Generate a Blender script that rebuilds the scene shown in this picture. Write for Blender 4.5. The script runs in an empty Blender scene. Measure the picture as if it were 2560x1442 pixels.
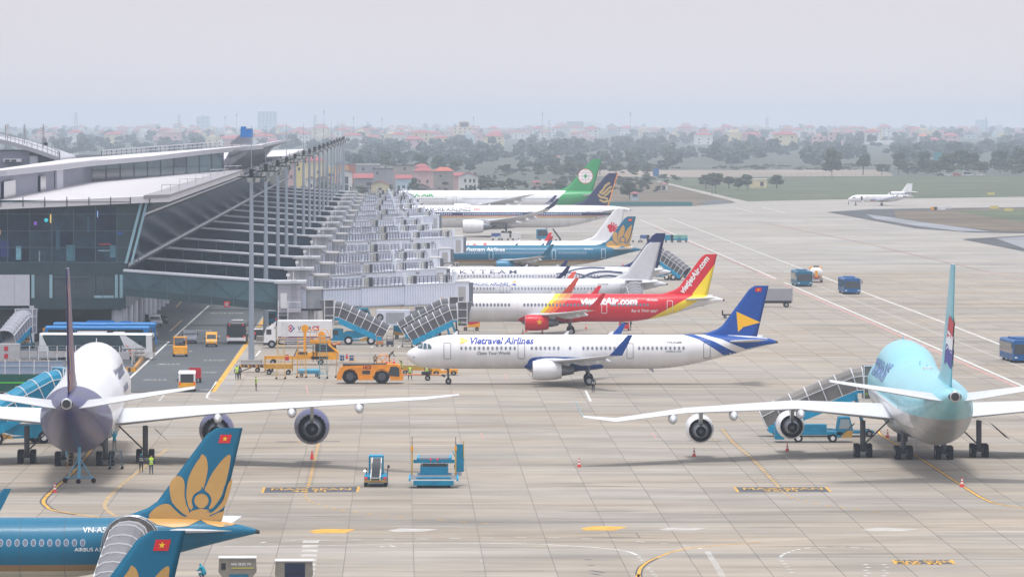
import bpy, bmesh, math, random
import numpy as np
from mathutils import Vector, Matrix, Euler
random.seed(7); rnd = random.Random(11)
S = bpy.context.scene; COL = S.collection
# ------------------------------------------------------------------ camera, sky, sun, exposure
F = 13300.0; YH = 292.0; CH = 32.2            # focal length in photo pixels, horizon row, camera height (m)
cd = bpy.data.cameras.new('camera'); cam = bpy.data.objects.new('camera', cd); COL.objects.link(cam)
cam.location = (0, 0, CH); cam.rotation_euler = (math.radians(90), 0, 0)
cd.sensor_width = 36.0; cd.lens = F/2560*36.0; cd.shift_y = -(721-YH)/2560.0
cd.clip_start = 1.0; cd.clip_end = 60000
S.camera = cam
SUN_EL, SUN_AZ = math.radians(80), math.radians(190)
w = bpy.data.worlds.new('World'); S.world = w; w.use_nodes = True
nt = w.node_tree; nt.nodes.clear()
out = nt.nodes.new('ShaderNodeOutputWorld'); bg = nt.nodes.new('ShaderNodeBackground')
sky = nt.nodes.new('ShaderNodeTexSky'); sky.sky_type = 'NISHITA'; sky.sun_disc = False
sky.sun_elevation = SUN_EL; sky.sun_rotation = SUN_AZ; sky.dust_density = 6; sky.air_density = 1.4
geo = nt.nodes.new('ShaderNodeTexCoord'); sep = nt.nodes.new('ShaderNodeSeparateXYZ')
ramp = nt.nodes.new('ShaderNodeValToRGB')     # overcast dome: brighter towards the zenith
cr = ramp.color_ramp; cr.elements[0].position = 0.0; cr.elements[0].color = (.585, .565, .61, 1)
cr.elements[1].position = 1.0; cr.elements[1].color = (.84, .875, .95, 1)
e = cr.elements.new(.05); e.color = (.60, .58, .62, 1)
e = cr.elements.new(.3); e.color = (.68, .68, .73, 1)
cl = nt.nodes.new('ShaderNodeTexNoise'); cl.inputs['Scale'].default_value = 3.0; cl.inputs['Detail'].default_value = 4
clm = nt.nodes.new('ShaderNodeMapRange'); clm.inputs[3].default_value = .95; clm.inputs[4].default_value = 1.05
mp = nt.nodes.new('ShaderNodeMapping'); mp.inputs['Scale'].default_value = (1, 1, 6)
mul = nt.nodes.new('ShaderNodeMix'); mul.data_type = 'RGBA'; mul.blend_type = 'MULTIPLY'; mul.inputs[0].default_value = 1
sc_ = nt.nodes.new('ShaderNodeMix'); sc_.data_type = 'RGBA'; sc_.blend_type = 'MULTIPLY'; sc_.inputs[0].default_value = 1
sc_.inputs[7].default_value = (.05, .05, .05, 1)
add = nt.nodes.new('ShaderNodeMix'); add.data_type = 'RGBA'; add.blend_type = 'ADD'; add.inputs[0].default_value = .25
L = nt.links.new
L(geo.outputs['Generated'], sep.inputs[0]); L(sep.outputs['Z'], ramp.inputs[0])
L(geo.outputs['Generated'], mp.inputs[0]); L(mp.outputs[0], cl.inputs['Vector']); L(cl.outputs['Fac'], clm.inputs[0])
L(ramp.outputs[0], mul.inputs[6]); L(clm.outputs[0], mul.inputs[7])
L(sky.outputs[0], sc_.inputs[6]); L(mul.outputs[2], add.inputs[6]); L(sc_.outputs[2], add.inputs[7])
L(add.outputs[2], bg.inputs[0]); L(bg.outputs[0], out.inputs[0]); bg.inputs[1].default_value = 1.0
sl = bpy.data.lights.new('sun', 'SUN'); sl.energy = 2.0; sl.angle = math.radians(14); sl.color = (1, .96, .9)
so = bpy.data.objects.new('sun', sl); COL.objects.link(so)
sd = Vector((math.sin(SUN_AZ)*math.cos(SUN_EL), math.cos(SUN_AZ)*math.cos(SUN_EL), math.sin(SUN_EL)))
so.rotation_euler = sd.to_track_quat('Z', 'Y').to_euler()
S.view_settings.view_transform = 'Standard'; S.view_settings.look = 'None'
S.view_settings.exposure = 0.31; S.view_settings.gamma = 1.0; S.view_settings.use_curve_mapping = False
S.cycles.max_bounces = 5; S.cycles.diffuse_bounces = 2; S.cycles.glossy_bounces = 3; S.cycles.transmission_bounces = 3
S.cycles.volume_bounces = 1; S.cycles.transparent_max_bounces = 8; S.cycles.use_denoising = True
S.cycles.caustics_reflective = False; S.cycles.caustics_refractive = False
HAZE_DENSITY = 0.000122; HAZE_COLOR = (.77, .865, 1.0, 1)

# ------------------------------------------------------------------ helpers
def G(px, py, z=0.0):            # the ground (or height z) seen at a photo pixel
    d = F*(CH-z)/(py-YH); return Vector(((px-1280)*d/F, d, z))
def P(px, py, d): return Vector(((px-1280)*d/F, d, CH-(py-YH)*d/F))
TA = 0.02105                      # terminal axis against the view axis
def T(xp, d): return (xp-TA*d, d)  # terminal frame (distance across, distance along) -> world xy

MATS = {}
def lin(c):
    def f(v):
        v /= 255.0
        return v/12.92 if v <= .04045 else ((v+.055)/1.055)**2.4
    return tuple(f(v) for v in c)
def M(name, col=None, rough=.6, metal=0.0, var=.12, scale=1.5, spec=.5, coat=0.0, emit=0.0, stretch=(1, 1, 1), detail=4):
    if name in MATS: return MATS[name]
    m = bpy.data.materials.new(name); m.use_nodes = True; MATS[name] = m
    t = m.node_tree; b = t.nodes['Principled BSDF']
    b.inputs['Roughness'].default_value = rough; b.inputs['Metallic'].default_value = metal
    b.inputs['Specular IOR Level'].default_value = spec
    if coat: b.inputs['Coat Weight'].default_value = coat; b.inputs['Coat Roughness'].default_value = .08
    c = tuple(col)+(1,)
    if var > 0:
        tc = t.nodes.new('ShaderNodeTexCoord'); mpn = t.nodes.new('ShaderNodeMapping'); mpn.inputs['Scale'].default_value = stretch
        n = t.nodes.new('ShaderNodeTexNoise'); n.inputs['Scale'].default_value = scale; n.inputs['Detail'].default_value = detail
        mr = t.nodes.new('ShaderNodeMapRange'); mr.inputs[1].default_value = .3; mr.inputs[2].default_value = .7
        mr.inputs[3].default_value = 1-var; mr.inputs[4].default_value = 1+var*.6
        mx = t.nodes.new('ShaderNodeMix'); mx.data_type = 'RGBA'; mx.blend_type = 'MULTIPLY'; mx.inputs[0].default_value = 1
        mx.inputs[6].default_value = c
        t.links.new(tc.outputs['Object'], mpn.inputs[0]); t.links.new(mpn.outputs[0], n.inputs['Vector'])
        t.links.new(n.outputs['Fac'], mr.inputs[0]); t.links.new(mr.outputs[0], mx.inputs[7])
        t.links.new(mx.outputs[2], b.inputs['Base Color'])
    else: b.inputs['Base Color'].default_value = c
    if emit: b.inputs['Emission Color'].default_value = c; b.inputs['Emission Strength'].default_value = emit
    return m
def mt(name, rgb=None, **k):      # material from the colour the paint has (sRGB)
    return MATS[name] if name in MATS else M(name, lin(rgb), **k)

class MB:
    """collects vertices and faces and links them as ONE mesh object"""
    def __init__(s): s.v = []; s.f = []; s.m = []; s.mats = []; s.sm = []
    def mi(s, m):
        if m not in s.mats: s.mats.append(m)
        return s.mats.index(m)
    def add(s, vs, fs, m, smooth=False):
        o = len(s.v); s.v += [tuple(v) for v in vs]; k = s.mi(m)
        for f in fs: s.f.append([o+i for i in f]); s.m.append(k); s.sm.append(smooth)
        return s
    def box(s, x0, x1, y0, y1, z0, z1, m):
        vs = [(x, y, z) for z in (z0, z1) for y in (y0, y1) for x in (x0, x1)]
        return s.add(vs, [(0, 2, 3, 1), (4, 5, 7, 6), (0, 1, 5, 4), (2, 6, 7, 3), (0, 4, 6, 2), (1, 3, 7, 5)], m)
    def cbox(s, c, d, m, rz=0, ry=0):
        R = Matrix.Rotation(rz, 3, 'Z') @ Matrix.Rotation(ry, 3, 'Y')
        vs = [Vector(c)+R @ Vector((x*d[0]/2, y*d[1]/2, z*d[2]/2)) for z in (-1, 1) for y in (-1, 1) for x in (-1, 1)]
        return s.add(vs, [(0, 2, 3, 1), (4, 5, 7, 6), (0, 1, 5, 4), (2, 6, 7, 3), (0, 4, 6, 2), (1, 3, 7, 5)], m)
    def prism(s, poly, y0, y1, m, axis='y', smooth=False):   # poly in the plane across the axis, extruded along it
        n = len(poly)
        def q(a, b, t): return (a, t, b) if axis == 'y' else ((t, a, b) if axis == 'x' else (a, b, t))
        vs = [q(a, b, y0) for a, b in poly]+[q(a, b, y1) for a, b in poly]
        fs = [tuple(range(n)), tuple(range(2*n-1, n-1, -1))]
        s.add(vs, fs, m)
        o = len(s.v)-2*n; k = s.mi(m)
        for i in range(n):
            j = (i+1) % n; s.f.append([o+i, o+n+i, o+n+j, o+j]); s.m.append(k); s.sm.append(smooth)
        return s
    def bar(s, a, b, r, m, n=6, r2=None, smooth=True, caps=True):
        a = Vector(a); b = Vector(b); d = b-a
        if d.length < 1e-6: return s
        q = d.to_track_quat('Z', 'Y'); r2 = r if r2 is None else r2
        vs = []
        for p, rr in ((a, r), (b, r2)):
            for i in range(n):
                t = 2*math.pi*i/n+math.pi/n; vs.append(p+q @ Vector((rr*math.cos(t), rr*math.sin(t), 0)))
        fs = [(i, (i+1) % n, n+(i+1) % n, n+i) for i in range(n)]
        s.add(vs, fs, m, smooth and n > 5)
        if caps: s.add(vs, [tuple(range(n-1, -1, -1)), tuple(range(n, 2*n))], m)
        return s
    def rings(s, rs, m, smooth=True, caps=True, close=True):
        n = len(rs[0]); vs = [p for r in rs for p in r]; fs = []
        for k in range(len(rs)-1):
            for i in range(n if close else n-1):
                j = (i+1) % n; fs.append((k*n+i, k*n+j, (k+1)*n+j, (k+1)*n+i))
        s.add(vs, fs, m, smooth)
        if caps:
            s.add(list(rs[0]), [tuple(range(n-1, -1, -1))], m); s.add(list(rs[-1]), [tuple(range(n))], m)
        return s
    def poly(s, pts, m): return s.add(pts, [tuple(range(len(pts)))], m)
    def wheel(s, x, y, z, r, wdt, m, hub, n=18):   # axle along y
        s.bar((x, y-wdt/2, z), (x, y+wdt/2, z), r, m, n)
        s.bar((x, y-wdt/2-.02, z), (x, y+wdt/2+.02, z), r*.5, hub, 10)
        return s
    def mesh(s, name):
        me = bpy.data.meshes.new(name); me.from_pydata(s.v, [], s.f)
        for m in s.mats: me.materials.append(m)
        me.polygons.foreach_set('material_index', s.m); me.polygons.foreach_set('use_smooth', s.sm)
        me.update(); return me
    def build(s, name, parent=None, loc=None, rz=0):
        bm = bmesh.new(); me = s.mesh(name); bm.from_mesh(me)
        bmesh.ops.recalc_face_normals(bm, faces=bm.faces); bm.to_mesh(me); bm.free()
        return link(name, me, parent, loc, rz)
def link(name, me, parent=None, loc=None, rz=0):
    o = bpy.data.objects.new(name, me); COL.objects.link(o)
    if parent: o.parent = parent
    if loc is not None: o.location = loc
    if rz: o.rotation_euler = (0, 0, rz)
    return o
def tag(o, label=None, cat=None, group=None, kind=None):
    if label: o['label'] = label
    if cat: o['category'] = cat
    if group: o['group'] = group
    if kind: o['kind'] = kind
    return o
def thing(name, label, cat, loc=(0, 0, 0), rz=0, group=None):
    o = bpy.data.objects.new(name, None); COL.objects.link(o); o.empty_display_size = .5
    o.location = loc; o.rotation_euler = (0, 0, rz); return tag(o, label, cat, group)
def copy_tree(o, parent=None):
    c = o.copy(); COL.objects.link(c)
    if parent: c.parent = parent
    for ch in list(o.children): copy_tree(ch, c)
    return c
def dup(root, loc, rz=0, label=None, scale=None):
    c = copy_tree(root); c.location = loc; c.rotation_euler = (0, 0, rz)
    if label: c['label'] = label
    if scale: c.scale = (scale,)*3
    return c
def structure(name, mb): return tag(mb.build(name), kind='structure')
FONT_CACHE = {}
def text_mesh(txt, size=1.0, shear=0.0, bold=0.0, wide=1.0):
    k = (txt, shear, bold)
    if k not in FONT_CACHE:
        cu = bpy.data.curves.new('t', 'FONT'); cu.body = txt; cu.size = 1; cu.shear = shear; cu.offset = bold
        cu.resolution_u = 3; cu.align_x = 'LEFT'; cu.fill_mode = 'FRONT'
        o = bpy.data.objects.new('t', cu); COL.objects.link(o); bpy.context.view_layer.update()
        me = bpy.data.meshes.new_from_object(o.evaluated_get(bpy.context.evaluated_depsgraph_get()))
        v = [tuple(p.co) for p in me.vertices]; f = [tuple(p.vertices) for p in me.polygons]
        bpy.data.objects.remove(o); bpy.data.curves.remove(cu); bpy.data.meshes.remove(me); FONT_CACHE[k] = (v, f)
    v, f = FONT_CACHE[k]
    x0 = min(p[0] for p in v); x1 = max(p[0] for p in v); h = .72
    return [((p[0]-x0)*size/h*wide, p[1]*size/h) for p in v], f, (x1-x0)*size/h*wide
def fit_text(txt, x0, x1, z0, h, shear=0.0, bold=0.0):    # a line of text from x0 to x1 standing h tall on z0
    v, f, wd = text_mesh(txt, h, shear, bold); k = (x1-x0)/wd
    return [(x0+a*k, z0+b) for a, b in v], f
def decal(name, parent, shapes, mapper, m, cuts_x=(), cuts_z=(), split=False):
    """flat outlines (vertices in a side plane, faces) cut into strips and laid on a curved surface by mapper(x, z)"""
    bm = bmesh.new()
    for vs, fs in shapes:
        bv = [bm.verts.new((a, 0, b)) for a, b in vs]
        for f in fs:
            try: bm.faces.new([bv[i] for i in f])
            except ValueError: pass
    for c in cuts_x:
        bmesh.ops.bisect_plane(bm, geom=bm.verts[:]+bm.edges[:]+bm.faces[:], plane_co=(c, 0, 0), plane_no=(1, 0, 0))
    for c in cuts_z:
        bmesh.ops.bisect_plane(bm, geom=bm.verts[:]+bm.edges[:]+bm.faces[:], plane_co=(0, 0, c), plane_no=(0, 0, 1))
    for v in bm.verts: v.co = mapper(v.co.x, v.co.z)
    me = bpy.data.meshes.new(name); bm.to_mesh(me); bm.free(); me.materials.append(m)
    for p in me.polygons: p.use_smooth = True
    return link(name, me, parent)
def pl(*pts): return ([tuple(p) for p in pts], [tuple(range(len(pts)))])
def crom(pts, n=8, closed=False):  # smooth curve through points
    P_ = [np.array(p, float) for p in pts]; o = []
    m = len(P_)
    for i in range(m if closed else m-1):
        a, b, c, d = (P_[(i-1) % m] if closed or i else P_[0]), P_[i], P_[(i+1) % m], (P_[(i+2) % m] if closed or i+2 < m else P_[-1])
        for k in range(n):
            t = k/n; o.append(tuple(.5*((2*b)+(-a+c)*t+(2*a-5*b+4*c-d)*t*t+(-a+3*b-3*c+d)*t**3)))
    if not closed: o.append(tuple(P_[-1]))
    return o
def disc(cx, cz, r, n=28, rz=None):
    rz = rz or r; return pl(*[(cx+r*math.cos(2*math.pi*i/n), cz+rz*math.sin(2*math.pi*i/n)) for i in range(n)])
def ringshape(cx, cz, r, w_, a0=0, a1=360, n=28):
    vs = []; fs = []
    for i in range(n+1):
        t = math.radians(a0+(a1-a0)*i/n)
        for q in (r-w_/2, r+w_/2): vs.append((cx+q*math.cos(t), cz+q*math.sin(t)))
    for i in range(n): fs.append((2*i, 2*i+1, 2*i+3, 2*i+2))
    return vs, fs
def strip2(pts, w_):               # a band of width w_ (or widths) along a polyline in the plane
    vs = []; fs = []; n = len(pts)
    for i, p in enumerate(pts):
        a = Vector(pts[max(i-1, 0)]); b = Vector(pts[min(i+1, n-1)]); d = (b-a).normalized(); nn = Vector((-d.y, d.x))
        q = (w_[i] if isinstance(w_, (list, tuple)) else w_)/2
        vs += [tuple(Vector(p)+nn*q), tuple(Vector(p)-nn*q)]
    for i in range(n-1): fs.append((2*i, 2*i+1, 2*i+3, 2*i+2))
    return vs, fs
def star(cx, cz, r, sk=0):
    pts = []
    for i in range(10):
        q = r if i % 2 == 0 else r*.39; t = math.radians(90+36*i); pts.append((cx+q*math.cos(t)+sk*q*math.sin(t), cz+q*math.sin(t)))
    return ([(cx, cz)]+pts, [(0, i+1, (i+1) % 10+1) for i in range(10)])

white = mt('white_paint', (230, 230, 233), rough=.35, var=.09, coat=.3, scale=.5, detail=8, stretch=(1.6, .5, .5))
offw = mt('off_white_paint', (214, 214, 216), rough=.45, var=.1)
rubber = M('rubber', (.007, .008, .011), rough=.9, var=.2, spec=.2)
hubm = M('wheel_hub', (.35, .36, .38), rough=.4, metal=.6, var=.1)
darkm = M('dark_metal', (.028, .032, .04), rough=.5, metal=.3, var=.2)
steel = M('steel', (.42, .43, .45), rough=.35, metal=.7, var=.15)
alum = M('brushed_aluminium', (.55, .56, .58), rough=.3, metal=.8, var=.1)
greyp = mt('grey_paint', (150, 153, 160), rough=.5, var=.08)
glassd = M('dark_window_glass', (.02, .028, .035), rough=.08, spec=.8, var=0)
teal = mt('teal_paint', (0, 128, 165), rough=.5, var=.16, spec=.3)
tealb = mt('bright_teal_paint', (0, 150, 195), rough=.5, var=.16, spec=.3)
golden = mt('golden_paint', (188, 146, 66), rough=.45, var=.1)
yel = mt('yellow_paint', (240, 165, 20), rough=.45, var=.14, scale=3)
orang = mt('orange_yellow_paint', (238, 150, 18), rough=.45, var=.14, scale=2)
redp = mt('red_paint', (200, 30, 45), rough=.45, var=.1)
blackp = M('black_paint', (.025, .026, .03), rough=.4, var=.15)
# ------------------------------------------------------------------ ground, apron, roads, markings
def ground_mat(name, base, var=.1, stains=.0, streak=True, joints=False, joint_dark=.6):
    m = bpy.data.materials.new(name); m.use_nodes = True; t = m.node_tree; b = t.nodes['Principled BSDF']
    b.inputs['Roughness'].default_value = .75; b.inputs['Specular IOR Level'].default_value = .3
    tc = t.nodes.new('ShaderNodeNewGeometry')
    def noise(scale, st, det=4, lo=.35, hi=.65, a=0., c=1., dist=0.):
        mp_ = t.nodes.new('ShaderNodeMapping'); mp_.inputs['Scale'].default_value = st
        n = t.nodes.new('ShaderNodeTexNoise'); n.inputs['Scale'].default_value = scale; n.inputs['Detail'].default_value = det
        n.inputs['Distortion'].default_value = dist
        r = t.nodes.new('ShaderNodeMapRange'); r.inputs[1].default_value = lo; r.inputs[2].default_value = hi
        r.inputs[3].default_value = a; r.inputs[4].default_value = c
        t.links.new(tc.outputs['Position'], mp_.inputs[0]); t.links.new(mp_.outputs[0], n.inputs['Vector']); t.links.new(n.outputs['Fac'], r.inputs[0])
        return r.outputs[0]
    def mult(a, bb):
        x = t.nodes.new('ShaderNodeMath'); x.operation = 'MULTIPLY'; t.links.new(a, x.inputs[0]); t.links.new(bb, x.inputs[1]); return x.outputs[0]
    v = noise(.02, (1, 1, 1), 5, .3, .7, 1-var, 1+var*.6)
    v = mult(v, noise(.35, (.5, 1, 1), 5, .3, .7, 1-var*.8, 1+var*.5))
    if streak:
        v = mult(v, noise(1.0, (.03, .42, 1), 4, .3, .7, 1-var*1.5, 1+var*.9))
        v = mult(v, noise(1.0, (.06, 1.6, 1), 3, .35, .65, 1-var*.6, 1+var*.4))
    if stains:
        v = mult(v, noise(.05, (1, 1.6, 1), 6, .35, .65, 1-stains*.5, 1, .5))
        v = mult(v, noise(1.0, (.022, .1, 1), 5, .56, .68, 1, 1-stains, .6))
        v = mult(v, noise(1.0, (.07, .3, 1), 5, .62, .70, 1, 1-stains*1.3, .3))
    hue = t.nodes.new('ShaderNodeMix'); hue.data_type = 'RGBA'
    hue.inputs[6].default_value = tuple(base)+(1,); hue.inputs[7].default_value = (base[0]*1.03, base[1]*.955, base[2]*.86, 1)
    t.links.new(noise(1.0, (.02, .06, 1), 4, .4, .65), hue.inputs[0])
    mx = t.nodes.new('ShaderNodeMix'); mx.data_type = 'RGBA'; mx.blend_type = 'MULTIPLY'; mx.inputs[0].default_value = 1
    t.links.new(hue.outputs[2], mx.inputs[6]); t.links.new(v, mx.inputs[7]); last = mx.outputs[2]
    at = t.nodes.new('ShaderNodeAttribute'); at.attribute_name = 'shade'      # slab by slab tone
    oi = t.nodes.new('ShaderNodeObjectInfo'); rr = t.nodes.new('ShaderNodeMapRange')
    rr.inputs[3].default_value = .885; rr.inputs[4].default_value = 1.07
    if joints == 'object': t.links.new(oi.outputs['Random'], rr.inputs[0])
    elif joints == 'attr': t.links.new(at.outputs['Fac'], rr.inputs[0])
    if joints in ('object', 'attr'):
        m2 = t.nodes.new('ShaderNodeMix'); m2.data_type = 'RGBA'; m2.blend_type = 'MULTIPLY'; m2.inputs[0].default_value = 1
        t.links.new(last, m2.inputs[6]); t.links.new(rr.outputs[0], m2.inputs[7]); last = m2.outputs[2]
    t.links.new(last, b.inputs['Base Color'])
    return m
conc_b = (.368, .333, .293)
m_slab = ground_mat('concrete_slab', conc_b, .13, .22, joints='object')
m_slab2 = ground_mat('concrete_slab_joined', conc_b, .13, .22, joints='attr')
m_joint = M('joint_filler', (.215, .205, .195), rough=.9, var=.1)
m_far = ground_mat('concrete_far', (.385, .37, .35), .12, .34)
m_asph = ground_mat('asphalt', (.088, .102, .118), .14, .1, streak=False)
m_tar = ground_mat('dark_taxiway_shoulder', (.07, .075, .085), .3, 0)
m_grass = ground_mat('grass', (.085, .115, .05), .4, 0)
m_dry = ground_mat('dry_grass', (.16, .125, .08), .4, 0)
m_fields = ground_mat('fields', (.072, .088, .066), .5, 0, streak=False)
def sheet(name, pts, z, m, kind='structure'):
    mb = MB(); mb.poly([(p[0], p[1], z) for p in pts], m); return tag(mb.build(name), kind=kind)
structure('ground', MB().poly([(-9000, 200, -.35), (9000, 200, -.35), (9000, 15500, -.35), (-9000, 15500, -.35)], m_fields))
# ---- apron: base sheet, joint bed, single slabs in the foreground, the rest joined
apb = MB(); ap = [G(-500, 1900), G(3100, 1900), G(3100, 489), G(2560, 492), G(2120, 498), G(1846, 504), G(1735, 515), G(1500, 518), G(700, 520), G(200, 640)]
apb.poly([(p.x, p.y, -.05) for p in ap], m_far); apron = structure('apron', apb)
NS = 5.04
def sxy(i, j): return T(i*NS+1.0, 347+j*NS)
def slab_pts(i, j, g=.026):
    c = [(i, j, g, g*.5), (i+1, j, -g, g*.5), (i+1, j+1, -g, -g*.5), (i, j+1, g, -g*.5)]
    return [(sxy(a, b)[0]+u, sxy(a, b)[1]+v) for a, b, u, v in c]
JN = 21
bed = MB(); b0 = [sxy(-13, 0), sxy(34, 0), sxy(34, 150), sxy(-6, 150), sxy(-6, 53), sxy(-13, 53)]
bed.poly([(x, y, -.03) for x, y in b0], m_joint); tag(bed.build('joint_bed', apron), kind='stuff')
q = [(x-sxy(0, 0)[0], y-sxy(0, 0)[1]) for x, y in slab_pts(0, 0)]
sm = MB(); sm.add([(x, y, z) for z in (-.04, 0) for x, y in q], [(4, 5, 6, 7), (0, 1, 5, 4), (1, 2, 6, 5), (2, 3, 7, 6), (3, 0, 4, 7)], m_slab)
sme = sm.mesh('slab'); cnt = 0
joined = MB(); shades = []
for j in range(0, 150):
    for i in range(-13, 34):
        x, y = sxy(i, j)
        if j >= 53 and i < -6+0: continue
        pxm = 1280+(x+2.5)*F/(y+2.5)
        if j < JN and -80 < pxm < 2640 and cnt < 300 and j >= 4:
            o = link('slab', sme, apron, (x, y, rnd.uniform(-.004, .004))); cnt += 1
        elif -300 < pxm < 3000:
            p = slab_pts(i, j)
            joined.add([(a, b, z) for z in (-.04, 0) for a, b in p], [(4, 5, 6, 7), (0, 1, 5, 4), (1, 2, 6, 5), (2, 3, 7, 6), (3, 0, 4, 7)], m_slab2)
            shades += [rnd.random()]*5
jm = joined.mesh('slab_field'); at = jm.attributes.new('shade', 'FLOAT', 'FACE'); at.data.foreach_set('value', shades)
tag(link('slab_field', jm, apron), kind='stuff')
# ---- asphalt road beside the terminal
YB = 622
rd = [T(-150, YB), T(-22.2, YB), T(-22.2, 1900), T(-150, 1900)]
sheet('service_road', rd, .004, m_asph)
tk = MB(); c = [T(-22.2, YB), T(-20.0, YB), T(-20.0, 1900), T(-22.2, 1900)]; tk.poly([(x, y, .004) for x, y in c], m_far); structure('pavement', tk)
m_wl = M('white_marking', (.62, .62, .6), rough=.8, var=.3, scale=.8); m_yl = M('yellow_marking', (.66, .36, .045), rough=.8, var=.3, scale=.8)
m_rl = M('faded_red_marking', (.50, .28, .26), rough=.8, var=.25, scale=.8); m_bl = M('dark_marking', (.085, .088, .1), rough=.85, var=.25, scale=.8)
m_pw = M('worn_white_marking', (.47, .45, .42), rough=.8, var=.2, scale=.8)
m_py = M('worn_yellow_marking', (.46, .33, .17), rough=.8, var=.3, scale=.8)
marks = {}
def mk(k):
    if k not in marks: marks[k] = MB()
    return marks[k]
def gl(pts, wd, m, key='painted_markings', z=.008, dash=None, smooth=False):
    p = [G(*a) for a in pts]; p = [(v.x, v.y) for v in p]
    if smooth: p = [tuple(a) for a in crom(p, 8)]
    segs = [p]
    if dash:
        on, off = dash; segs = []; acc = 0; cur = [Vector(p[0])]; state = True; rem = on
        for a, b in zip(p[:-1], p[1:]):
            a = Vector(a); b = Vector(b); d = (b-a).length; u = (b-a)/d if d else Vector((0, 0)); t = 0
            while d-t > rem:
                t += rem; q_ = a+u*t
                if state: cur.append(q_); segs.append(cur)
                state = not state; cur = [q_]; rem = on if state else off
            rem -= d-t
            if state: cur.append(b)
        if state and len(cur) > 1: segs.append(cur)
    for sg in segs:
        if len(sg) < 2: continue
        vs, fs = strip2([Vector(v) for v in sg], wd)
        mk(key).add([(a, b, z) for a, b in vs], fs, m)
def gtext(txt, px, py, wid, dep, m, rot=0, z=.016, key='painted_lettering', sk=0):
    v, f, wd = text_mesh(txt, 1.0, 0, .02); c_ = G(px, py)
    r = Matrix.Rotation(rot+TA, 2)
    pts = []
    for a, b in v:
        q_ = r @ Vector(((a/wd-.5)*wid, (b-.5)*dep)); pts.append((c_.x+q_.x, c_.y+q_.y, z))
    mk(key).add(pts, f, m)
# lines beyond the aircraft on the right
gl([(1674, 546), (1999, 670), (2344, 800), (2560, 884), (2700, 935)], .45, m_wl)
gl([(1655, 556), (1880, 647), (1968, 682)], .25, m_pw); gl([(2031, 708), (2355, 838), (2560, 920), (2640, 950)], .3, m_wl, dash=(1.2, 1.5))
gl([(1600, 549), (1640, 566), (1941, 697)], .45, m_wl); gl([(1961, 706), (2353, 875), (2560, 966), (2650, 1003)], .45, m_wl)
gl([(1636, 567), (1938, 700)], .4, m_rl); gl([(1957, 710), (2345, 880), (2560, 974), (2650, 1012)], .5, m_rl)
gl([(1840, 520), (1885, 531)], .5, m_wl); gl([(1905, 518), (1965, 533)], .5, m_wl)
gl([(1900, 555), (2150, 605), (2560, 700)], .35, m_rl)
# foreground lines
gl([(-20, 1238), (640, 1235), (1600, 1237), (2580, 1240)], .09, m_pw)
gl([(560, 1366), (796, 1363), (1047, 1358), (1288, 1358), (1450, 1365), (1555, 1375), (1592, 1386)], .26, m_wl, smooth=True)
for k in range(9):
    a = (1590+6*k, 1386+7*k)
    gl([(a[0]-2, a[1]), (a[0]+5, a[1]+.5)], .35, m_wl); gl([(a[0]+5, a[1]+3.5), (a[0]+12, a[1]+4)], .35, m_wl)
gl([(-20, 1346), (440, 1341), (640, 1338), (853, 1334), (1010, 1333), (1235, 1330), (1900, 1330), (2560, 1336)], .18, m_pw)
gl([(1440, 1332), (1590, 1331), (1600, 1343), (1446, 1344)], 0.1, m_bl); gl([(650, 1356), (733, 1351), (1136, 1345), (1345, 1343), (1528, 1348), (1712, 1363), (1757, 1372)], .24, m_wl, dash=(.85, 1.7), smooth=True)
gl([(1768, 1378), (1788, 1408), (1808, 1442)], .45, m_wl, dash=(.35, .45))
gl([(2180, 1372), (2100, 1366), (2010, 1370), (1960, 1384), (1948, 1398)], .24, m_wl, dash=(.9, .5), smooth=True)
for k in range(6): gl([(1946+6*k, 1394+7*k), (1953+6*k, 1395+7*k)], .4, m_wl)
for k in range(5):
    gl([(2160+(k % 2)*7, 1410+7*k), (2168+(k % 2)*7, 1411+7*k)], .4, m_wl); gl([(2206+(k % 2)*7, 1410+7*k), (2214+(k % 2)*7, 1411+7*k)], .4, m_wl)
gl([(1605, 1460), (1597, 1435), (1606, 1414), (1650, 1391), (1722, 1370), (1900, 1352), (2300, 1345), (2600, 1350)], [.34]*30+[.3]*27, m_bl, z=.008, smooth=True) if False else None
gl([(1605, 1460), (1597, 1435), (1606, 1414), (1640, 1394)], .5, m_bl, smooth=True); gl([(1605, 1460), (1597, 1435), (1606, 1414), (1640, 1394), (1722, 1370), (1900, 1354)], .24, m_yl, z=.012, smooth=True)
gl([(1590, 1460), (1592, 1442), (1597, 1435)], .3, m_yl, z=.012); gl([(1900, 1354), (2250, 1345), (2600, 1352)], .12, m_py, z=.012, smooth=True)
gl([(250, 1325), (1150, 1336), (1500, 1334)], .12, m_py, z=.012)
for pg, m in (([(772, 1327), (803, 1321), (889, 1322), (862, 1332), (788, 1333)], m_yl), ([(1452, 1320), (1482, 1314), (1571, 1316), (1536, 1325), (1462, 1325)], m_yl),
              ([(970, 1325), (1000, 1320), (1096, 1322), (1062, 1328), (985, 1329)], m_pw), ([(1646, 1322), (1672, 1318), (1770, 1320), (1736, 1325), (1660, 1325)], m_pw), ([(2190,1318),(2300,1322),(2250,1327),(2150,1325)], m_pw)):
    mk('painted_markings').poly([(G(*a).x, G(*a).y, .008) for a in pg], m)
gl([(250, 1088), (237, 1112), (187, 1175), (135, 1222), (109, 1250), (118, 1266), (140, 1276), (190, 1286)], .62, m_bl, smooth=True)
gl([(250, 1088), (237, 1112), (187, 1175), (135, 1222), (109, 1250), (118, 1266), (140, 1276), (250, 1293)], .3, m_yl, z=.012, smooth=True)
gl([(2195, 1075), (2203, 1087), (2235, 1107), (2300, 1145), (2405, 1213), (2455, 1244), (2500, 1260), (2580, 1271)], .45, m_bl, smooth=True)
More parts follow.
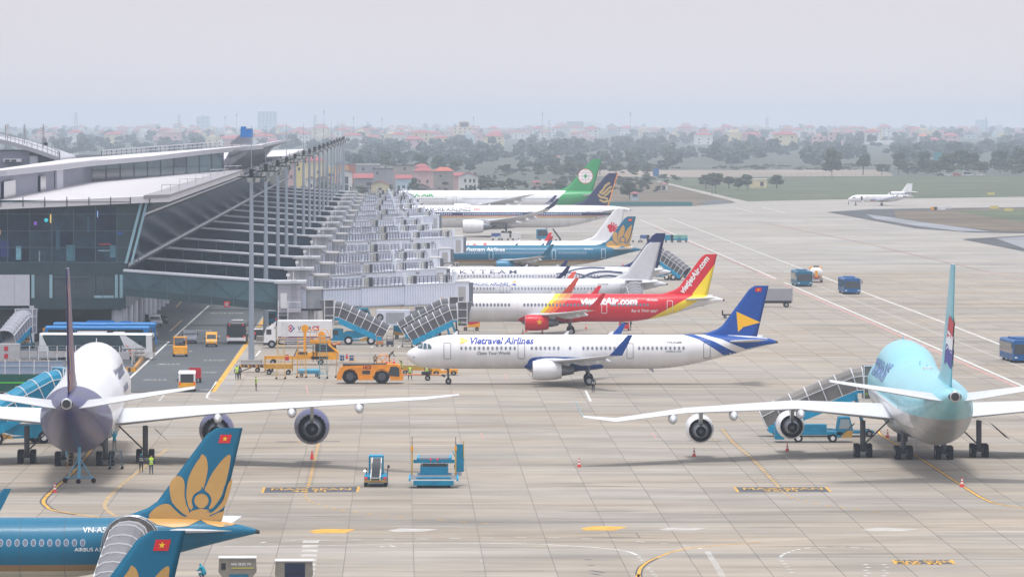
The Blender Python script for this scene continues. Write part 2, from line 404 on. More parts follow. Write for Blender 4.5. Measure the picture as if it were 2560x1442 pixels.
gl([(2195, 1075), (2203, 1087), (2235, 1107), (2300, 1145), (2405, 1213), (2455, 1244), (2500, 1260), (2580, 1271)], .26, m_yl, z=.012, smooth=True)
for d0 in ([(797, 1104), (772, 1212)], [(1806, 1073), (1832, 1105), (1880, 1145), (1945, 1214)]):
    gl(d0, .75, m_bl, dash=(.55, 2.2)); gl(d0, .32, m_yl, z=.012, dash=(1.1, 1.65))
gl([(772, 1212), (764, 1232), (768, 1247), (790, 1258), (837, 1271), (890, 1280), (950, 1287), (1017, 1294), (1097, 1300), (1230, 1309)], .2, m_yl, z=.012, dash=(.9, 1.4), smooth=True)
gl([(1945, 1216), (1968, 1237), (2005, 1251), (2060, 1262), (2140, 1273), (2230, 1282)], .2, m_yl, z=.012, dash=(1.0, 1.5), smooth=True)
gl([(420, 1120), (300, 1215), (262, 1262), (290, 1290)], .35, m_py, smooth=True)
gl([(540, 1293), (700, 1309), (900, 1322), (1240, 1330)], .1, m_py, dash=(1, 1))
for pts, tc, wd in (([(656, 1231), (661, 1218), (897, 1216), (893, 1229)], 778, 0), ([(1836, 1217), (2064, 1217), (2077, 1229), (1846, 1229)], 1957, 0), ([(2232, 1399), (2378, 1399), (2386, 1409), (2240, 1409)], 2308, 0)):
    mk('painted_markings').poly([(G(*a).x, G(*a).y, .008) for a in pts], m_bl); k = len(pts)
    gl([pts[0], pts[1]] if tc < 1000 else [pts[0], pts[3]], .22, m_yl, z=.012); gl([pts[2], pts[3]] if tc < 1000 else [pts[1], pts[2]], .22, m_yl, z=.012)
    y0 = pts[1][1]
    gtext('MAX SPAN', tc, y0+4, (6.9 if tc < 2200 else 4), 1.9, m_yl); gtext('36 M', tc-5, y0+9, 2.9, 1.7, m_yl)
for a, b in (((690, 1104), (850, 1103)), ((1718, 1101), (1802, 1102))): gl([a, b], .9, m_bl); gtext('32.4', (a[0]+b[0])/2, a[1], 2.6, .8, m_yl)
for k in range(8): gl([(757-k*1.6, 1353+k*11.5), (797-k*1.6, 1353+k*11.5)], 2.3, m_pw, z=.006)
for a in ([(1462, 1398), (1478, 1398)], [(1470, 1412), (1486, 1413)], [(1476, 1425), (1510, 1430)], [(1478, 1433), (1500, 1436)], [(200, 1128), (420, 1130)]): gl(a, .35, m_bl, z=.006)
gl([(1464, 976), (1477, 1003)], .28, m_wl, dash=None)
for a in ([(1203, 1082), (1207, 1096)], [(1628, 1080), (1640, 1095)], [(1262, 934), (1268, 948)], [(765, 962), (770, 985)]): gl(a, .16, m_rl)
gl([(1203, 1400), (1204, 1402)], .1, m_wl); gl([(950, 1365), (961, 1366)], .35, m_wl); gl([(975, 1363), (986, 1366)], .35, m_wl)
# road lines
gl([(532, 979), (612, 866)], .62, m_yl); gl([(612, 866), (690, 757)], .6, m_yl); 
gl([(322, 947), (422, 854)], .32, m_wl); gl([(438, 840), (522, 764)], .32, m_wl)
gl([(1000, 925), (1003, 950)], .1, m_wl)
gl([(552, 952), (545, 953)], .2, m_wl); gl([(541, 953), (533, 968), (518, 989), (524, 996), (560, 1001), (620, 1002)], .26, m_wl, smooth=True)
gl([(416, 979), (398, 1001)], .28, m_wl, dash=(.9, .8)); gl([(386, 1003), (410, 1003)], .2, m_wl)
gl([(640, 890), (651, 876)], .3, m_wl)
for x, y, a, b, up in ((536, 901, 487, 580, 1), (422, 910, 377, 472, 0), (388, 949, 335, 437, 0), (524, 931, 500, 560, 1), (507, 826, 468, 545, 0), (440, 862, 400, 470, 0), (540, 841, 520, 560, 1), (455, 878, 400, 500, 0), (590, 783, 560, 625, 1), (545, 783, 510, 580, 0), (512, 974, 490, 525, 1)):
    s_ = (y-YH)/CH; gl([(a, y+(3 if not up else -2.5)), (b, y+(3 if not up else -2.5))], .14, m_pw); gtext('STOP', x, y, min(2.9, (b-a)/s_*.6), 1.6 if y > 850 else 2.2, m_wl, rot=0 if up else math.pi)
for a in ([(466, 740), (440, 768)], [(530, 779), (560, 779)], [(455, 800), (425, 828)]): gl(a, .3, m_py)
for x0 in (1015, 1065, 1115, 1160): gl([(x0-150, 905), (x0-110, 905.5)], .5, m_py); 
for a in ([(880, 898), (905, 898)], [(912, 893), (935, 893)], [(948, 884), (975, 884)], [(990, 890), (1008, 890)], [(895, 889), (900, 889)]): gl(a, .5, m_py)
for a in ([(838, 868), (843, 863)], [(928, 869), (931, 865)], [(996, 869), (997, 865)], [(848, 865), (870, 865)]): gl(a, .22, m_wl)
for k, mb in marks.items(): structure(k, mb)
# grass, taxiway shoulders and tracks beyond the apron
def psheet(name, px, z, m): return sheet(name, [(G(*a).x, G(*a).y) for a in px], z, m)
psheet('grass_field', [(1690, 443), (3100, 438), (3100, 489), (2560, 492), (2120, 498), (1863, 505), (1647, 454)], -.2, m_grass)
psheet('dry_ground', [(1480, 450), (1647, 454), (1863, 505), (1846, 507), (1735, 516), (1500, 519), (1380, 516)], -.2, m_dry)
psheet('dirt_track', [(1480, 425), (2190, 424), (2230, 434), (2230, 440), (1680, 443), (1480, 440)], -.15, M('pale_earth', (.26, .21, .17), rough=.9, var=.3, scale=.02))
psheet('narrow_road', [(1640, 454), (1648, 452), (1872, 504), (1850, 507)], -.1, m_far)
psheet('grey_apron_corner', [(1778, 500), (1800, 500), (1840, 507), (1765, 513), (1750, 506)], -.04, m_asph)
psheet('taxiway_shoulder', [(2068, 530), (2180, 523), (2560, 518), (3000, 515), (3000, 583), (2560, 583), (2430, 581), (2290, 571), (2170, 549)], .02, m_tar)
psheet('wet_shoulder', [(2165, 536), (2210, 541), (2310, 556), (2480, 579), (2400, 578), (2300, 566), (2190, 548)], .03, ground_mat('pale_shoulder', (.26, .28, .32), .2))
psheet('grass_island', [(2235, 527), (2560, 521), (3000, 518), (3000, 579), (2500, 579), (2330, 559), (2240, 544)], .05, m_dry)
psheet('green_strip', [(2380, 529), (2560, 524), (3000, 520), (3000, 575), (2560, 556), (2430, 536)], .06, m_grass)
psheet('second_shoulder', [(2405, 598), (2560, 589), (3000, 580), (3000, 690), (2560, 628)], .02, m_tar)
psheet('second_shoulder_centre', [(2490, 596), (2560, 592), (3000, 585), (3000, 660), (2560, 621)], .03, ground_mat('pale_shoulder2', (.27, .29, .33), .2))
# ------------------------------------------------------------------ airliners
def interp(x, pts, k):
    xs = [p[0] for p in pts]; i = max(0, min(len(xs)-2, int(np.searchsorted(xs, x)-1)))
    x0, x1 = xs[i], xs[i+1]; t = min(1, max(0, (x-x0)/(x1-x0))); y0, y1 = pts[i][k], pts[i+1][k]
    def sl(a):
        if a <= 0: return (pts[1][k]-pts[0][k])/(xs[1]-xs[0])
        if a >= len(xs)-1: return (pts[-1][k]-pts[-2][k])/(xs[-1]-xs[-2])
        u = (pts[a][k]-pts[a-1][k])/(xs[a]-xs[a-1]); v = (pts[a+1][k]-pts[a][k])/(xs[a+1]-xs[a])
        return 0 if u*v <= 0 else 2*u*v/(u+v)
    h = x1-x0; m0, m1 = sl(i), sl(i+1)
    return (2*t**3-3*t*t+1)*y0+(t**3-2*t*t+t)*h*m0+(-2*t**3+3*t*t)*y1+(t**3-t*t)*h*m1
class Hull:
    """body of revolution with its own top and bottom lines; nose at x=0 pointing to -x"""
    def __init__(s, L_, D, zb, w_=None, hump=None, tail=1.0, tailz=.77, npk=1.0):
        k = D/4.12; s.L = L_; s.D = D; s.zb = zb; zt = zb+D; s.zt = zt; s.R = (w_ or D)/2; s.hump = hump
        s.pts = [(0, zb+.40*D, zb+.40*D)]
        for a, tp, bt in ((.1, .475, .325), (.4, .545, .22), (.9, .61, .135), (1.45, .68, .075), (2.1, .79, .04), (2.9, .885, .02), (4.0, .955, .005), (5.4, .99, 0), (7.2, 1, 0)):
            s.pts.append((a*k*npk, zb+tp*D, zb+bt*D))
        for a, tp, bt in ((15.2, 1, 0), (13.6, 1, .012), (11.5, 1, .07), (8.5, .998, .215), (5.5, .985, .41), (2.5, .945, .60), (.8, .88, .70), (0, .82, .745)):
            s.pts.append((L_-a*k*tail, zb+tp*D, zb+bt*D))
        if hump:
            s.pts = [(0, zb+.36*D, zb+.36*D), (.25, zb+.48*D, zb+.25*D), (1, zb+.62*D, zb+.14*D), (2.2, zb+.79*D, zb+.06*D), (3.6, zb+.97*D, zb+.02*D), (5.2, zb+1.12*D, zb),
                     (7.5, zb+1.20*D, zb), (10, zb+1.235*D, zb), (hump-8, zb+1.235*D, zb), (hump-4, zb+1.17*D, zb), (hump+1, zb+1.03*D, zb), (hump+5, zb+D, zb),
                     (L_-25, zb+D, zb), (L_-20, zb+D, zb+.02*D), (L_-14, zb+.995*D, zb+.16*D), (L_-8, zb+.98*D, zb+.38*D), (L_-3, zb+.955*D, zb+.62*D), (L_-.8, zb+.93*D, zb+.76*D), (L_, zb+.92*D, zb+.80*D)]
    def tb(s, x):
        return interp(x, s.pts, 1), interp(x, s.pts, 2)
    def ring(s, x, n):
        tp, bt = s.tb(x); r = []
        if s.hump:
            tm = min(tp, s.zt); c = (tm+bt)/2; h = max((tm-bt)/2, .02); wd = s.R*min(1, (h*2/s.D))**.8
            up = tp-s.zt
            for i in range(n):
                a = 2*math.pi*i/n; sy, sz = math.sin(a), math.cos(a); rad = 1/math.sqrt((sy/wd)**2+(sz/h)**2)
                if up > .02 and sz > 0:
                    r2 = 2.55; zc = tp-r2-c; disc_ = r2*r2-(sy*zc)**2
                    if disc_ > 0:
                        q = sz*zc+math.sqrt(disc_); rad = (rad**8+max(q, .01)**8)**(1/8) if q > rad*.8 else rad
                        rad = min(rad, max(q, 1/math.sqrt((sy/wd)**2+(sz/h)**2))*1.02)
                r.append((x, rad*sy, c+rad*sz))
            return r
        c = (tp+bt)/2; h = max((tp-bt)/2, .015); wd = s.R*min(1, (h*2/s.D))**.93
        return [(x, wd*math.sin(2*math.pi*i/n), c+h*math.cos(2*math.pi*i/n)) for i in range(n)]
    def side(s, x, z, off=.012):      # point of the port side (towards -y) at height z
        tp, bt = s.tb(x)
        if s.hump:
            R_ = s.ring(x, 96); best = min((p for p in R_ if p[1] < 0), key=lambda p: abs(p[2]-z)); return (x, best[1]-off, z)
        c = (tp+bt)/2; h = max((tp-bt)/2, .015); wd = s.R*min(1, (h*2/s.D))**.93
        u = max(-.999, min(.999, (z-c)/h)); return (x, -wd*math.sqrt(1-u*u)-off, c+u*h+off*u)
def airfoil(x, y, z, c, t, n=7, tw=0.0):
    up = []; lo = []
    for i in range(n+1):
        u = (1-math.cos(math.pi*i/n))/2; yt = t*c*5*(.2969*math.sqrt(u)-.126*u-.3516*u*u+.2843*u**3-.1015*u**4)
        up.append((x+u*c, y, z+yt*1.1-tw*u*c)); lo.append((x+u*c, y, z-yt*.75-tw*u*c))
    return up+lo[-2:0:-1]
def wing_mb(secs, m, sgn):
    mb = MB(); rs = [[(p[0], p[1]*sgn, p[2]) for p in airfoil(*q)] for q in secs]; mb.rings(rs, m); return mb
def fin_ring(x0, x1, z, t, n=8):
    l = []; r = []
    for i in range(n+1):
        u = i/n; yt = t*2.2*(math.sqrt(u)*(1-u)**.8)*.55+.015
        l.append((x0+(x1-x0)*u, -yt, z)); r.append((x0+(x1-x0)*u, yt, z))
    return l+r[-2:0:-1]
def nacelle(eng, x, y, z, r, ln, cowl, core=True, chev=False, lip=alum, sgn=1):
    mb = MB(); n = 26
    def ring(xx, rr, zz=z): return [(xx, y+rr*math.sin(2*math.pi*i/n), zz+rr*math.cos(2*math.pi*i/n)) for i in range(n)]
    mb.rings([ring(x+.06, r*.80), ring(x, r*.87), ring(x+.08, r*.94)], lip, caps=False)
    mb.rings([ring(x+.08, r*.94), ring(x+ln*.2, r), ring(x+ln*.5, r), ring(x+ln*.8, r*.93), ring(x+ln, r*.80)], cowl, caps=False)
    if chev:
        k = 20; a = []; fs = []
        for i in range(k*2):
            t = 2*math.pi*i/(k*2); q = x+ln+(.32 if i % 2 else 0); rr = r*(.80 if i % 2 == 0 else .76)
            a.append((q, y+rr*math.sin(t), z+rr*math.cos(t)))
        b_ = [(x+ln-.1, y+r*.81*math.sin(2*math.pi*i/(k*2)), z+r*.81*math.cos(2*math.pi*i/(k*2))) for i in range(k*2)]
        mb.rings([b_, a], cowl, caps=False)
    mb.rings([ring(x+.06, r*.80), ring(x+.5, r*.76), ring(x+ln*.5, r*.74), ring(x+ln-.02, r*.78)], darkm, caps=False)
    fan = MB(); fan.rings([ring(x+.62, r*.77), ring(x+.60, .05)], blackp); fan.rings([ring(x+.3, .02), ring(x+.62, r*.25)], greyp)
    for i in range(18):
        t = 2*math.pi*i/18; fan.add([(x+.5, y+r*.2*math.sin(t), z+r*.2*math.cos(t)), (x+.5, y+r*.76*math.sin(t), z+r*.76*math.cos(t)), (x+.62, y+r*.76*math.sin(t+.14), z+r*.76*math.cos(t+.14)), (x+.62, y+r*.2*math.sin(t+.3), z+r*.2*math.cos(t+.3))], [(0, 1, 2, 3)], darkm)
    e = mb.build('engine', eng); fan.build('fan', e)
    c = MB(); coretop = z+.02
    c.rings([ring(x+ln*.6, r*.60), ring(x+ln, r*.58), ring(x+ln*1.22, r*.47), ring(x+ln*1.42, r*.36)], M('engine_core', (.20, .21, .24), rough=.38, metal=.7, var=.25, scale=4), caps=False)
    c.rings([ring(x+ln*1.42, r*.36), ring(x+ln*1.3, r*.30), ring(x+ln*1.2, r*.22)], blackp, caps=False)
    c.rings([ring(x+ln*1.1, r*.26), ring(x+ln*1.45, r*.17), ring(x+ln*1.68, .04)], darkm)
    c.rings([ring(x+ln*.62, r*.76), ring(x+ln*.6, r*.5)], blackp, caps=False)
    c.build('exhaust', e); return e
def gear(parent, x, y, z0, r, wd, pairs=1, truck=0, zt=2.4, name='main_gear', brace=True, bogie_tilt=0):
    mb = MB(); rows = [0] if not truck else [-truck/2, truck/2]
    mb.bar((x, y, z0+r), (x-.1, y, zt), .14 if not truck else .27, M('gear_strut', (.10, .105, .12), rough=.5, metal=.3, var=.2), 8)
    if brace: mb.bar((x, y, z0+r*1.7), (x, y*.55 if y else 0, zt), .07, darkm, 6); mb.bar((x, y, z0+r*1.5), (x-.9, y, zt), .06, darkm, 6)
    for q in rows:
        for sgn in ((-1, 1) if pairs else (1,)):
            o = wd*.72 if not truck else wd*1.15
            mb.wheel(x+q, y+sgn*o, z0+r, r, wd, rubber, hubm, 20)
        mb.bar((x+q, y-wd, z0+r), (x+q, y+wd, z0+r), .09, darkm, 6)
    if truck: mb.bar((x-truck/2, y, z0+r), (x+truck/2, y, z0+r), .14, darkm, 6)
    return mb.build(name, parent)
def door_outline(x, z, wd, h, t=.05):
    r = .12; pts = []
    for cx, cz, a0 in ((x+wd/2-r, z+h/2-r, 0), (x-wd/2+r, z+h/2-r, 90), (x-wd/2+r, z-h/2+r, 180), (x+wd/2-r, z-h/2+r, 270)):
        for k in range(4):
            a = math.radians(a0+30*k); pts.append((cx+r*math.cos(a), cz+r*math.sin(a)))
    pts.append(pts[0]); return strip2(pts, t)
pane_m = mt('cabin_window_glass', (118, 124, 140), rough=.25, var=.25, scale=6)
frame_m = mt('window_surround', (196, 198, 204), rough=.5, var=0)
seal = mt('door_outline_grey', (122, 128, 148), var=0)

def airliner(name, label, loc, rz=0, D=4.14, L=44.51, zb=1.86, paint=None, regions=None, engine_paint=None, fin=None, fin_regions=None, wing=None, eng=(5.75, 1.95, 1.18, 3.5, 15.15),
             gearp=None, winglet=None, winglet_paint=None, tail_paint=None, hump=None, w_=None, windows=None, win_z=None, doors=(), dstyle=None, npk=1.0, tail=1.0, hs=None, hs_paint=None, group='airliners on the apron',
             chev=False, cockpit=True, fuse_n=40, ftop=None, cat='airliner', belly=True, wpaint=None):
    t = thing(name, label, cat, loc, rz, group); H = Hull(L, D, zb, w_, hump, tail, npk=npk); t['_'] = 0; del t['_']
    paint = paint or white; wp = wpaint or mt('wing_grey', (206, 208, 213), rough=.4, var=.08)
    n = fuse_n; xs = [0, .04, .12, .3, .6, 1, 1.5, 2, 2.6, 3.2, 4, 5, 6.2, 7.5, 9]; x = 10.5
    if D > 5: xs = [a*1.3 for a in xs]; x = xs[-1]+2
    while x < L-17*D/4.12: xs.append(x); x += 2.2
    k = 0
    while x < L-.3: xs.append(x); x += .9
    xs += [L-.15, L]; mb = MB(); mb.rings([H.ring(a, n) for a in xs], paint)
    mb.rings([H.ring(L-.02, n), [(L+.25, y*.7, (z-H.tb(L)[0])*.7+H.tb(L)[0]-.1) for _, y, z in H.ring(L, n)]], darkm)
    me = mb.mesh('fuselage'); bm = bmesh.new(); bm.from_mesh(me)
    bmesh.ops.recalc_face_normals(bm, faces=bm.faces)
    if regions:                                        # colour blocks: each (material, test(x, z)), borders cut clean by planes
        for (p, q) in regions[0]:
            d = Vector((q[0]-p[0], 0, q[1]-p[1])); nn = Vector((-d.z, 0, d.x)).normalized()
            bmesh.ops.bisect_plane(bm, geom=bm.verts[:]+bm.edges[:]+bm.faces[:], plane_co=(p[0], 0, p[1]), plane_no=nn)
        for m, test in regions[1]:
            me.materials.append(m); k = len(me.materials)-1
            for f in bm.faces:
                c = f.calc_center_median()
                if test(c.x, c.z) and c.x < L-.05: f.material_index = k
    bm.to_mesh(me); bm.free(); fu = link('fuselage', me, t)
    if fuse_n >= 56:
        sm_ = MB(); xx = 6.0
        while xx < L-3:
            a_ = H.ring(xx, 48); b_ = H.ring(xx+.03, 48); cz_ = (H.tb(xx)[0]+H.tb(xx)[1])/2
            sm_.rings([[(p[0], p[1]*1.0025, cz_+(p[2]-cz_)*1.0025) for p in q] for q in (a_, b_)], M('panel_seam', (.06, .08, .10), rough=.6, var=0), caps=False); xx += 2.9
        sm_.build('panel_seams', fu)['kind'] = 'stuff'
    # belly fairing
    wx, wy, wz = wing[0][0], wing[0][1], wing[0][2]; wc = wing[0][3]
    if belly:
        b = MB(); rs = []
        for i in range(15):
            u = i/14; xx = wx-2.6*D/4.1+u*(wc+6.6*D/4.1); s_ = math.sin(math.pi*min(1, max(.0, u)))**.45+.02
            rs.append([(xx, H.R*.96*s_*math.sin(a)*(1.02), zb+D*.22+(D*.29*s_)*math.cos(a)) for a in [2*math.pi*j/24 for j in range(24)]])
        bf = MB().rings(rs, belly if not isinstance(belly, bool) else paint).build('belly_fairing', t)
    # wings
    tipc = wing[-1]
    for sg in (-1, 1):
        wo = wing_mb(wing, wp, sg).build('wing', t)
        fl = MB()
        for yy in (wing[-1][1]*.36, wing[-1][1]*.56, wing[-1][1]*.74):
            i = 0
            while i < len(wing)-2 and wing[i+1][1] < yy: i += 1
            a, b_ = wing[i], wing[i+1]; u = (yy-a[1])/(b_[1]-a[1]); te = (a[0]+a[3])*(1-u)+(b_[0]+b_[3])*u; zz = a[2]*(1-u)+b_[2]*u; ch = a[3]*(1-u)+b_[3]*u; kk = ch*.5
            fl.rings([[(te+xo*kk, sg*yy+r_*.28*D/4.1*math.sin(q), zz-.28*D/4.1-.15*xo+r_*.34*D/4.1*math.cos(q)) for q in [2*math.pi*j/10 for j in range(10)]] for xo, r_ in ((-1, .05), (-.7, .6), (-.3, 1), (.1, .8), (.45, .2))], wp)
        f = fl.build('flap_fairings', wo); f['kind'] = 'stuff'
        if winglet:
            rs = []
            for (xl, yy, zz, ch) in winglet:
                rs.append([(xl, sg*yy, zz), (xl+ch*.3, sg*(yy-.05), zz), (xl+ch, sg*yy, zz), (xl+ch*.3, sg*(yy+.05), zz)])
            wl = MB().rings(rs, winglet_paint or paint, smooth=False).build('winglet', wo)
        if hs:
            hm_ = wing_mb(hs, hs_paint or wp, sg).build('horizontal_stabiliser', t)
        ye, ze, re, le, xe = eng[:5]
        for q in range(0, len(eng), 5):
            ye, ze, re, le, xe = eng[q:q+5]; e = nacelle(t, xe, sg*ye, ze, re, le, engine_paint or white, chev=chev)
            i = 0
            while i < len(wing)-2 and wing[i+1][1] < ye: i += 1
            a, b_ = wing[i], wing[i+1]; u = (ye-a[1])/(b_[1]-a[1]); xl = a[0]*(1-u)+b_[0]*u; zl = a[2]*(1-u)+b_[2]*u
            MB().prism([(xe+le*.35, ze+re*.9), (xe+le*.75, ze+re*1.12), (xl+.4, zl+.12), (xl+2.6, zl-.1), (xe+le*1.25, ze+re*.45), (xe+le*.8, ze+re*.5)], sg*ye-.16, sg*ye+.16, wp).build('pylon', e)
    # fin
    if fin:
        (xa, za), (xb, zb_), (xc, zc), (xd, zd) = fin[:4]; dors = fin[4] if len(fin) > 4 else None
        N = 14; rs = []
        for i in range(N+1):
            u = i/N; zz = za+(zb_-za)*u; t_ = (.34*(1-u)+.13*u)*D/4.1; xl = xa+(xb-xa)*u; xt = xd+(xc-xd)*u
            if dors and u < dors[1]: xl -= dors[0]*(1-u/dors[1])**2
            if i == N: xl += .35
            rs.append(fin_ring(xl, xt, zz, t_))
        fmb = MB(); fmb.rings(rs, tail_paint or paint); me = fmb.mesh('tail_fin'); bm = bmesh.new(); bm.from_mesh(me); bmesh.ops.recalc_face_normals(bm, faces=bm.faces)
        if fin_regions:
            for (p, q) in fin_regions[0]:
                d = Vector((q[0]-p[0], 0, q[1]-p[1])); nn = Vector((-d.z, 0, d.x)).normalized()
                bmesh.ops.bisect_plane(bm, geom=bm.verts[:]+bm.edges[:]+bm.faces[:], plane_co=(p[0], 0, p[1]), plane_no=nn)
            for m, test in fin_regions[1]:
                me.materials.append(m); k = len(me.materials)-1
                for f in bm.faces:
                    c = f.calc_center_median()
                    if test(c.x, c.z): f.material_index = k
        bm.to_mesh(me); bm.free(); fo = link('tail_fin', me, t)
        def finmap(x, z, off=.012):
            u = (z-za)/(zb_-za); t_ = (.34*(1-u)+.13*u)*D/4.1; xl = xa+(xb-xa)*u; xt = xd+(xc-xd)*u
            if dors and u < dors[1]: xl -= dors[0]*(1-max(u, 0)/dors[1])**2
            v = max(0, min(1, (x-xl)/(xt-xl))); return (x, -(t_*2.2*(math.sqrt(v)*(1-v)**.8)*.55+.015)-off-.01, z)
    else: fo = None; finmap = None
    # cockpit glass
    sk = D/4.12*npk
    if cockpit and not hump:
        shp = [[(1.95, .625), (2.32, .745), (2.72, .765), (2.66, .60)], [(2.76, .60), (2.82, .768), (3.20, .755), (3.24, .60)], [(3.36, .60), (3.33, .75), (3.60, .735), (3.84, .67), (3.82, .60)]]
        shp = [pl(*[((a-.55)*sk*.92, zb+D*(b-.01)) for a, b in q]) for q in shp]
        decal('cockpit_windows', fu, shp, lambda x, z: H.side(x, z, .02), mt('cockpit_glass', (70, 92, 106), rough=.1, var=0), [k*.25*sk for k in range(4, 14)], [zb+D*(.6+.02*i) for i in range(9)])['kind'] = 'stuff'
    wz_ = win_z if win_z is not None else zb+.64*D
    if windows:
        sh = []; sh2 = []
        for a, b_ in windows:
            x = a
            while x <= b_: sh.append(disc(x, wz_, .125, 10, .19)); sh2.append(disc(x, wz_, .175, 10, .25)); x += .533 if D < 5.5 else .56
        o = decal('window_frames', fu, sh2, lambda x, z: H.side(x, z, .012), dstyle[1] if dstyle and len(dstyle) > 1 else frame_m); o['kind'] = 'stuff'
        o = decal('cabin_windows', fu, sh, lambda x, z: H.side(x, z, .026), pane_m); o['kind'] = 'stuff'
    for (x, z, wd, h) in doors:
        o = decal('door', fu, [door_outline(x, z, wd, h, .07)], lambda a, b: H.side(a, b, .014), dstyle[0] if dstyle else seal, cuts_z=[z-h/2+.2*i for i in range(int(h/.2)+1)])
    if gearp:
        for (x, y, r, wd, tr, nm) in gearp: gear(t, x, y, 0, r, wd, 1, tr, H.zb+D*.2, nm, brace=abs(y) > .5)
    an = MB()
    for xx, top in ((5.7*D/4.1, 1), (L*.43, 1), (L*.55, 1), (L*.33, 0), (L*.66, 0)):
        zz = H.tb(xx)[0 if top else 1]; sgn = 1 if top else -1
        an.prism([(xx-.25, zz-.05*sgn), (xx+.35, zz-.05*sgn), (xx+.5, zz+.42*sgn), (xx+.25, zz+.42*sgn)], -.03, .03, paint if top else wp)
    an.build('antennas', fu)['kind'] = 'stuff'
    return t, fu, fo, H, finmap

def zcuts(H, st=.22): return [H.zb+st*i for i in range(int((H.zt-H.zb+2.5)/st))]
def lettering(fu, H, txt, x0, x1, z0, h, m, shear=0.0, bold=.0, name='lettering'):
    v, f = fit_text(txt, x0, x1, z0, h, shear, bold)
    return decal(name, fu, [(v, f)], lambda x, z: H.side(x, z, .02), m, cuts_z=zcuts(H))
def flag(fo, fm, x, z, wd, h, skx=.3):
    q = lambda a, b: (x+a*wd+skx*b*h, z+b*h)
    o = decal('flag', fo, [pl(q(-.5, -.5), q(.5, -.5), q(.5, .5), q(-.5, .5))], lambda a, b: fm(a, b, .015), mt('flag_red', (215, 30, 40), var=0), [x-.5+.1*i for i in range(12)])
    decal('flag_star', fo, [star(x, z, h*.33, .15)], lambda a, b: fm(a, b, .03), mt('flag_yellow', (250, 205, 30), var=0))

A321_WING = [(14.6, 1.0, 2.75, 7.3, .13), (15.4, 1.95, 2.8, 6.4, .13), (17.7, 6.4, 3.1, 3.95, .115), (20.9, 12.0, 3.6, 2.7, .105), (23.6, 16.6, 4.15, 1.65, .10), (24.2, 17.0, 4.25, 1.5, .09)]
A321_HS = [(38.2, .3, 5.1, 4.3, .09), (38.9, 1.2, 5.2, 3.6, .09), (41.8, 6.1, 5.6, 1.5, .08), (42.2, 6.25, 5.62, 1.1, .06)]
A321_FIN = ((37.1, 5.75), (41.6, 11.86), (43.65, 11.86), (42.25, 5.65), (2.6, .22))
A321_WL = [(24.1, 17.0, 4.2, 1.55), (24.45, 17.25, 4.55, 1.35), (25.2, 17.5, 5.4, 1.05), (26.3, 17.75, 6.65, .55)]
A321_G = [(5.07, 0, .38, .22, 0, 'nose_gear'), (21.97, -3.8, .6, .4, 0, 'main_gear'), (21.97, 3.8, .6, .4, 0, 'main_gear')]
def place(nose_px, s_):            # nose at photo column nose_px, scale s_ px per metre
    d = F/s_; return ((nose_px-1280)*d/F, d, 0)
a321 = dict(wing=A321_WING, hs=A321_HS, fin=A321_FIN, winglet=A321_WL, gearp=A321_G)
def tunnelz(H, f): return H.zb+f*H.D
# --- white and blue twin jet in the middle
blue = mt('royal_blue_paint', (0, 74, 160), rough=.4, coat=.05, spec=.3, var=.06); ylogo = mt('logo_yellow', (250, 188, 0), rough=.4, var=0)
bluetxt = mt('lettering_blue', (30, 62, 165), var=0); gtxt = mt('lettering_grey', (62, 66, 80), var=0); navytxt = mt('lettering_navy', (44, 56, 92), var=0); wtxt = mt('lettering_white', (238, 240, 242), var=0)
def linef(p, q): return lambda x, z: (q[0]-p[0])*(z-p[1])-(q[1]-p[1])*(x-p[0])   # >0: left of p->q
t, fu, fo, H, fm = airliner('airliner', 'white twin-engine airliner with blue tail, yellow arrow and blue lettering being pushed back', place(1016, 20.75),
    windows=[(6.65, 13.3), (15.3, 18.6), (19.9, 20.0), (21.4, 25.9), (28.0, 33.9)][0:1]+[(15.1, 18.3), (19.7, 19.8), (21.3, 25.8), (28.0, 33.8)], win_z=4.42, tail_paint=blue, engine_paint=white, winglet_paint=blue, belly=blue,
    doors=[(4.95, 4.1, .82, 1.9), (13.85, 4.1, .8, 1.85), (26.9, 4.1, .75, 1.8), (36.15, 4.1, .8, 1.85)], **a321)
dl = mt('door_outline_blue', (70, 78, 130), var=0)
# blue tail end with two white bands curved forward
bz = [(32.8, 6.06), (35.2, 5.2), (37.0, 4.2), (38.5, 3.1), (39.4, 2.3)]
def offc(d): return [(x+d, z) for x, z in bz]
cv = lambda d: crom([(x+d*(1-.25*i), z) for i, (x, z) in enumerate(bz)], 6)
def between(c0, c1, x_end=None):
    vs = []; fs = []
    n = min(len(c0), len(c1))
    for i in range(n):
        vs += [c0[i], c1[i]]
    for i in range(n-1): fs.append((2*i, 2*i+1, 2*i+3, 2*i+2))
    return vs, fs
c = crom([(33.0, 6.0), (34.6, 5.62), (36.3, 4.9), (38.0, 3.85), (39.3, 2.95), (39.8, 2.6)], 6); c2 = crom([(34.9, 6.0), (36.4, 5.55), (38.2, 4.85), (40.0, 4.0), (41.6, 3.35), (41.9, 3.2)], 6)
c3 = crom([(35.9, 6.0), (37.3, 5.65), (39.2, 5.0), (41.0, 4.25), (42.2, 3.75), (42.6, 3.6)], 6)
xc = [32+.4*i for i in range(33)]
bl = [(p[0]+.0, p[1]) for p in c]
decal('livery_band', fu, [between(crom([(33.3, 6.0), (35.0, 5.5), (36.8, 4.5), (38.3, 3.4), (38.9, 2.7), (38.3, 2.3)], 6), crom([(34.6, 6.0), (36.8, 5.3), (39.0, 4.2), (41.3, 3.3), (41.9, 3.1), (41.5, 2.9)], 6))], lambda x, z: H.side(x, min(max(z, H.tb(x)[1]), H.tb(x)[0]), .014), blue, xc, zcuts(H))
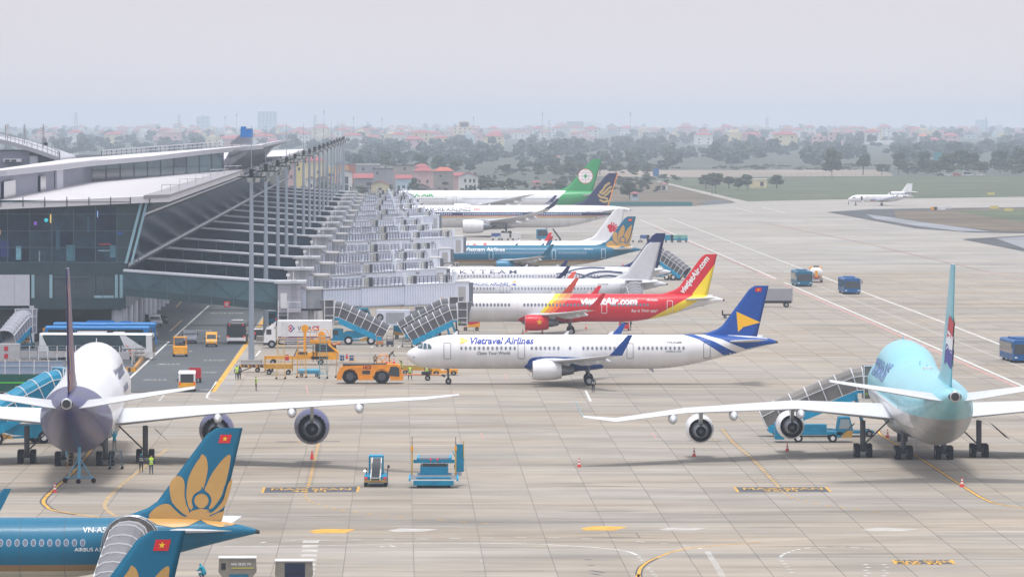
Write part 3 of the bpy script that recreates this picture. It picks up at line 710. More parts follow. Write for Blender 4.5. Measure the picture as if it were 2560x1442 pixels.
# everything aft of the last white band
vs = []; fs = []
k = 0
for i, x in enumerate([36.0+.35*i for i in range(25)]+[44.5]):
    tp, bt = H.tb(x); zc = [(36.0, 5.95), (38.0, 5.45), (40, 4.6), (42, 3.9), (43, 3.2), (44.6, 2.5)]; lo = np.interp(x, [a for a, _ in zc], [b for _, b in zc]); lo = max(lo, bt+.001)
    for j in range(9): vs.append((x, lo+(tp-lo)*j/8))
for i in range(25):
    for j in range(8): fs.append((i*9+j, i*9+j+1, (i+1)*9+j+1, (i+1)*9+j))
for sg in (1, -1):
    decal('livery_tail_patch', fu, [(vs, fs)], (lambda x, z: H.side(x, z, .013)) if sg == 1 else (lambda x, z: (H.side(x, z, .013)[0], -H.side(x, z, .013)[1], H.side(x, z, .013)[2])), blue)
decal('emblem', fo, [pl((39.75, 8.75), (42.65, 7.45), (40.6, 6.9), (39.95, 6.3))], lambda a, b: fm(a, b, .02), ylogo, [39.6+.25*i for i in range(12)], [6.4+.25*i for i in range(10)])
flag(fo, fm, 42.4, 11.38, .74, .48, .1)
lettering(fu, H, 'Vietravel Airlines', 7.7, 15.35, 4.95, .74, bluetxt, .25, .03); lettering(fu, H, 'Open Your World', 8.55, 12.5, 3.68, .38, gtxt, .2, .012)
lettering(fu, H, 'VN-A288', 31.3, 33.1, 5.0, .30, gtxt, 0, .01); lettering(fu, H, 'AIRBUS A321', 31.2, 33.15, 3.95, .2, navytxt, 0, .01)
decal('emblem', fu, [pl((6.5, 5.68), (7.6, 5.3), (6.5, 4.9))], lambda a, b: H.side(a, b, .02), ylogo, (), zcuts(H))
decal('wheel_well_curve', fu, [pl(*crom([(14.7, 2.2), (14.75, 3.0), (15.6, 3.35), (18, 3.4), (21.0, 3.3), (22.5, 3.1), (22.5, 2.1), (20, 1.95), (16, 1.95)], 4, True))], lambda a, b: H.side(a, b, .016), blue, [14.5+.4*i for i in range(22)], zcuts(H, .15))
MB().bar((.9, -1.16, 3.32), (.9, -1.2, 3.32), .08, darkm).build('sensor', fu)
A1 = t
# --- red and white airliner with the yellow-edged red tail
red = mt('bright_red_paint', (212, 18, 40), rough=.4, coat=.1, spec=.3, var=.06); yl2 = mt('bright_yellow_paint', (250, 222, 20), rough=.4, var=.03); or2 = mt('warm_orange_paint', (250, 150, 30), rough=.4, var=.0); or3 = mt('salmon_orange_paint', (240, 110, 50), rough=.4, var=0)
LN = [((16.2, 1.9), (19.7, 6.0)), ((16.7, 1.9), (20.5, 6.0)), ((17.3, 1.9), (21.4, 6.0)), ((18.0, 1.9), (22.4, 6.0)), ((32.7, 1.9), (40.4, 6.0)), ((35.0, 1.9), (42.7, 6.0))]
f0, f1, f2, f3, f4, f5 = [linef(*a) for a in LN]
tf = (((39.6, 5.5), (44.3, 11.7)),); ft = linef(*tf[0])
t, fu, fo, H, fm = airliner('airliner', 'red, yellow and white airliner with red engines at the nearest boarding bridge', place(1056, 16.88), windows=[(5.9, 13.3), (15.1, 25.9), (28, 33.8)], win_z=4.42,
    regions=(LN, [(yl2, lambda x, z: f0(x, z) < 0), (or2, lambda x, z: f1(x, z) < 0), (or3, lambda x, z: f2(x, z) < 0), (red, lambda x, z: f3(x, z) < 0), (yl2, lambda x, z: f4(x, z) < 0 and x > 30), (white, lambda x, z: f5(x, z) < 0 and x > 30)]),
    tail_paint=red, fin_regions=(tf, [(yl2, lambda x, z: ft(x, z) < 0)]), engine_paint=red, winglet_paint=red, belly=red, dstyle=(wtxt, pane_m),
    doors=[(4.95, 4.1, .82, 1.9), (14.1, 4.1, .8, 1.85), (26.9, 4.1, .75, 1.8), (36.6, 4.1, .8, 1.85)], **a321)
lettering(fu, H, 'vietjetAir.com', 23.4, 31.8, 4.5, .95, wtxt, .15, .05); lettering(fu, H, 'Bay là Thích ngay!', 30.9, 34.8, 3.4, .38, wtxt, .2, .015); lettering(fu, H, 'VN-A636', 33.1, 34.8, 5.0, .28, wtxt, 0, .02)
v, f = fit_text('vietjetAir.com', 0, 6.5, 0, .85, .15, .035); a_ = math.atan2(6.0, 4.5); vv = [(37.55+x*math.cos(a_)-z*math.sin(a_), 6.0+x*math.sin(a_)+z*math.cos(a_)) for x, z in v]
vv = [(x+1.1, z) for x, z in vv]
decal('lettering', fo, [(vv, f)], lambda a, b: fm(a, b, .02), wtxt, [37+.3*i for i in range(24)], [6+.4*i for i in range(16)])
decal('engine_star', fu, [star(17.3, 2.1, .5)], lambda a, b: (a, -5.75-1.24, b), ylogo)
# --- silver white airliner with a red-tipped wing, covered stairs at the rear door
L320 = dict(a321); 
def sh(l, d): return [(q[0]-d,)+tuple(q[1:]) for q in l]
d_ = 3.0; e_ = 6.94
a320 = dict(wing=sh(A321_WING, 3.6), hs=sh(A321_HS, e_), fin=tuple((a-e_, b) for a, b in A321_FIN[:4])+(A321_FIN[4],), winglet=sh(A321_WL, 3.6), gearp=[(5.07, 0, .38, .22, 0, 'nose_gear'), (17.7, -3.8, .6, .4, 0, 'main_gear'), (17.7, 3.8, .6, .4, 0, 'main_gear')], L=37.57, eng=(5.75, 1.95, 1.18, 3.5, 11.55))
silver = mt('silver_white_paint', (205, 206, 212), rough=.35, var=.06, coat=.3); salm = mt('orange_red_paint', (235, 84, 60), rough=.4, var=.04)
t, fu, fo, H, fm = airliner('airliner', 'plain silver-white airliner with a grey tail and orange-red wing tips behind the red one', place(1086, 15.42), windows=[(5.9, 9.8), (12.6, 26.8)], win_z=4.42, tail_paint=silver, winglet_paint=salm, paint=silver, doors=[(4.95, 4.1, .82, 1.9), (10.9, 4.3, .55, 1.1), (12.0, 4.3, .55, 1.1), (30.6, 4.1, .8, 1.85)], **a320)
lettering(fu, H, 'PACIFIC AIRLINES', 6.2, 12.0, 4.95, .46, mt('lettering_deep_blue', (40, 72, 150), var=0), .2, .02); lettering(fu, H, 'VN-A569', 26.4, 28.1, 5.0, .28, gtxt)
decal('emblem', fu, [pl((12.4, 5.35), (13.0, 5.65), (13.0, 5.3)), pl((12.8, 5.35), (13.2, 5.7), (13.2, 5.3))], lambda a, b: H.side(a, b, .02), or2, (), zcuts(H)); decal('emblem', fu, [pl((12.3, 5.1), (13.2, 5.25), (13.2, 4.9))], lambda a, b: H.side(a, b, .02), bluetxt)
PAC = t
# --- alliance livery: silver white with navy fin and navy ribbons
navy = mt('navy_paint', (10, 34, 92), rough=.4, var=.05, coat=.05, spec=.3)
t, fu, fo, H, fm = airliner('airliner', 'white airliner with navy tail fin, navy ribbons and wide-spaced navy capitals', place(1040, 14.3), windows=[(5.9, 13.3), (15.1, 25.9), (28, 33.8)], win_z=4.42, tail_paint=navy, winglet_paint=navy, paint=mt('cool_white_paint', (216, 217, 224), rough=.35, var=.05, coat=.3), doors=[(4.95, 4.1, .82, 1.9), (14.1, 4.1, .8, 1.85), (26.9, 4.1, .75, 1.8), (36.4, 4.1, .8, 1.85)], **a321)
lettering(fu, H, 'S K Y T E A M', 6.2, 17.6, 4.85, .64, navytxt, 0, .012)
for a, b in (([(24.5, 4.0), (27, 5.3), (30, 5.8), (33, 5.75)], .28), ([(24.5, 4.8), (27, 5.0), (30, 4.4), (33, 3.7)], .22), ([(28.5, 3.9), (31, 5.0), (33.5, 5.2), (36, 5.0)], .4), ([(31, 4.0), (33.5, 4.5), (36, 4.1)], .3)):
    decal('livery_ribbon', fu, [strip2(crom(a, 6), b)], lambda x, z: H.side(x, z, .014), navytxt, (), zcuts(H))
decal('emblem', fo, [ringshape(41.1, 8.6, 1.0, .12, -60, 60)], lambda a, b: fm(a, b, .02), wtxt, [40+.25*i for i in range(14)])
SKY = t
# --- teal airliners with the golden lotus
vteal = mt('deep_teal_paint', (0, 104, 138), rough=.45, var=.06, coat=.08, spec=.3); vgold = mt('lotus_gold', (196, 152, 84), rough=.4, var=.04); vcream = mt('cream_belly_paint', (196, 190, 172), rough=.4, var=.05); vbrown = mt('brown_gold_band', (150, 116, 72), rough=.4, var=.03)
vwin = mt('window_surround_pale_blue', (170, 190, 215), var=0)
def petal(pts, n=7): return pl(*crom(pts, n, True))
def lotus(fo, fm, fu, H, ox=0.0):
    c_ = [(x+ox, z) for x, z in ()]
    X = lambda l: [(x+ox, z) for x, z in l]
    fp = [[(41.0, 10.15), (41.28, 9.9), (41.38, 9.3), (41.3, 8.7), (41.15, 8.1), (41.0, 7.75), (40.5, 7.55), (40.32, 7.1), (40.4, 6.7), (40.2, 6.5), (40.0, 7.2), (39.98, 7.8), (40.12, 8.6), (40.5, 9.4), (40.85, 9.9)],
          [(42.8, 10.12), (42.86, 9.85), (42.72, 9.0), (42.55, 8.3), (42.25, 7.4), (41.75, 6.7), (41.45, 6.6), (41.62, 7.1), (41.5, 7.5), (41.18, 7.8), (41.3, 8.15), (41.6, 8.8), (42.05, 9.45), (42.5, 9.95)],
          [(39.4, 8.75), (39.72, 8.6), (39.86, 8.2), (39.86, 7.4), (40.0, 6.9), (40.15, 6.4), (39.95, 6.15), (39.4, 6.6), (39.05, 7.0), (38.9, 7.6), (38.88, 8.2), (39.1, 8.55)],
          [(42.98, 8.5), (42.72, 8.25), (42.55, 7.7), (42.35, 7.1), (41.85, 6.5), (41.45, 6.25), (41.8, 6.2), (42.35, 6.55), (42.6, 7.0), (42.85, 7.8)],
          [(37.55, 6.2), (37.9, 6.6), (38.4, 6.88), (38.85, 6.88), (39.2, 6.55), (39.6, 6.2), (39.9, 6.0), (38.8, 5.9), (37.7, 5.92)]]
    pls = [petal(X(q), 4) for q in fp]
    pls.append(pl(*X([(37.2, 5.8), (37.4, 5.97), (38.5, 5.97), (39.9, 6.08), (40.3, 6.45), (40.9, 6.6), (41.5, 6.5), (41.5, 6.15), (42.45, 6.45), (42.3, 5.8)])))
    pls.append(disc(40.96+ox, 7.12, .5, 20))
    cx_ = [36.8+.35*i for i in range(19)]; cz_ = [5.9+.35*i for i in range(13)]
    decal('lotus_emblem', fo, pls, lambda a, b: fm(a, b, .018), vgold, cx_, cz_)
    decal('lotus_outline', fo, [ringshape(40.96+ox, 7.12, .5, .07, -62, 242, 22), pl(*X([(41.02, 8.05), (41.12, 7.8), (41.4, 7.62), (40.6, 7.62), (40.9, 7.8)]))]+[strip2(crom(X(q), 5), .07) for q in ([(40.0, 8.3), (39.93, 7.5), (40.0, 6.9), (40.28, 6.42)], [(42.5, 8.1), (42.28, 7.35), (41.9, 6.75), (41.35, 6.38)], [(39.1, 6.9), (39.5, 6.4), (40.0, 6.1)], [(42.5, 6.72), (42.1, 6.4), (41.5, 6.12)])], lambda a, b: fm(a, b, .03), vteal, cx_, cz_)
    decal('lotus_base', fu, [pl(*X([(37.4, 5.95), (38.1, 5.6), (39.2, 5.42), (40.1, 5.5), (40.9, 5.86), (41.4, 5.6), (42.2, 5.42), (43.0, 5.52), (43.4, 5.68), (42.9, 5.74), (42.0, 5.8), (40.5, 5.9)]))], lambda a, b: H.side(a, min(b, H.tb(a)[0]-.01), .02), vgold, [36.5+.3*i for i in range(20)], zcuts(H, .12))
LV = [((0, 3.05), (45, 3.05)), ((0, 2.62), (45, 2.62)), ((31.0, 2.62), (44.6, 5.0))]
def vna(label, loc, neo=True, **k):
    rr = (LV[:2], [(vcream, lambda x, z: z < 3.05 and x < 38.5), (vbrown, lambda x, z: 2.62 < z < 3.05 and x < 38.5)])
    t, fu, fo, H, fm = airliner('airliner', label, loc, windows=[(6.4, 13.3), (15.1, 25.9), (28, 33.5)], win_z=4.5, paint=vteal, regions=rr, tail_paint=vteal, winglet_paint=vteal, engine_paint=mt('light_teal_paint', (8, 118, 160), rough=.35, var=.04), dstyle=(wtxt, vwin), belly=vcream,
        doors=[(4.95, 4.1, .82, 1.9), (14.1, 4.1, .8, 1.85), (26.9, 4.1, .75, 1.8), (37.0, 4.3, .8, 1.85)], **a321, **k)
    lotus(fo, fm, fu, H); flag(fo, fm, 42.5, 11.15, .75, .55, .25)
    return t, fu, fo, H, fm
t, fu, fo, H, fm = vna('teal airliner with golden lotus tail docked at a boarding bridge among the white jets', place(1055, 12.25))
lettering(fu, H, 'Vietnam Airlines', 8.8, 16.9, 4.85, .72, wtxt, 0, .015); lettering(fu, H, 'VN-A616', 33.0, 34.8, 5.1, .28, wtxt)
t, fu, fo, H, fm = vna('teal airliner with golden lotus tail at bottom left, covered stairs at its rear door', (-24.6*0+(643-1280)/38.2-44.6, F/38.2, 0), fuse_n=64)
lettering(fu, H, 'VN-A516', 33.3, 35.35, 5.15, .32, wtxt, 0, .012); lettering(fu, H, 'AIRBUS A321', 32.8, 34.85, 3.95, .24, wtxt, 0, .012)
VN1 = t; print('VN1', t.location)
t, fu, fo, H, fm = vna('nearest teal airliner, only its lotus tail fin showing at the lower left', ((512-1280)/50.8-44.6, F/50.8, 0))
# --- white tail with a red emblem (smaller jet behind the teal one)
t, fu, fo, H, fm = airliner('airliner', 'white airliner with a red winged emblem on its tail behind the teal lotus jet', place(1085, 11.62), D=4.0, L=42.1, zb=1.5, windows=[(5.9, 32)], win_z=4.1, paint=white, wing=[(a-1, b, c-.2, d, e) for a, b, c, d, e in A321_WING], hs=sh(A321_HS, 2.6), fin=((33.4, 5.2), (38.9, 12.4), (40.9, 12.4), (39.9, 5.2), (3.6, .2)), winglet=[(23.1, 17.0, 4.0, 1.55), (23.6, 17.3, 4.6, 1.2), (24.9, 17.9, 6.9, .6)], winglet_paint=red, gearp=A321_G, eng=(4.9, 1.75, 1.15, 3.6, 13.4))
def lionhead(cx, cz, r):
    s_ = [disc(cx-r*.25, cz+r*.3, r*.36), disc(cx-r*.1, cz-r*.2, r*.3)]
    for k in range(7):
        a = math.radians(-60+24*k); s_.append(pl((cx+r*.2*math.cos(a+.5), cz-.1*r+r*.2*math.sin(a+.5)), (cx+r*math.cos(a), cz+r*math.sin(a)), (cx+r*.95*math.cos(a+.2), cz+r*.95*math.sin(a+.2)), (cx+r*.22*math.cos(a+.9), cz+r*.22*math.sin(a+.9))))
    return s_
decal('emblem', fo, lionhead(38.2, 8.1, 1.5), lambda a, b: fm(a, b, .02), red, [36+.3*i for i in range(14)], [6+.4*i for i in range(10)])
lettering(fu, H, 'ai', 6.0, 7.7, 4.5, .6, red, .2, .02); decal('emblem', fu, [pl((8.3, 4.6), (9.2, 4.6), (9.2, 5.0), (8.3, 5.0)), disc(11, 4.85, .45, 16, .28)], lambda a, b: H.side(a, b, .02), red, (), zcuts(H))
# --- wide-body with navy tail, golden bird, navy and gold stripes
gold = mt('pale_gold_paint', (190, 164, 104), rough=.4, var=.03); navy2 = mt('dark_blue_paint', (8, 24, 76), rough=.35, var=.04)
k = 1.43
A350_WING = [(22.0, 2.0, 3.6, 12.5, .12), (23.5, 3.0, 3.7, 11.2, .12), (29.6, 11.5, 4.4, 6.6, .11), (37.5, 23.0, 5.9, 3.6, .10), (42.0, 29.0, 7.2, 2.3, .09), (43.5, 30.4, 7.9, 1.7, .08)]
t, fu, fo, H, fm = airliner('wide_body_airliner', 'wide-body airliner with dark blue tail, golden bird and blue and gold stripes along its side', place(955, 9.28), D=6.05, w_=5.96, L=66.8, zb=2.35, windows=[(9, 19), (22, 38), (42, 54)], win_z=6.05, paint=white, tail_paint=navy2, wing=A350_WING,
    hs=[(58, .4, 6.6, 6.5, .09), (59, 1.5, 6.7, 5.6, .09), (63.6, 9.3, 7.5, 2.4, .08)], fin=((53.6, 8.2), (60.8, 17.0), (63.6, 17.0), (61.0, 8.0), (4, .2)), winglet=[(43.3, 30.4, 7.9, 1.8), (44.8, 31.3, 8.7, 1.5), (46.8, 32.0, 10.6, .7)], winglet_paint=navy2, eng=(10.2, 2.85, 1.85, 5.6, 21.8), gearp=[(6.5, 0, .5, .3, 0, 'nose_gear'), (33.5, -5.3, .68, .5, 1.8, 'main_gear'), (33.5, 5.3, .68, .5, 1.8, 'main_gear')],
    doors=[(7.6, 5.6, 1.0, 2.1), (20.5, 5.6, 1.0, 2.1), (40.0, 5.6, 1.0, 2.1), (55.6, 5.6, 1.0, 2.1)], tail=.95)
xcs = [1+1.5*i for i in range(44)]
decal('livery_band', fu, [pl((4, 6.5), (58, 6.5), (63, 6.3), (63, 5.9), (58, 5.6), (4, 5.6))], lambda x, z: H.side(x, z, .02), navy2, xcs, zcuts(H)); decal('livery_band', fu, [pl((4, 5.35), (58, 5.35), (58, 5.0), (4, 5.0))], lambda x, z: H.side(x, z, .02), gold, xcs, zcuts(H))
decal('livery_line', fu, [pl((4, 5.55), (60, 5.55), (60, 5.44), (4, 5.44))], lambda x, z: H.side(x, z, .022), or3, xcs, zcuts(H))
sh_ = []
for a, b in ((9, 19), (22, 38), (42, 54)):
    x = a
    while x < b: sh_.append(disc(x, 6.05, .17, 10, .24)); x += .6
decal('cabin_windows', fu, sh_, lambda x, z: H.side(x, z, .035), vwin)['kind'] = 'stuff'
lettering(fu, H, 'SINGAPORE AIRLINES', 8.2, 23.9, 6.85, .85, navytxt, 0, .02); decal('flag', fu, [pl((24.8, 7.1), (26.4, 7.1), (26.4, 7.5), (24.8, 7.5))], lambda x, z: H.side(x, z, .02), red)
bird = [strip2(crom(q, 5), w_) for q, w_ in (([(58.6, 9.9), (59.8, 9.3), (61.4, 9.6), (61.6, 9.9)], .5), ([(58.2, 11.3), (58.9, 10.6), (60.2, 10.3), (60.9, 9.9)], .55), ([(58.6, 11.6), (59.6, 12.6), (60.2, 13.6), (61.4, 14.4)], .6), ([(59.1, 11.3), (60.1, 11.9), (60.9, 12.8), (61.9, 13.4)], .55), ([(59.8, 11.0), (60.6, 11.3), (61.2, 12.0), (62.0, 12.4)], .5))]
decal('bird_emblem', fo, bird, lambda a, b: fm(a, b, .03), gold, [56+.4*i for i in range(18)], [9+.5*i for i in range(13)])
fs_ = linef((60.7, 8.0), (63.3, 17.0)); decal('livery_line', fo, [pl((60.75, 8.2), (61.0, 8.2), (63.55, 16.9), (63.3, 16.9))], lambda a, b: fm(a, b, .03), or2)
# --- long wide-body with green tail
green = mt('green_paint', (16, 150, 78), rough=.35, var=.04); dgrn = mt('dark_teal_belly_paint', (50, 84, 112), rough=.4, var=.04)
ln = [((53.8, 2.6), (60.5, 9.0)), ((0, 3.75), (74, 3.75)), ((60, 3.0), (73, 7.2))]; g0 = linef(*ln[0])
t, fu, fo, H, fm = airliner('wide_body_airliner', 'long white wide-body airliner with green tail and white globe emblem, farthest parked', place(946, 7.82), D=6.2, L=73.9, zb=2.45, windows=[(11, 22), (27, 43), (46, 58)], win_z=6.0, paint=white, tail_paint=green,
    regions=(ln[:2], [(dgrn, lambda x, z: z < 3.75), (green, lambda x, z: g0(x, z) < 0 and z > 3.75 and x > 40)]), wing=[(25.5, 2.0, 3.4, 13.5, .12), (27, 3.1, 3.5, 12, .12), (33, 11, 4.4, 7.6, .11), (42, 24, 6.4, 3.6, .1), (47, 30.5, 7.6, 2.2, .09), (50, 32.4, 8.0, .9, .07)],
    hs=[(64, .4, 7.0, 7, .09), (65, 1.5, 7.1, 6, .09), (70.3, 10.7, 8.2, 2.4, .08)], fin=((59.5, 8.5), (68.2, 18.6), (71.4, 18.6), (68.6, 8.3), (3, .16)), eng=(9.6, 2.75, 1.9, 5.4, 24.2), gearp=[(5.9, 0, .5, .3, 0, 'nose_gear'), (37, -5.5, .68, .5, 2.9, 'main_gear'), (37, 5.5, .68, .5, 2.9, 'main_gear')],
    doors=[(8, 5.5, 1.1, 2.1), (24.5, 5.5, 1.1, 2.1), (44.5, 5.5, 1.1, 2.1), (61, 5.5, 1.1, 2.1)])
lettering(fu, H, 'EVA AIR', 9.0, 17.8, 6.75, 1.05, green, 0, .05); decal('livery_line', fu, [pl((3, 3.85), (60, 3.85), (60, 3.72), (3, 3.72))], lambda x, z: H.side(x, z, .02), red, [2*i for i in range(1, 32)])
decal('globe_emblem', fo, [disc(66.2, 13.2, 2.35)], lambda a, b: fm(a, b, .03), wtxt, [63+.4*i for i in range(18)], [10+.5*i for i in range(12)])
decal('globe_lines', fo, [ringshape(66.2, 13.2, 2.3, .14), strip2([(63.9, 13.2), (68.5, 13.2)], .08), strip2([(66.2, 10.9), (66.2, 15.5)], .08)]+[strip2(crom([(66.2, 10.9), (66.2+q, 13.2), (66.2, 15.5)], 6), .08) for q in (-1.2, 1.2)]+[strip2([(66.2-w, 13.2+q), (66.2+w, 13.2+q)], .08) for q, w in ((1.1, 2.0), (-1.1, 2.0))], lambda a, b: fm(a, b, .045), mt('emblem_red', (225, 80, 80), var=0), [63+.4*i for i in range(18)])
st = []
for i in range(16):
    q = 1.15 if i % 4 == 0 else (.8 if i % 2 == 0 else .36); a = math.pi*i/8; st.append((66.2+q*math.sin(a), 13.2+q*math.cos(a)))
decal('star_emblem', fo, [([(66.2, 13.2)]+st, [(0, i+1, (i+1) % 16+1) for i in range(16)])], lambda a, b: fm(a, b, .055), green)
# --- two jumbo freighters seen from behind
lilac = mt('violet_grey_paint', (30, 26, 104), rough=.35, coat=.12, var=.4, scale=.5); pale = mt('pale_sky_blue_paint', (132, 205, 220), rough=.35, coat=.2, var=.06, scale=.5); bare = mt('bare_belly_grey', (176, 178, 182), rough=.3, metal=.3, var=.12, scale=.6)
def jumbo(label, loc, rz, L, half, body, tailp, belly_p, eng_p, chev, hump, regs, tip, fin_reg=None, wl=None, er=1.36):
    WG = [(19.5, 2.4, 3.7, 14.5, .12), (21.0, 3.3, 3.8, 13.5, .12), (27.5, 12.0, 4.75, 8.3, .11), (36.5, 22.5, 4.7+(tip[1]-4.6)*.42, 5.2, .10), (tip[0], half-3.0, tip[1]-.45, tip[2]*1.9, .09), (tip[0]+2.6, half, tip[1], tip[2], .07)]
    d = L-70.6; WG = [(a+d*.45, b, c, e, f) for a, b, c, e, f in WG]
    t, fu, fo, H, fm = airliner('jumbo_jet', label, loc, rz, D=6.5, w_=6.5, L=L, zb=2.15, paint=body, tail_paint=tailp, hump=hump, wing=WG, hs=[(L-9.5, .5, 7.2, 8.0, .1), (L-8.3, 2.0, 7.4, 6.9, .1), (L-2.6, 10.9, 9.0, 2.6, .09)],
        fin=((L-15.5, 8.3), (L-4.2, 19.25), (L+.2, 19.25), (L-3.2, 8.1), (4.5, .16)), fin_regions=fin_reg, eng=(12.0, 2.6, er, 4.4, 22.5+d*.45, 21.0, 2.7+(er-1.36)*2.2, er, 4.4, 30.5+d*.45), engine_paint=eng_p, chev=chev, regions=regs, belly=belly_p, winglet=wl, cockpit=False,
        gearp=[(7.8, 0, .6, .4, 0, 'nose_gear'), (31.8+d*.5, -5.5, .63, .5, 1.5, 'main_gear'), (31.8+d*.5, 5.5, .63, .5, 1.5, 'main_gear'), (35.0+d*.5, -1.9, .63, .5, 1.5, 'main_gear'), (35.0+d*.5, 1.9, .63, .5, 1.5, 'main_gear')], fuse_n=56, group='jumbo freighters seen from behind')
    ex = MB(); zc = (H.tb(L)[0]+H.tb(L)[1])/2; n = 20
    R_ = lambda x, r: [(x, r*math.sin(2*math.pi*i/n), zc+r*math.cos(2*math.pi*i/n)) for i in range(n)]
    ex.rings([R_(L+.05, .5), R_(L+.32, .44), R_(L+.32, .36)], alum, caps=False); ex.rings([R_(L+.32, .36), R_(L-.4, .34)], blackp); ex.build('tail_exhaust', fu)
    gd = MB()
    for sg in (-1, 1): gd.poly([(33+d*.5, sg*6.3, 3.4), (35.3+d*.5, sg*6.6, 3.2), (35.6+d*.5, sg*8.1, 1.9), (33.4+d*.5, sg*7.8, 2.0)], darkm); gd.poly([(36.5+d*.5, sg*1.0, 2.3), (37.6+d*.5, sg*1.0, 2.3), (37.5+d*.5, sg*.75, 1.1), (36.7+d*.5, sg*.75, 1.1)], bare)
    gd.build('gear_doors', t)['kind'] = 'stuff'
    return t, fu, fo, H, fm
# right: pale blue with grey underside.  Nose points away: local -x -> world +y
r1 = -math.pi/2
reg = ([((0, 5.4), (70, 5.4)), ((50, 3.2), (70, 7.0)), ((0, 4.1), (70, 4.1))], [(bare, lambda x, z: z < 5.4), (white, lambda x, z: 4.1 < z < 5.4 and x < 55)])
bare2 = mt('silver_stripe_paint', (190, 196, 202), rough=.3, var=.05)
t, fu, fo, H, fm = jumbo('pale sky-blue jumbo freighter parked at the right, seen from its tail', (38.75, 502.6+33.4, 0), r1, 70.6, 32.2, pale, pale, bare2, white, False, 24, reg, (42.5, 4.6, 2.2), wl=[(45.1, 32.2, 4.6, 2.0), (45.9, 32.5, 5.1, 1.5), (46.8, 32.9, 6.1, .8)])
bpt = [(.35, -33, 9.0), (.4, -30, 9.0)]
for z0, z1, m in ((12.7, 14.2, redp), (11.6, 12.9, wtxt), (10.3, 11.7, mt('emblem_indigo', (70, 70, 150), var=0))):
    L_ = 70.6
    pts = crom([(L_-10.3+(z0-8)*1.0, z0), (L_-8.5+(z0-8)*1.0, z0+.2), (L_-5+(z0-8)*.8, z0-.3), (L_-3.6+(z0-8)*.4, z0+.3), (L_-3.0+(z1-8)*.4, z1), (L_-6+(z1-8)*.8, z1), (L_-10+(z1-8), z1+.4)], 5, True)
    for sg in (1, -1): decal('emblem', fo, [pl(*pts)], (lambda a, b, sg=sg: (a, sg*(fm(a, b, .03)[1]), b)), m, [52+1*i for i in range(20)], [9+.5*i for i in range(14)])
v, f = fit_text('KOREAN AIR', 7, 24, 6.7, 1.7, 0, .03)
decal('lettering', fu, [(v, f)], lambda x, z: H.side(x, z, .03), mt('lettering_periwinkle', (120, 150, 205), var=0), [6+1*i for i in range(20)], zcuts(H, .3))
MB().bar((40, 0, 8.63), (40, 0, 8.9), .45, white, 14).build('antenna_dome', fu)
# left: white with violet tail, golden branches
gr = [((48.0, 2.0), (66.0, 10.0))]; gg = linef(*gr[0])
hd = .04
t, fu, fo, H, fm = jumbo('white jumbo freighter with violet and gold tail parked at the left, seen from its tail', (-39.6-hd*35.8, 494+35.9, 0), r1+hd, 76.3, 34.2, white, lilac, white, lilac, True, 26, (gr, [(lilac, lambda x, z: gg(x, z) < 0)]), (46.5, 7.2, 1.6), er=1.66)
goldb = mt('amber_branch_paint', (236, 150, 40), var=.1)
rr_ = random.Random(3)
for sg in (1, -1):
    br = []
    for k in range(5):
        x0 = 76.3-9.5+k*1.5; pts = [(x0+rr_.uniform(-.3, .3), 8.6)]
        for q in range(5): pts.append((pts[-1][0]+2.0*.98+rr_.uniform(-.9, .5), pts[-1][1]+2.0))
        br.append(strip2(crom(pts, 4), .1+.1*rr_.random()))
    br.append(strip2([(76.3-4.3, 8.6), (76.3-1.4, 17.5)], .16))
    br = [([(min(x, 76.3-3.3+(z-8.1)*.3), z) for x, z in v], f) for v, f in br]
    decal('golden_branches', fo, br, (lambda a, b, sg=sg: (a, sg*(fm(a, b, .03)[1]), b)), goldb, [60+1*i for i in range(20)], [9+.8*i for i in range(14)])
def rside(H): return lambda x, z: (H.side(x, z, .03)[0], -H.side(x, z, .03)[1], z)
for k in range(3):
    v, f = fit_text(('STARLIGHT CARGO', 'AIR FREIGHT', 'WORLD LINES')[k], 8, 26, 0, .9, 0, .02) if False else ([], [])
vv = []; ff = []
decal('lettering', fu, [pl((10+i*1.5, 7.2), (11+i*1.5, 7.2), (11.2+i*1.5, 8.2), (10.2+i*1.5, 8.2)) for i in range(10)]+[pl((12+i*1.3, 5.9), (12.8+i*1.3, 5.9), (12.9+i*1.3, 6.5), (12.1+i*1.3, 6.5)) for i in range(9)], rside(H), mt('lettering_slate', (120, 124, 150), var=0), [10+i for i in range(16)], zcuts(H, .3))
# open rear cargo door
MB().rings([[(60+u*2.2, 3.0+.3*math.sin(a), 3.6+1.6*math.cos(a)) for a in [math.pi*j/8 for j in range(9)]] for u in (0, 1)], lilac, close=False, caps=False) if False else None
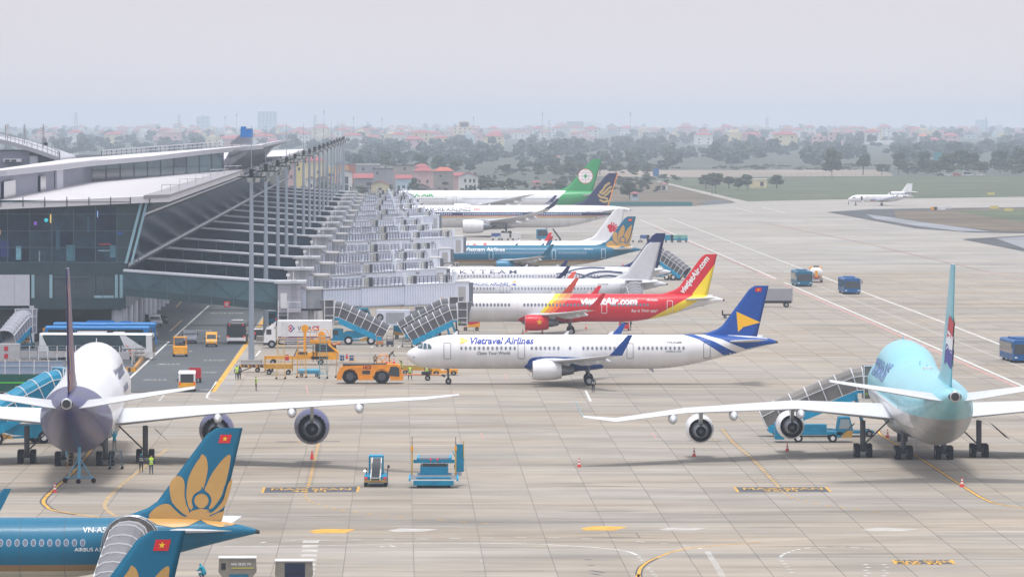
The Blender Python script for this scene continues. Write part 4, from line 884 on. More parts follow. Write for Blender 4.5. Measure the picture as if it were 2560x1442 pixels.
# --- three-engined business jet
def bizjet():
    t = thing('business_jet', 'small white three-engined business jet with blue and red swoosh on the far taxiway', 'business jet', G(2120, 515) , math.radians(3), None)
    k = .62; H = Hull(24, 2.6, 1.3, tail=1.0)
    t.location = (G(2120, 514).x, G(2180, 514).y, 0)
    mb = MB(); mb.rings([H.ring(x, 24) for x in [0, .1, .3, .7, 1.2, 2, 3, 4, 5, 7, 9, 11, 13, 15, 16, 17, 18, 19, 20, 21, 22, 23, 24]], white); fu = mb.build('fuselage', t)
    for sg in (-1, 1):
        wing_mb([(9.5, .9, 1.8, 5.2, .1), (12.2, 5, 2.2, 2.6, .1), (15.2, 12.6, 3.0, 1.1, .08), (16.5, 13.0, 4.4, .5, .06)], offw, sg).build('wing', t)
        wing_mb([(21.8, .2, 5.1, 2.4, .08), (24, 4.3, 4.9, 1.1, .08)], offw, sg).build('horizontal_stabiliser', t)
        nacelle(t, 16.4, sg*1.9, 3.3, .62, 3.4, white)
    nacelle(t, 15.6, 0, 4.5, .6, 5, white)
    MB().rings([fin_ring(18.2, 23.2, 3.8, .25), fin_ring(20.2, 23.4, 6, .2), fin_ring(21.6, 23.6, 8.0, .15)], white).build('tail_fin', t)
    decal('cabin_windows', fu, [disc(6.5+.72*i, 3.05, .17, 10, .22) for i in range(13)], lambda x, z: H.side(x, z, .02), mt('jet_window_dark', (60, 66, 80), var=0))['kind'] = 'stuff'
    decal('door', fu, [pl((4.5, 2.0), (5.2, 2.0), (5.2, 3.4), (4.5, 3.4))], lambda x, z: H.side(x, z, .03), blackp, (), zcuts(H))
    MB().prism([(4.5, 2.0), (5.2, 2.0), (6.0, .2), (5.6, .2)], -2.4, -1.9, offw).build('stairs', t)
    for q, m, z in ((0, red, 2.1), (.35, bluetxt, 2.5)): decal('swoosh', fu, [strip2(crom([(8, z-.4), (13, z-.1), (17, z+.8), (20, z+1.1)], 5), .2)], lambda x, z: H.side(x, z, .025), m, (), zcuts(H))
    decal('cockpit_windows', fu, [pl((1.3, 2.75), (1.9, 3.15), (2.6, 3.15), (2.5, 2.75))], lambda x, z: H.side(x, z, .02), mt('jet_window_dark', (60, 66, 80)), [1.5, 1.8, 2.1, 2.4], [2.8, 2.9, 3.0])
    for x, y in ((2.8, 0), (12.3, -1.7), (12.3, 1.7)): gear(t, x, y, 0, .35, .25, 1, 0, 1.7, 'landing_gear', brace=False)
bizjet()
# ------------------------------------------------------------------ terminal
tglass = M('terminal_glass', (.012, .034, .064), rough=.12, spec=.28, var=.55, scale=.16, stretch=(1, 1, 1.6)); tglass2 = M('terminal_glass_pale', (.06, .125, .155), rough=.15, spec=.4, var=.35, scale=.12)
tglB = M('terminal_glass_deep', (.006, .022, .048), rough=.1, spec=.3, var=.7, scale=.5); tglC = M('terminal_glass_lit', (.022, .056, .085), rough=.14, spec=.28, var=.6, scale=.6)
tspan = M('spandrel_glass', (.028, .06, .072), rough=.3, spec=.4, var=.15, scale=.3); tglass3 = M('gangway_glass', (.010, .034, .062), rough=.3, spec=.18, var=.5, scale=.3, stretch=(1, 1, 5))
troof = mt('roof_sheet', (212, 208, 212), rough=.4, var=.06, scale=.15); tfas = mt('fascia_panel', (172, 172, 180), rough=.45, var=.06, scale=.5); twall = mt('plaster_wall', (140, 142, 158), rough=.8, var=.06, scale=.2)
tdark = M('recess_dark', (.035, .038, .045), rough=.9, var=.2); tcol = mt('pale_column', (196, 198, 208), rough=.7, var=.05); mull = mt('mullion', (70, 96, 108), rough=.4, var=0); rail = mt('edge_rail', (196, 200, 208), rough=.35, metal=.3, var=.05)
twp = mt('white_wall_panel', (200, 200, 212), rough=.6, var=.05); metalclad = mt('metal_cladding', (150, 152, 162), rough=.3, metal=.5, var=.3, scale=.25)
D0 = 762.0; s0 = F/D0
def xz(px, py, d=D0): return ((px-1000)*d/F, CH-(py-YH)*d/F)
tb = thing('terminal_building', 'long terminal pier with curved white roof and dark teal glass front at the left', 'terminal', T(0, D0)+(0,), TA)
Z = lambda py, d=D0: CH-(py-YH)*d/F
Xp = lambda px, d=D0: (px-1000)*d/F
# roof of the pier: gently curved across, from the near end to the far end
def roof(x0, x1, y0, y1, z0, z1, bow, th, m, n=14):
    a = [(x0+(x1-x0)*i/n, z0+(z1-z0)*i/n+bow*math.sin(math.pi*i/n)) for i in range(n+1)]
    mb = MB(); mb.prism([(x, z) for x, z in a]+[(x, z-th) for x, z in a[::-1]], y0, y1, m, smooth=False); return mb
roof(-110, -32.9, -1.5, 361, 17.3, 21.0, .1, .95, troof).build('roof', tb)
seam = MB()
for i in range(1, 36): seam.prism([(-109, 17.37), (-71.5, 19.28), (-33.2, 21.03), (-33.2, 20.9), (-71.5, 19.1), (-109, 17.2)], i*10.0, i*10.0+.22, mt('roof_seam', (158, 156, 164), var=.1))
seam.build('roof_seams', tb)['kind'] = 'stuff'
roof(-110, -32.9, 738, 1090, 17.3, 21.0, .1, .75, troof).build('roof', tb)
fs = MB()
for i in range(15):
    xa = -110+77*i/14; 
for px in (6, 61, 115, 170, 225, 279, 328, 376): x = Xp(px); fs.box(x-.06, x+.06, -1.58, -1.5, 19.35, 20.75, tdark)
fs.box(-60, -38.5, -1.56, -1.5, 20.02, 20.08, tdark); fs.build('fascia_joints', tb)['kind'] = 'stuff'
# end wall: panes in frames
cols = [-88, -33, 21, 76, 131, 185, 240, 293, 347]; rows = [509, 535, 577, 618, 655]
for i in range(len(cols)-1):
    for j in range(4):
        xl, xr = Xp(cols[i])+.06, Xp(cols[i+1])-.06; zt, zb_ = Z(rows[j])-.05, Z(rows[j+1])+.05
        if i == len(cols)-2: xr -= (j)*.55
        dz = rnd.uniform(-.006, .006)
        o = MB().add([(xl, 0, zb_), (xr-(.5 if i == len(cols)-2 else 0), 0, zb_), (xr, dz, zt), (xl, dz, zt), (xl, .1, zb_), (xr, .1, zb_), (xr, .1, zt), (xl, .1, zt)], [(0, 1, 2, 3), (4, 7, 6, 5), (0, 4, 5, 1), (3, 2, 6, 7), (0, 3, 7, 4), (1, 5, 6, 2)], rnd.choice([tglass, tglass, tglB, tglC])).build('pane', tb)
fr = MB()
for px in cols: fr.box(Xp(px)-.06, Xp(px)+.06, -.12, .08, Z(655), Z(506), mull)
for py in rows: fr.box(-110, Xp(345), -.08, .08, Z(py)-.05, Z(py)+.05, mull)
fr.box(-110, Xp(364), -.06, .12, Z(518), Z(500), tspan)
for a, b, w_ in ((368, 335, .17), (355, 321, .2)): fr.prism([(Xp(a)-w_, Z(506)), (Xp(a)+w_, Z(506)), (Xp(b)+w_-.3, Z(658)), (Xp(b)-w_-.3, Z(658))], -.5, .1, M('pale_blue_frame', (.28, .45, .52), rough=.4, var=.05))
fr.build('window_frames', tb)
sp = MB(); sp.box(-110, Xp(322), -.1, .3, Z(686), Z(656), tspan); sp.box(Xp(78), Xp(316), -.1, .3, Z(771), Z(743), tspan); sp.build('spandrel', tb)
for a, b in ((88, 125), (135, 186), (186, 238), (240, 286)):
    MB().box(Xp(a), Xp(b), 0, .1, Z(743), Z(686), M('lower_window_glass', (.05, .075, .09), rough=.15, var=.3, scale=.4)).build('window', tb)
for a in (80, 125, 288, 300): MB().box(Xp(a), Xp(a)+.45, -.15, .1, Z(744), Z(686), M('pale_blue_frame')).build('window_frame', tb)
lf = MB(); lf.box(Xp(236), Xp(286), -.12, .1, Z(744), Z(738), M('pale_blue_frame')); lf.box(Xp(135), Xp(225), -.12, .1, Z(693), Z(690), mull)
for a in (186, 238, 258): lf.box(Xp(a)-.05, Xp(a)+.05, -.12, .1, Z(744), Z(686), mull)
lf.build('lower_frames', tb)
MB().box(-110, Xp(76), -.3, .5, Z(763), Z(686), twp).box(Xp(38), Xp(39), -.33, -.3, Z(763), Z(686), tfas).build('wall_panel', tb)
core = MB(); core.box(-110, -41.0, .4, 1088, 4.9, 19.0, tdark); core.box(-110, -52, 1.0, 1088, 0, 4.9, tdark); core.box(-60, -41, .2, 1088, 4.6, 4.9, tspan); core.build('core', tb)
# airside front, leaning out, in long panes
prof = [(-39.3, 4.8), (-39.0, 10.9), (-36.6, 18.2), (-35.2, 20.3)]
for k in range(3):
    (xa, za), (xb, zb_) = prof[k], prof[k+1]; mb = MB()
    for i in range(91):
        y0, y1 = i*12+.1, i*12+11.9; w_ = rnd.uniform(-.012, .012)
        if y0 > 1080: break
        n_ = 4
        for q in range(n_):
            u0, u1 = q/n_, (q+1)/n_
            mb.add([(xa+(xb-xa)*u0, y0, za+(zb_-za)*u0), (xa+(xb-xa)*u0, y1, za+(zb_-za)*u0), (xa+(xb-xa)*u1-.04, y1, za+(zb_-za)*u1), (xa+(xb-xa)*u1-.04, y0, za+(zb_-za)*u1)], [(0, 1, 2, 3)], tglass)
    o = mb.build('glass_front', tb); o['kind'] = 'stuff'
MB().prism([(-40.5, 4.6), (-39.3, 4.8), (-39.0, 10.9), (-36.6, 18.2), (-35.2, 20.2), (-40.5, 20.2)], -.02, .02, tspan).build('end_trim', tb)
r_ = MB(); 
for (x, z), w_ in ((prof[1], .28), (prof[2], .25)): r_.box(x-.1, x+w_, 0, 1088, z-.2, z+.25, rail); r_.box(x+w_, x+w_+.12, 0, 1088, z-.35, z-.05, tdark)
r_.build('edge_rail', tb)
MB().prism([(-35.3, 20.1), (-32.9, 20.4), (-32.9, 20.5), (-35.3, 20.35)], 0, 1088, tfas).build('soffit', tb)
st = MB(); st.prism([(-36.6, 20.98), (-32.8, 21.12), (-32.8, 20.75), (-36.6, 20.5)], -1.6, 361, mt('roof_edge_grey', (146, 142, 148), rough=.6, var=.08, scale=.3)).build('roof_edge', tb)
# columns under the pier
cm = MB(); cm.bar((0, 0, 0), (0, 0, 4.9), .75, tcol, 16); cme = cm.build('column', tb); cme.location = (-40.6, 1.5, 0)
for i in range(1, 26): c = cme.copy(); COL.objects.link(c); c.parent = tb; c.location = (-40.6, 1.5+(i*7.8 if i < 3 else 16+(i-2)*15.5), 0)
for px in (81, ): MB().box(Xp(75), Xp(87), -.2, .5, 0, 5.2, tcol).build('square_column', tb)
MB().box(Xp(287), Xp(305), .5, 1.2, 0, 4.6, tcol).build('square_column', tb)
# fall-protection frames on the roof edge
for px, py in ((405, 470), (450, 455), (490, 442), (527, 431), (562, 422)):
    d = F*(CH-21.6)/(py-YH); x = (px-1000)*d/F; f = MB(); y = d-D0
    for a in (0, 1.6, 3.2): f.bar((x+a*.8, y, 20.9), (x+a*.8, y, 22.1), .05, tfas, 5)
    f.bar((x, y, 22.1), (x+3.4, y, 22.2), .06, tfas, 5); f.build('roof_frame', tb)
for i in range(6): d = 10+i*18; x = -57+i*3.1; pass
# ---- raised hall behind the pier
hl = thing('terminal_hall', 'raised hall with overhanging white roof and glazed end wall behind the near pier roof', 'terminal', T(0, 794)+(0,), TA)
hy = lambda d: d-794
a = MB(); pts = []
n = 16
def hroof(x):   # z of the hall roof over x
    u = (x+105)/74; return 23.2+2.6*u+.5*math.sin(math.pi*u)
xs = [-105+74*i/16 for i in range(17)]
outl = [(-60, 794), (-59, 900), (-58, 990), (-50, 1040), (-42, 1090), (-34.0, 1123), (-31, 1150), (-32, 1168), (-66, 1060), (-70, 812)]
mb = MB(); top = []; bot = []
hz_ = lambda x, d: 24.3+max(0, (d-794))/330*(.0 if d < 900 else 1.0)*1.5 if d < 1124 else 26.0
zz = [24.3, 24.1, 24.0, 24.5, 25.3, 26.0, 26.1, 26.1, 23.8, 23.0]
vs = [(x+1.5*(1 if k < 8 else 0), hy(d), z) for k, ((x, d), z) in enumerate(zip(outl, zz))]+[(x+1.5*(1 if k < 8 else 0), hy(d), z-.9) for k, ((x, d), z) in enumerate(zip(outl, zz))]
n = len(outl); cx = (-56, hy(1040), 24.2)
fsx = [(i, (i+1) % n, 2*n) for i in range(n)]+[(n+i, n+(i+1) % n, 2*n+1) for i in range(n)]
mb.add(vs+[cx, (cx[0], cx[1], 23.2)], fsx, troof); o0 = len(mb.v)-2*n-2; k = mb.mi(tfas)
for i in range(n): mb.f.append([o0+i, o0+n+i, o0+n+(i+1) % n, o0+(i+1) % n]); mb.m.append(k); mb.sm.append(False)
mb.build('roof', hl)
MB().prism([(-36, 24.6), (-31, 25.3), (-31, 25.9), (-36, 25.2)], hy(1185), hy(1515), tfas).build('roof_edge', hl)
wl = MB()
def wallseg(a, b, z0, z1a, z1b, m): wl.add([(a[0], hy(a[1]), z0), (b[0], hy(b[1]), z0), (b[0], hy(b[1]), z1b), (a[0], hy(a[1]), z1a)], [(0, 1, 2, 3)], m)
wallseg((-60, 796), (-59, 1020), 18.5, 23.5, 23.3, twall); wl.box(-105, -60, hy(796), hy(797), 18, 23.5, twall); wl.build('wall', hl)
# glazed end wall in panes
ga, gb = (-59, 1020), (-36.8, 1112); N = 10
for j in range(2):
    for i in range(N):
        u0, u1 = i/N+.004, (i+1)/N-.004; z0, z1 = ((19.6, 22.0), (22.1, 24.7))[j]
        pa = (ga[0]+(gb[0]-ga[0])*u0, ga[1]+(gb[1]-ga[1])*u0); pb = (ga[0]+(gb[0]-ga[0])*u1, ga[1]+(gb[1]-ga[1])*u1); zt0 = z1 if j == 0 else 23.3+1.9*u0; zt1 = z1 if j == 0 else 23.3+1.9*u1
        MB().add([(pa[0], hy(pa[1]), z0), (pb[0], hy(pb[1]), z0), (pb[0], hy(pb[1]), zt1), (pa[0], hy(pa[1]), zt0), (pa[0], hy(pa[1])+.1, z0), (pb[0], hy(pb[1])+.1, z0), (pb[0], hy(pb[1])+.1, zt1), (pa[0], hy(pa[1])+.1, zt0)], [(0, 1, 2, 3), (4, 7, 6, 5), (0, 4, 5, 1), (3, 2, 6, 7)], tglass2 if rnd.random() < .85 else tglass).build('pane', hl)
g = MB(); g.add([(ga[0], hy(ga[1])+.2, 19), (gb[0], hy(gb[1])+.2, 19), (gb[0], hy(gb[1])+.2, 25.4), (ga[0], hy(ga[1])+.2, 23.4)], [(0, 1, 2, 3)], tdark); g.build('backing_wall', hl)
c = MB()                              # metal-clad flank flaring outwards to the roof edge
sec = [(-38.5, 19.5), (-37.6, 21.5), (-35.5, 23.6), (-31.5, 25.2)]
for i in range(3):
    (xa, za), (xb, zb_) = sec[i], sec[i+1]; c.add([(xa, hy(1112), za), (xa, hy(1515), za), (xb, hy(1515), zb_), (xb, hy(1118), zb_)], [(0, 1, 2, 3)], metalclad, True)
c.add([(-36.8, hy(1112), 19.5), (-38.5, hy(1112), 19.5), (-31.5, hy(1118), 25.2), (-35.5, hy(1112), 25.2)], [(0, 1, 2, 3)], metalclad); c.build('flank_cladding', hl)
for px, w_, dark in ((5, 22, 1), (80, 12, 1), (118, 16, 0)):
    d = 794+(px)*1.0; y = hy(796+px*1.02); x = -59.9+px*.0045
    z0, z1 = (19.2, 22.4) if dark else (18.4, 23.6)
    MB().box(x+.02, x+.35, y, y+w_*1.1, z0, z1, tglass if dark else tcol).build('window' if dark else 'pier_column', hl)
# handrails along the roof ridge
for a_, b_ in (((-58, 24.6, 1035), (-38, 25.9, 1120)),):
    m = MB()
    for z in (.4, 1.0): m.bar((a_[0], hy(a_[2]), a_[1]+z), (b_[0], hy(b_[2]), b_[1]+z), .12, tfas, 5)
    for i in range(26): u = i/25; m.bar((a_[0]+(b_[0]-a_[0])*u, hy(a_[2]+(b_[2]-a_[2])*u), a_[1]+1.3*u), (a_[0]+(b_[0]-a_[0])*u, hy(a_[2]+(b_[2]-a_[2])*u), a_[1]+1.3*u+1.0), .09, tdark, 4)
    m.build('roof_handrail', hl)
MB().prism([(-38.5, 26.0), (-34.5, 29.5), (-33.4, 29.6), (-33.4, 26.0)], hy(1200), hy(1206), metalclad).build('roof_light_hood', hl)
bb = MB(); dx = -34.3; bb.box(dx-1.35, dx+1.35, hy(1190), hy(1193), 27.6, 29.4, mt('sign_blue', (25, 120, 200), var=.08)); bb.box(dx-1.3, dx-.1, hy(1190), hy(1192), 29.4, 30.0, mt('sign_blue', (25, 120, 200))); bb.build('blue_tank', hl)
# landside roof at the far left with aerials
lr = thing('landside_roof', 'curved ribbed roof sloping down to the right at the far left edge', 'roof', T(0, 1240)+(0,), TA)
def sx(px): return (px-1000)*1240/F
sz = lambda py: CH-(py-YH)*1240/F
m = MB(); cv_ = crom([(sx(-150), sz(322)), (sx(0), sz(348)), (sx(70), sz(366)), (sx(140), sz(390)), (sx(152), sz(398))], 6)
m.prism(cv_+[(x, z-1.0) for x, z in cv_[::-1]], 0, 60, tfas).build('roof', lr)
m = MB()
for k in (0, 1): m.add([(x, -1+0*k, z+.8+.7*k) for x, z in cv_]+[(x, -1, z+.95+.7*k) for x, z in cv_], [(i, i+1, len(cv_)+i+1, len(cv_)+i) for i in range(len(cv_)-1)], tfas)
for x, z in cv_[::1]: m.bar((x, -1, z-.3), (x, -1, z+1.7), .1, tfas, 4)
m.build('roof_railing', lr); MB().box(sx(-150), sx(75), 2, 50, 14, sz(378), twall).box(sx(75), sx(95), 1, 50, 14, sz(390), tcol).box(sx(95), sx(112), 2, 50, 14, sz(392), tdark).build('wall', lr)
ac = MB(); 
ac.box(sx(10), sx(55), 0, 2, sz(405), sz(397), offw); ac.box(sx(14), sx(26), -.2, 0, sz(404), sz(399), tdark); ac.box(sx(30), sx(42), -.2, 0, sz(404), sz(399), tdark); ac.build('rooftop_plant', lr)
for i, (px, y0, y1, kind) in enumerate(((20, 310, 354, 'white panel aerial'), (62, 310, 360, 'thin guyed aerial'), (109, 310, 368, 'lattice aerial with small drum dishes'))):
    m = MB(); xx, zt, zb_ = sx(px), sz(y0), sz(y1)
    m.bar((xx, 1, zb_), (xx, 1, zt), .12, steel, 6)
    if i == 0: m.box(xx-.35, xx+.35, .8, 1.2, zt-2.6, zt, offw); m.box(xx-.6, xx-.4, .8, 1.2, zt-2.4, zt-.3, greyp)
    if i == 1: m.bar((xx, 1, zb_+2.5), (xx+1.7, 1, zb_-.6), .06, steel, 4); m.bar((xx-.4, 1, zt-.4), (xx-.1, 1, zt-2.4), .07, steel, 4); m.bar((xx+.4, 1, zt-.4), (xx+.1, 1, zt-2.4), .07, steel, 4)
    if i == 2:
        for q in range(5): m.bar((xx-.4, 1, zt-1-q*.6), (xx+.4, 1, zt-1.4-q*.6), .06, darkm, 4)
        m.box(xx-.7, xx-.45, .8, 1.2, zt-2.6, zt-.8, offw); m.bar((xx+.2, .6, zb_+1.6), (xx+.2, 1, zb_+1.6), .6, greyp, 12); m.bar((xx+.6, .6, zb_+.7), (xx+.6, 1, zb_+.7), .5, darkm, 12)
    o = m.build('rooftop_aerial', None); o.location = T(0, 1240)+(0,); o.rotation_euler = (0, 0, TA); tag(o, kind+' standing on the landside roof', 'aerial')
# pale partitions and posters standing just behind the end wall
for px, py, w_, h_, c in ((48, 632, 13, 34, (120, 175, 190)), (178, 632, 22, 40, (70, 120, 135)), (263, 610, 30, 4, (150, 60, 60)), (262, 626, 32, 3, (130, 160, 170)), (300, 583, 16, 6, (40, 80, 170)), (100, 640, 3, 26, (150, 165, 175)), (283, 628, 14, 30, (80, 125, 140)), (14, 622, 22, 40, (30, 52, 120)), (146, 600, 10, 50, (44, 84, 104)), (222, 560, 8, 40, (40, 76, 96))):
    x, z = xz(px, py); MB().box(x-w_/s0/2, x+w_/s0/2, -.05, -.012, z-h_/s0/2, z+h_/s0/2, mt('interior_%d_%d_%d' % c, c, rough=.4, var=.3)).build('interior_panel', tb)
# lit shop signs seen in the glass
for px, py, w_, h_, c, nm in ((117, 550, 10, 9, (60, 190, 200), 'round teal'), (90, 558, 7, 9, (120, 70, 170), 'small purple'), (128, 546, 3, 22, (240, 200, 110), 'tall narrow yellow'), (1, 580, 3, 12, (240, 180, 110), 'tiny orange'), (245, 535, 2, 16, (150, 190, 240), 'thin blue-white')):
    x, z = xz(px, py); q = MB()
    q.bar((x, -.14, z), (x, -.08, z), w_/s0/2, M('sign_'+nm.split()[-1], lin(c), emit=.5, var=0), 16) if w_ == 10 else q.box(x-w_/s0/2, x+w_/s0/2, -.14, -.08, z-h_/s0/2, z+h_/s0/2, M('sign_'+nm.split()[-1], lin(c), emit=.5, var=0))
    o = q.build('shop_sign'); o.location = T(0, D0)+(0,); o.rotation_euler = (0, 0, TA); tag(o, nm+' lit shop sign behind the terminal glass', 'sign')

# ------------------------------------------------------------------ gangways, gate nodes and boarding bridges
bw = mt('bridge_white', (216, 224, 242), rough=.5, var=.07, scale=.5); bw2 = mt('bridge_pale_panel', (228, 234, 248), rough=.5, var=.05); bgrey = mt('node_grey_cladding', (174, 174, 184), rough=.6, var=.05, scale=.5); rot = mt('rotunda_grey', (160, 164, 170), rough=.5, var=.08)
brail = mt('bridge_rail_grey', (96, 102, 124), rough=.5, var=0); creamp = mt('cream_box', (206, 204, 196), rough=.6, var=.05)
DI = [756, 821, 887, 956, 1044, 1110, 1175, 1244, 1316, 1381, 1466, 1539, 1600, 1664]
ordn = ['nearest', 'second', 'third', 'fourth', 'fifth', 'sixth', 'seventh', 'eighth', 'ninth', 'tenth', 'eleventh', 'twelfth', 'thirteenth', 'farthest']
def gangway(i, d):
    near = i < 4; t = thing('glass_gangway', ordn[i]+' glazed gangway crossing the road from the terminal to its gate node', 'gangway', T(0, d)+(0,), TA, 'gangways from the terminal to the gates')
    x0, x1 = -39.2, -17.3; zt = lambda x: 10.55+(x-x0)/(x1-x0)*(8.95-10.55); zb_ = lambda x: 6.9+(x-x0)/(x1-x0)*(4.75-6.9)
    MB().prism([(x0, zt(x0)), (x1+.1, zt(x1)), (x1+.1, zt(x1)-.26), (x0, zt(x0)-.26)], -2.12, 2.12, rail).build('roof', t)
    MB().prism([(x0, zb_(x0)-.0), (x1, zb_(x1)), (x1, zb_(x1)+1.0), (x0, zb_(x0)+1.0)], -2.05, 2.05, tspan if i == 0 else tglass3).build('floor_beam', t)
    N = 7 if near else 1
    for k in range(N):
        a = x0+(x1-x0)*k/N+.04; b = x0+(x1-x0)*(k+1)/N-.04
        o = MB().prism([(a, zb_(a)+1.02), (b, zb_(b)+1.02), (b, zt(b)-.34), (a, zt(a)-.34)], -2.0, -1.92, tglass2 if i == 0 else tglass3).build('pane', t)
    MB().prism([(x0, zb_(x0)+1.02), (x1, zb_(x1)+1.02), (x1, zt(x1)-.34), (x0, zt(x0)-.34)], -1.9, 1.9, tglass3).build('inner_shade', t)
    if near:
        f = MB()
        for k in range(N+1):
            a = x0+(x1-x0)*k/N; f.box(a-.05, a+.05, -2.06, -2.0, zb_(a), zt(a)-.3, mull)
            if k < N:
                b = x0+(x1-x0)*(k+1)/N; f.bar((a, -2.04, zb_(a)+1.1 if k % 2 else zt(a)-.4), (b, -2.04, zt(b)-.4 if k % 2 else zb_(b)+1.1), .035, tspan, 4)
        f.build('frame', t)
    return t
def node(i, d, xr):
    near = i < 5; t = thing('gate_node', ordn[i]+' grey gate tower with roof slab between gangway and bridge', 'gate tower', T(0, d)+(0,), TA, 'gate towers along the pier')
    b = MB(); b.box(-17.3, -14.0, -2.6, 3.6, 0, 8.6, bgrey)
    for z in (2.4, 3.8, 5.2, 6.6, 7.8): b.box(-17.32, -13.98, -2.63, -2.6, z, z+.05, greyp)
    b.build('tower', t); MB().box(-17.8, -13.3, -3.0, 4.0, 8.6, 8.95, rail).build('roof_slab', t)
    MB().box(-16.9, -16.0, -2.7, -2.6, 5.2-.1, 7.35-.1, white).build('door', t)
    s_ = MB()
    for k in range(9): s_.box(-17.2, -15.9, -3.9, -2.7, .55*k, .55*k+.1, darkm)
    s_.box(-17.25, -17.15, -3.9, -3.8, 0, 6.2, white); s_.box(-15.9, -15.8, -3.9, -3.8, 0, 6.2, white); s_.box(-15.8, -14, -3.9, -2.7, 4.6, 5.1, bgrey)
    s_.box(-15.8, -14, -3.9, -3.85, 6.0, 6.08, white)
    s_.build('stair', t)
    l = MB(); l.bar((-15.3, -2.75, 5.2), (-15.3, -2.75, 9.6), .04, greyp, 4); l.bar((-14.7, -2.75, 5.2), (-14.7, -2.75, 9.6), .04, greyp, 4)
    for k in range(9): l.bar((-15.3, -2.75, 5.4+.45*k), (-14.7, -2.75, 5.4+.45*k), .03, greyp, 4)
    l.build('ladder', t)
    q = MB(); q.bar((-15.9, -2, 8.95), (-15.9, -2, 10.0), .06, white, 5); q.box(-16.1, -15.6, -2.2, -1.9, 9.6, 10.0, white); q.bar((-15.1, -2, 8.95), (-15.1, -2, 10.3), .05, white, 5); q.build('roof_lamp', t)
def bridge(i, d, pxr, yo, dcab=6.0, top=7.8, txt=None, cabz=0.0, hood=True):
    t = thing('boarding_bridge', ordn[i]+' white ribbed boarding bridge reaching from its rotunda to an aircraft stand', 'boarding bridge', T(0, d)+(0,), TA, 'boarding bridges side by side')
    dc = d+yo; x1 = (pxr-1000)*dc/F; X0 = -12.6; z0 = 4.95; near = i < 6
    r = MB(); r.bar((X0, 0, 5.0), (X0, 0, 7.7), 1.5, rot, 24); r.bar((X0, 0, 7.7), (X0, 0, 8.0), 1.75, offw, 24); r.box(X0-2.2, X0, -1.3, 1.3, 5.0, 7.8, bw); r.bar((X0, 0, 0), (X0, 0, 5.0), .45, offw, 14); r.bar((X0, 0, 4.7), (X0, 0, 5.0), 1.6, tdark, 20)
    r.build('rotunda', t)
    ang = math.atan2(yo, x1-2.4-X0); Lb = math.hypot(x1-2.4-X0, yo)
    arm = bpy.data.objects.new('tunnel', None)
    def sect(a, b, h0, h1, w_, nm):
        m = MB(); m.box(a, b, -w_, w_, h0, h1, bw)
        k = max(2, int((b-a)/.56))
        for q in range(k): u = a+(b-a)*(q+.5)/k; m.box(u-.12, u+.12, -w_-.07, w_+.07, h0+.12, h1-.1, bw2)
        m.box(a, b, -w_-.1, w_+.1, h1-.06, h1+.1, greyp if nm == 0 else bw2); m.box(a, b, -w_-.1, w_+.1, h0-.12, h0, greyp)
        o = m.build('tunnel_section', t); o.location = (X0, 0, 0); o.rotation_euler = (0, 0, ang); return o
    l1 = Lb*.30; l2 = Lb*.60
    sect(1.2, l1, 5.15, 7.6, 1.25, 0); sect(l1-.1, l2, 5.05, 7.75, 1.4, 0); sect(l2-.1, Lb-1.3, 4.95, 7.9, 1.55, 1)
    # walkway railings and roof plant
    f = MB(); 
    for yy in (-1.5, 1.5) if near else (-1.5,):
        for (a, b) in ((1.6, l1-.4), (l1+.5, l2-.5), (l2+.5, Lb-2)):
            n = max(2, int((b-a)/.9))
            for q in range(n+1): u = a+(b-a)*q/n; f.box(u-.035, u+.035, yy-.03, yy+.03, 7.8, 8.95, brail)
            for z in (8.2, 8.55, 8.92): f.box(a, b, yy-.03, yy+.03, z, z+.06, brail)
    o = f.build('roof_railing', t); o.location = (X0, 0, 0); o.rotation_euler = (0, 0, ang)
    for u in (l1+1.2+(i % 3)*1.3, l2+1.6+(i % 4)*.8, Lb-3.6-(i % 2)):
        m = MB(); m.box(u, u+.6, -1.2, -.4, 7.85, 9.1, creamp); m.box(u+.6, u+1.35, -1.25, -.4, 7.85, 9.15, M('louvre_dark', (.06, .065, .08), rough=.7, var=.2)); o = m.build('roof_unit', t); o.location = (X0, 0, 0); o.rotation_euler = (0, 0, ang)
    for k_, u in enumerate((2.4+(i % 3)*.4, l1+.3, l2+2.9, Lb-2.7)):
        o = MB().bar((u, -1.45, 7.8), (u, -1.45, 9.4+.35*((i+k_) % 3)), .07, bw2, 5).box(u-.28, u+.28, -1.6, -1.3, 9.0+.2*((i*3+k_) % 3), 9.35+.2*((i*3+k_) % 3), greyp).build('roof_lamp', t); o.location = (X0, 0, 0); o.rotation_euler = (0, 0, ang)
    for u in (l2, Lb-1.2): o = MB().box(u-.25, u+.25, -1.6, -1.1, 7.9, 9.6, bw2).build('roof_post', t); o.location = (X0, 0, 0); o.rotation_euler = (0, 0, ang)
    # drive gear, cab
    g = MB(); xd, yd = X0+math.cos(ang)*Lb*.86, math.sin(ang)*Lb*.86
    for sy in (-1, 1): g.box(xd-.25, xd+.25, yd+sy*1.5-.2, yd+sy*1.5+.2, 1.3, 5.6, bw2); g.wheel(xd-.6, yd+sy*1.1, .55, .55, .4, rubber, hubm, 14); g.wheel(xd+.6, yd+sy*1.1, .55, .55, .4, rubber, hubm, 14)
    g.box(xd-1.2, xd+1.2, yd-1.9, yd+1.9, 1.0, 1.35, steel); g.box(xd-2.6, xd-.6, yd-1.2, yd+1.2, 3.7, 4.5, steel)
    g.build('drive_column', t)
    c = MB(); cx, cy = x1-1.9, yo
    c.bar((cx-.6, cy, 4.7), (cx-.6, cy, 8.0), 1.75, bw, 20); c.box(cx-.2, cx+1.9, cy-2.0, cy+1.9, 4.75, 8.0, bw2); c.box(cx-1.9, cx+2.0, cy-2.1, cy+2.0, 8.0, 8.2, offw)
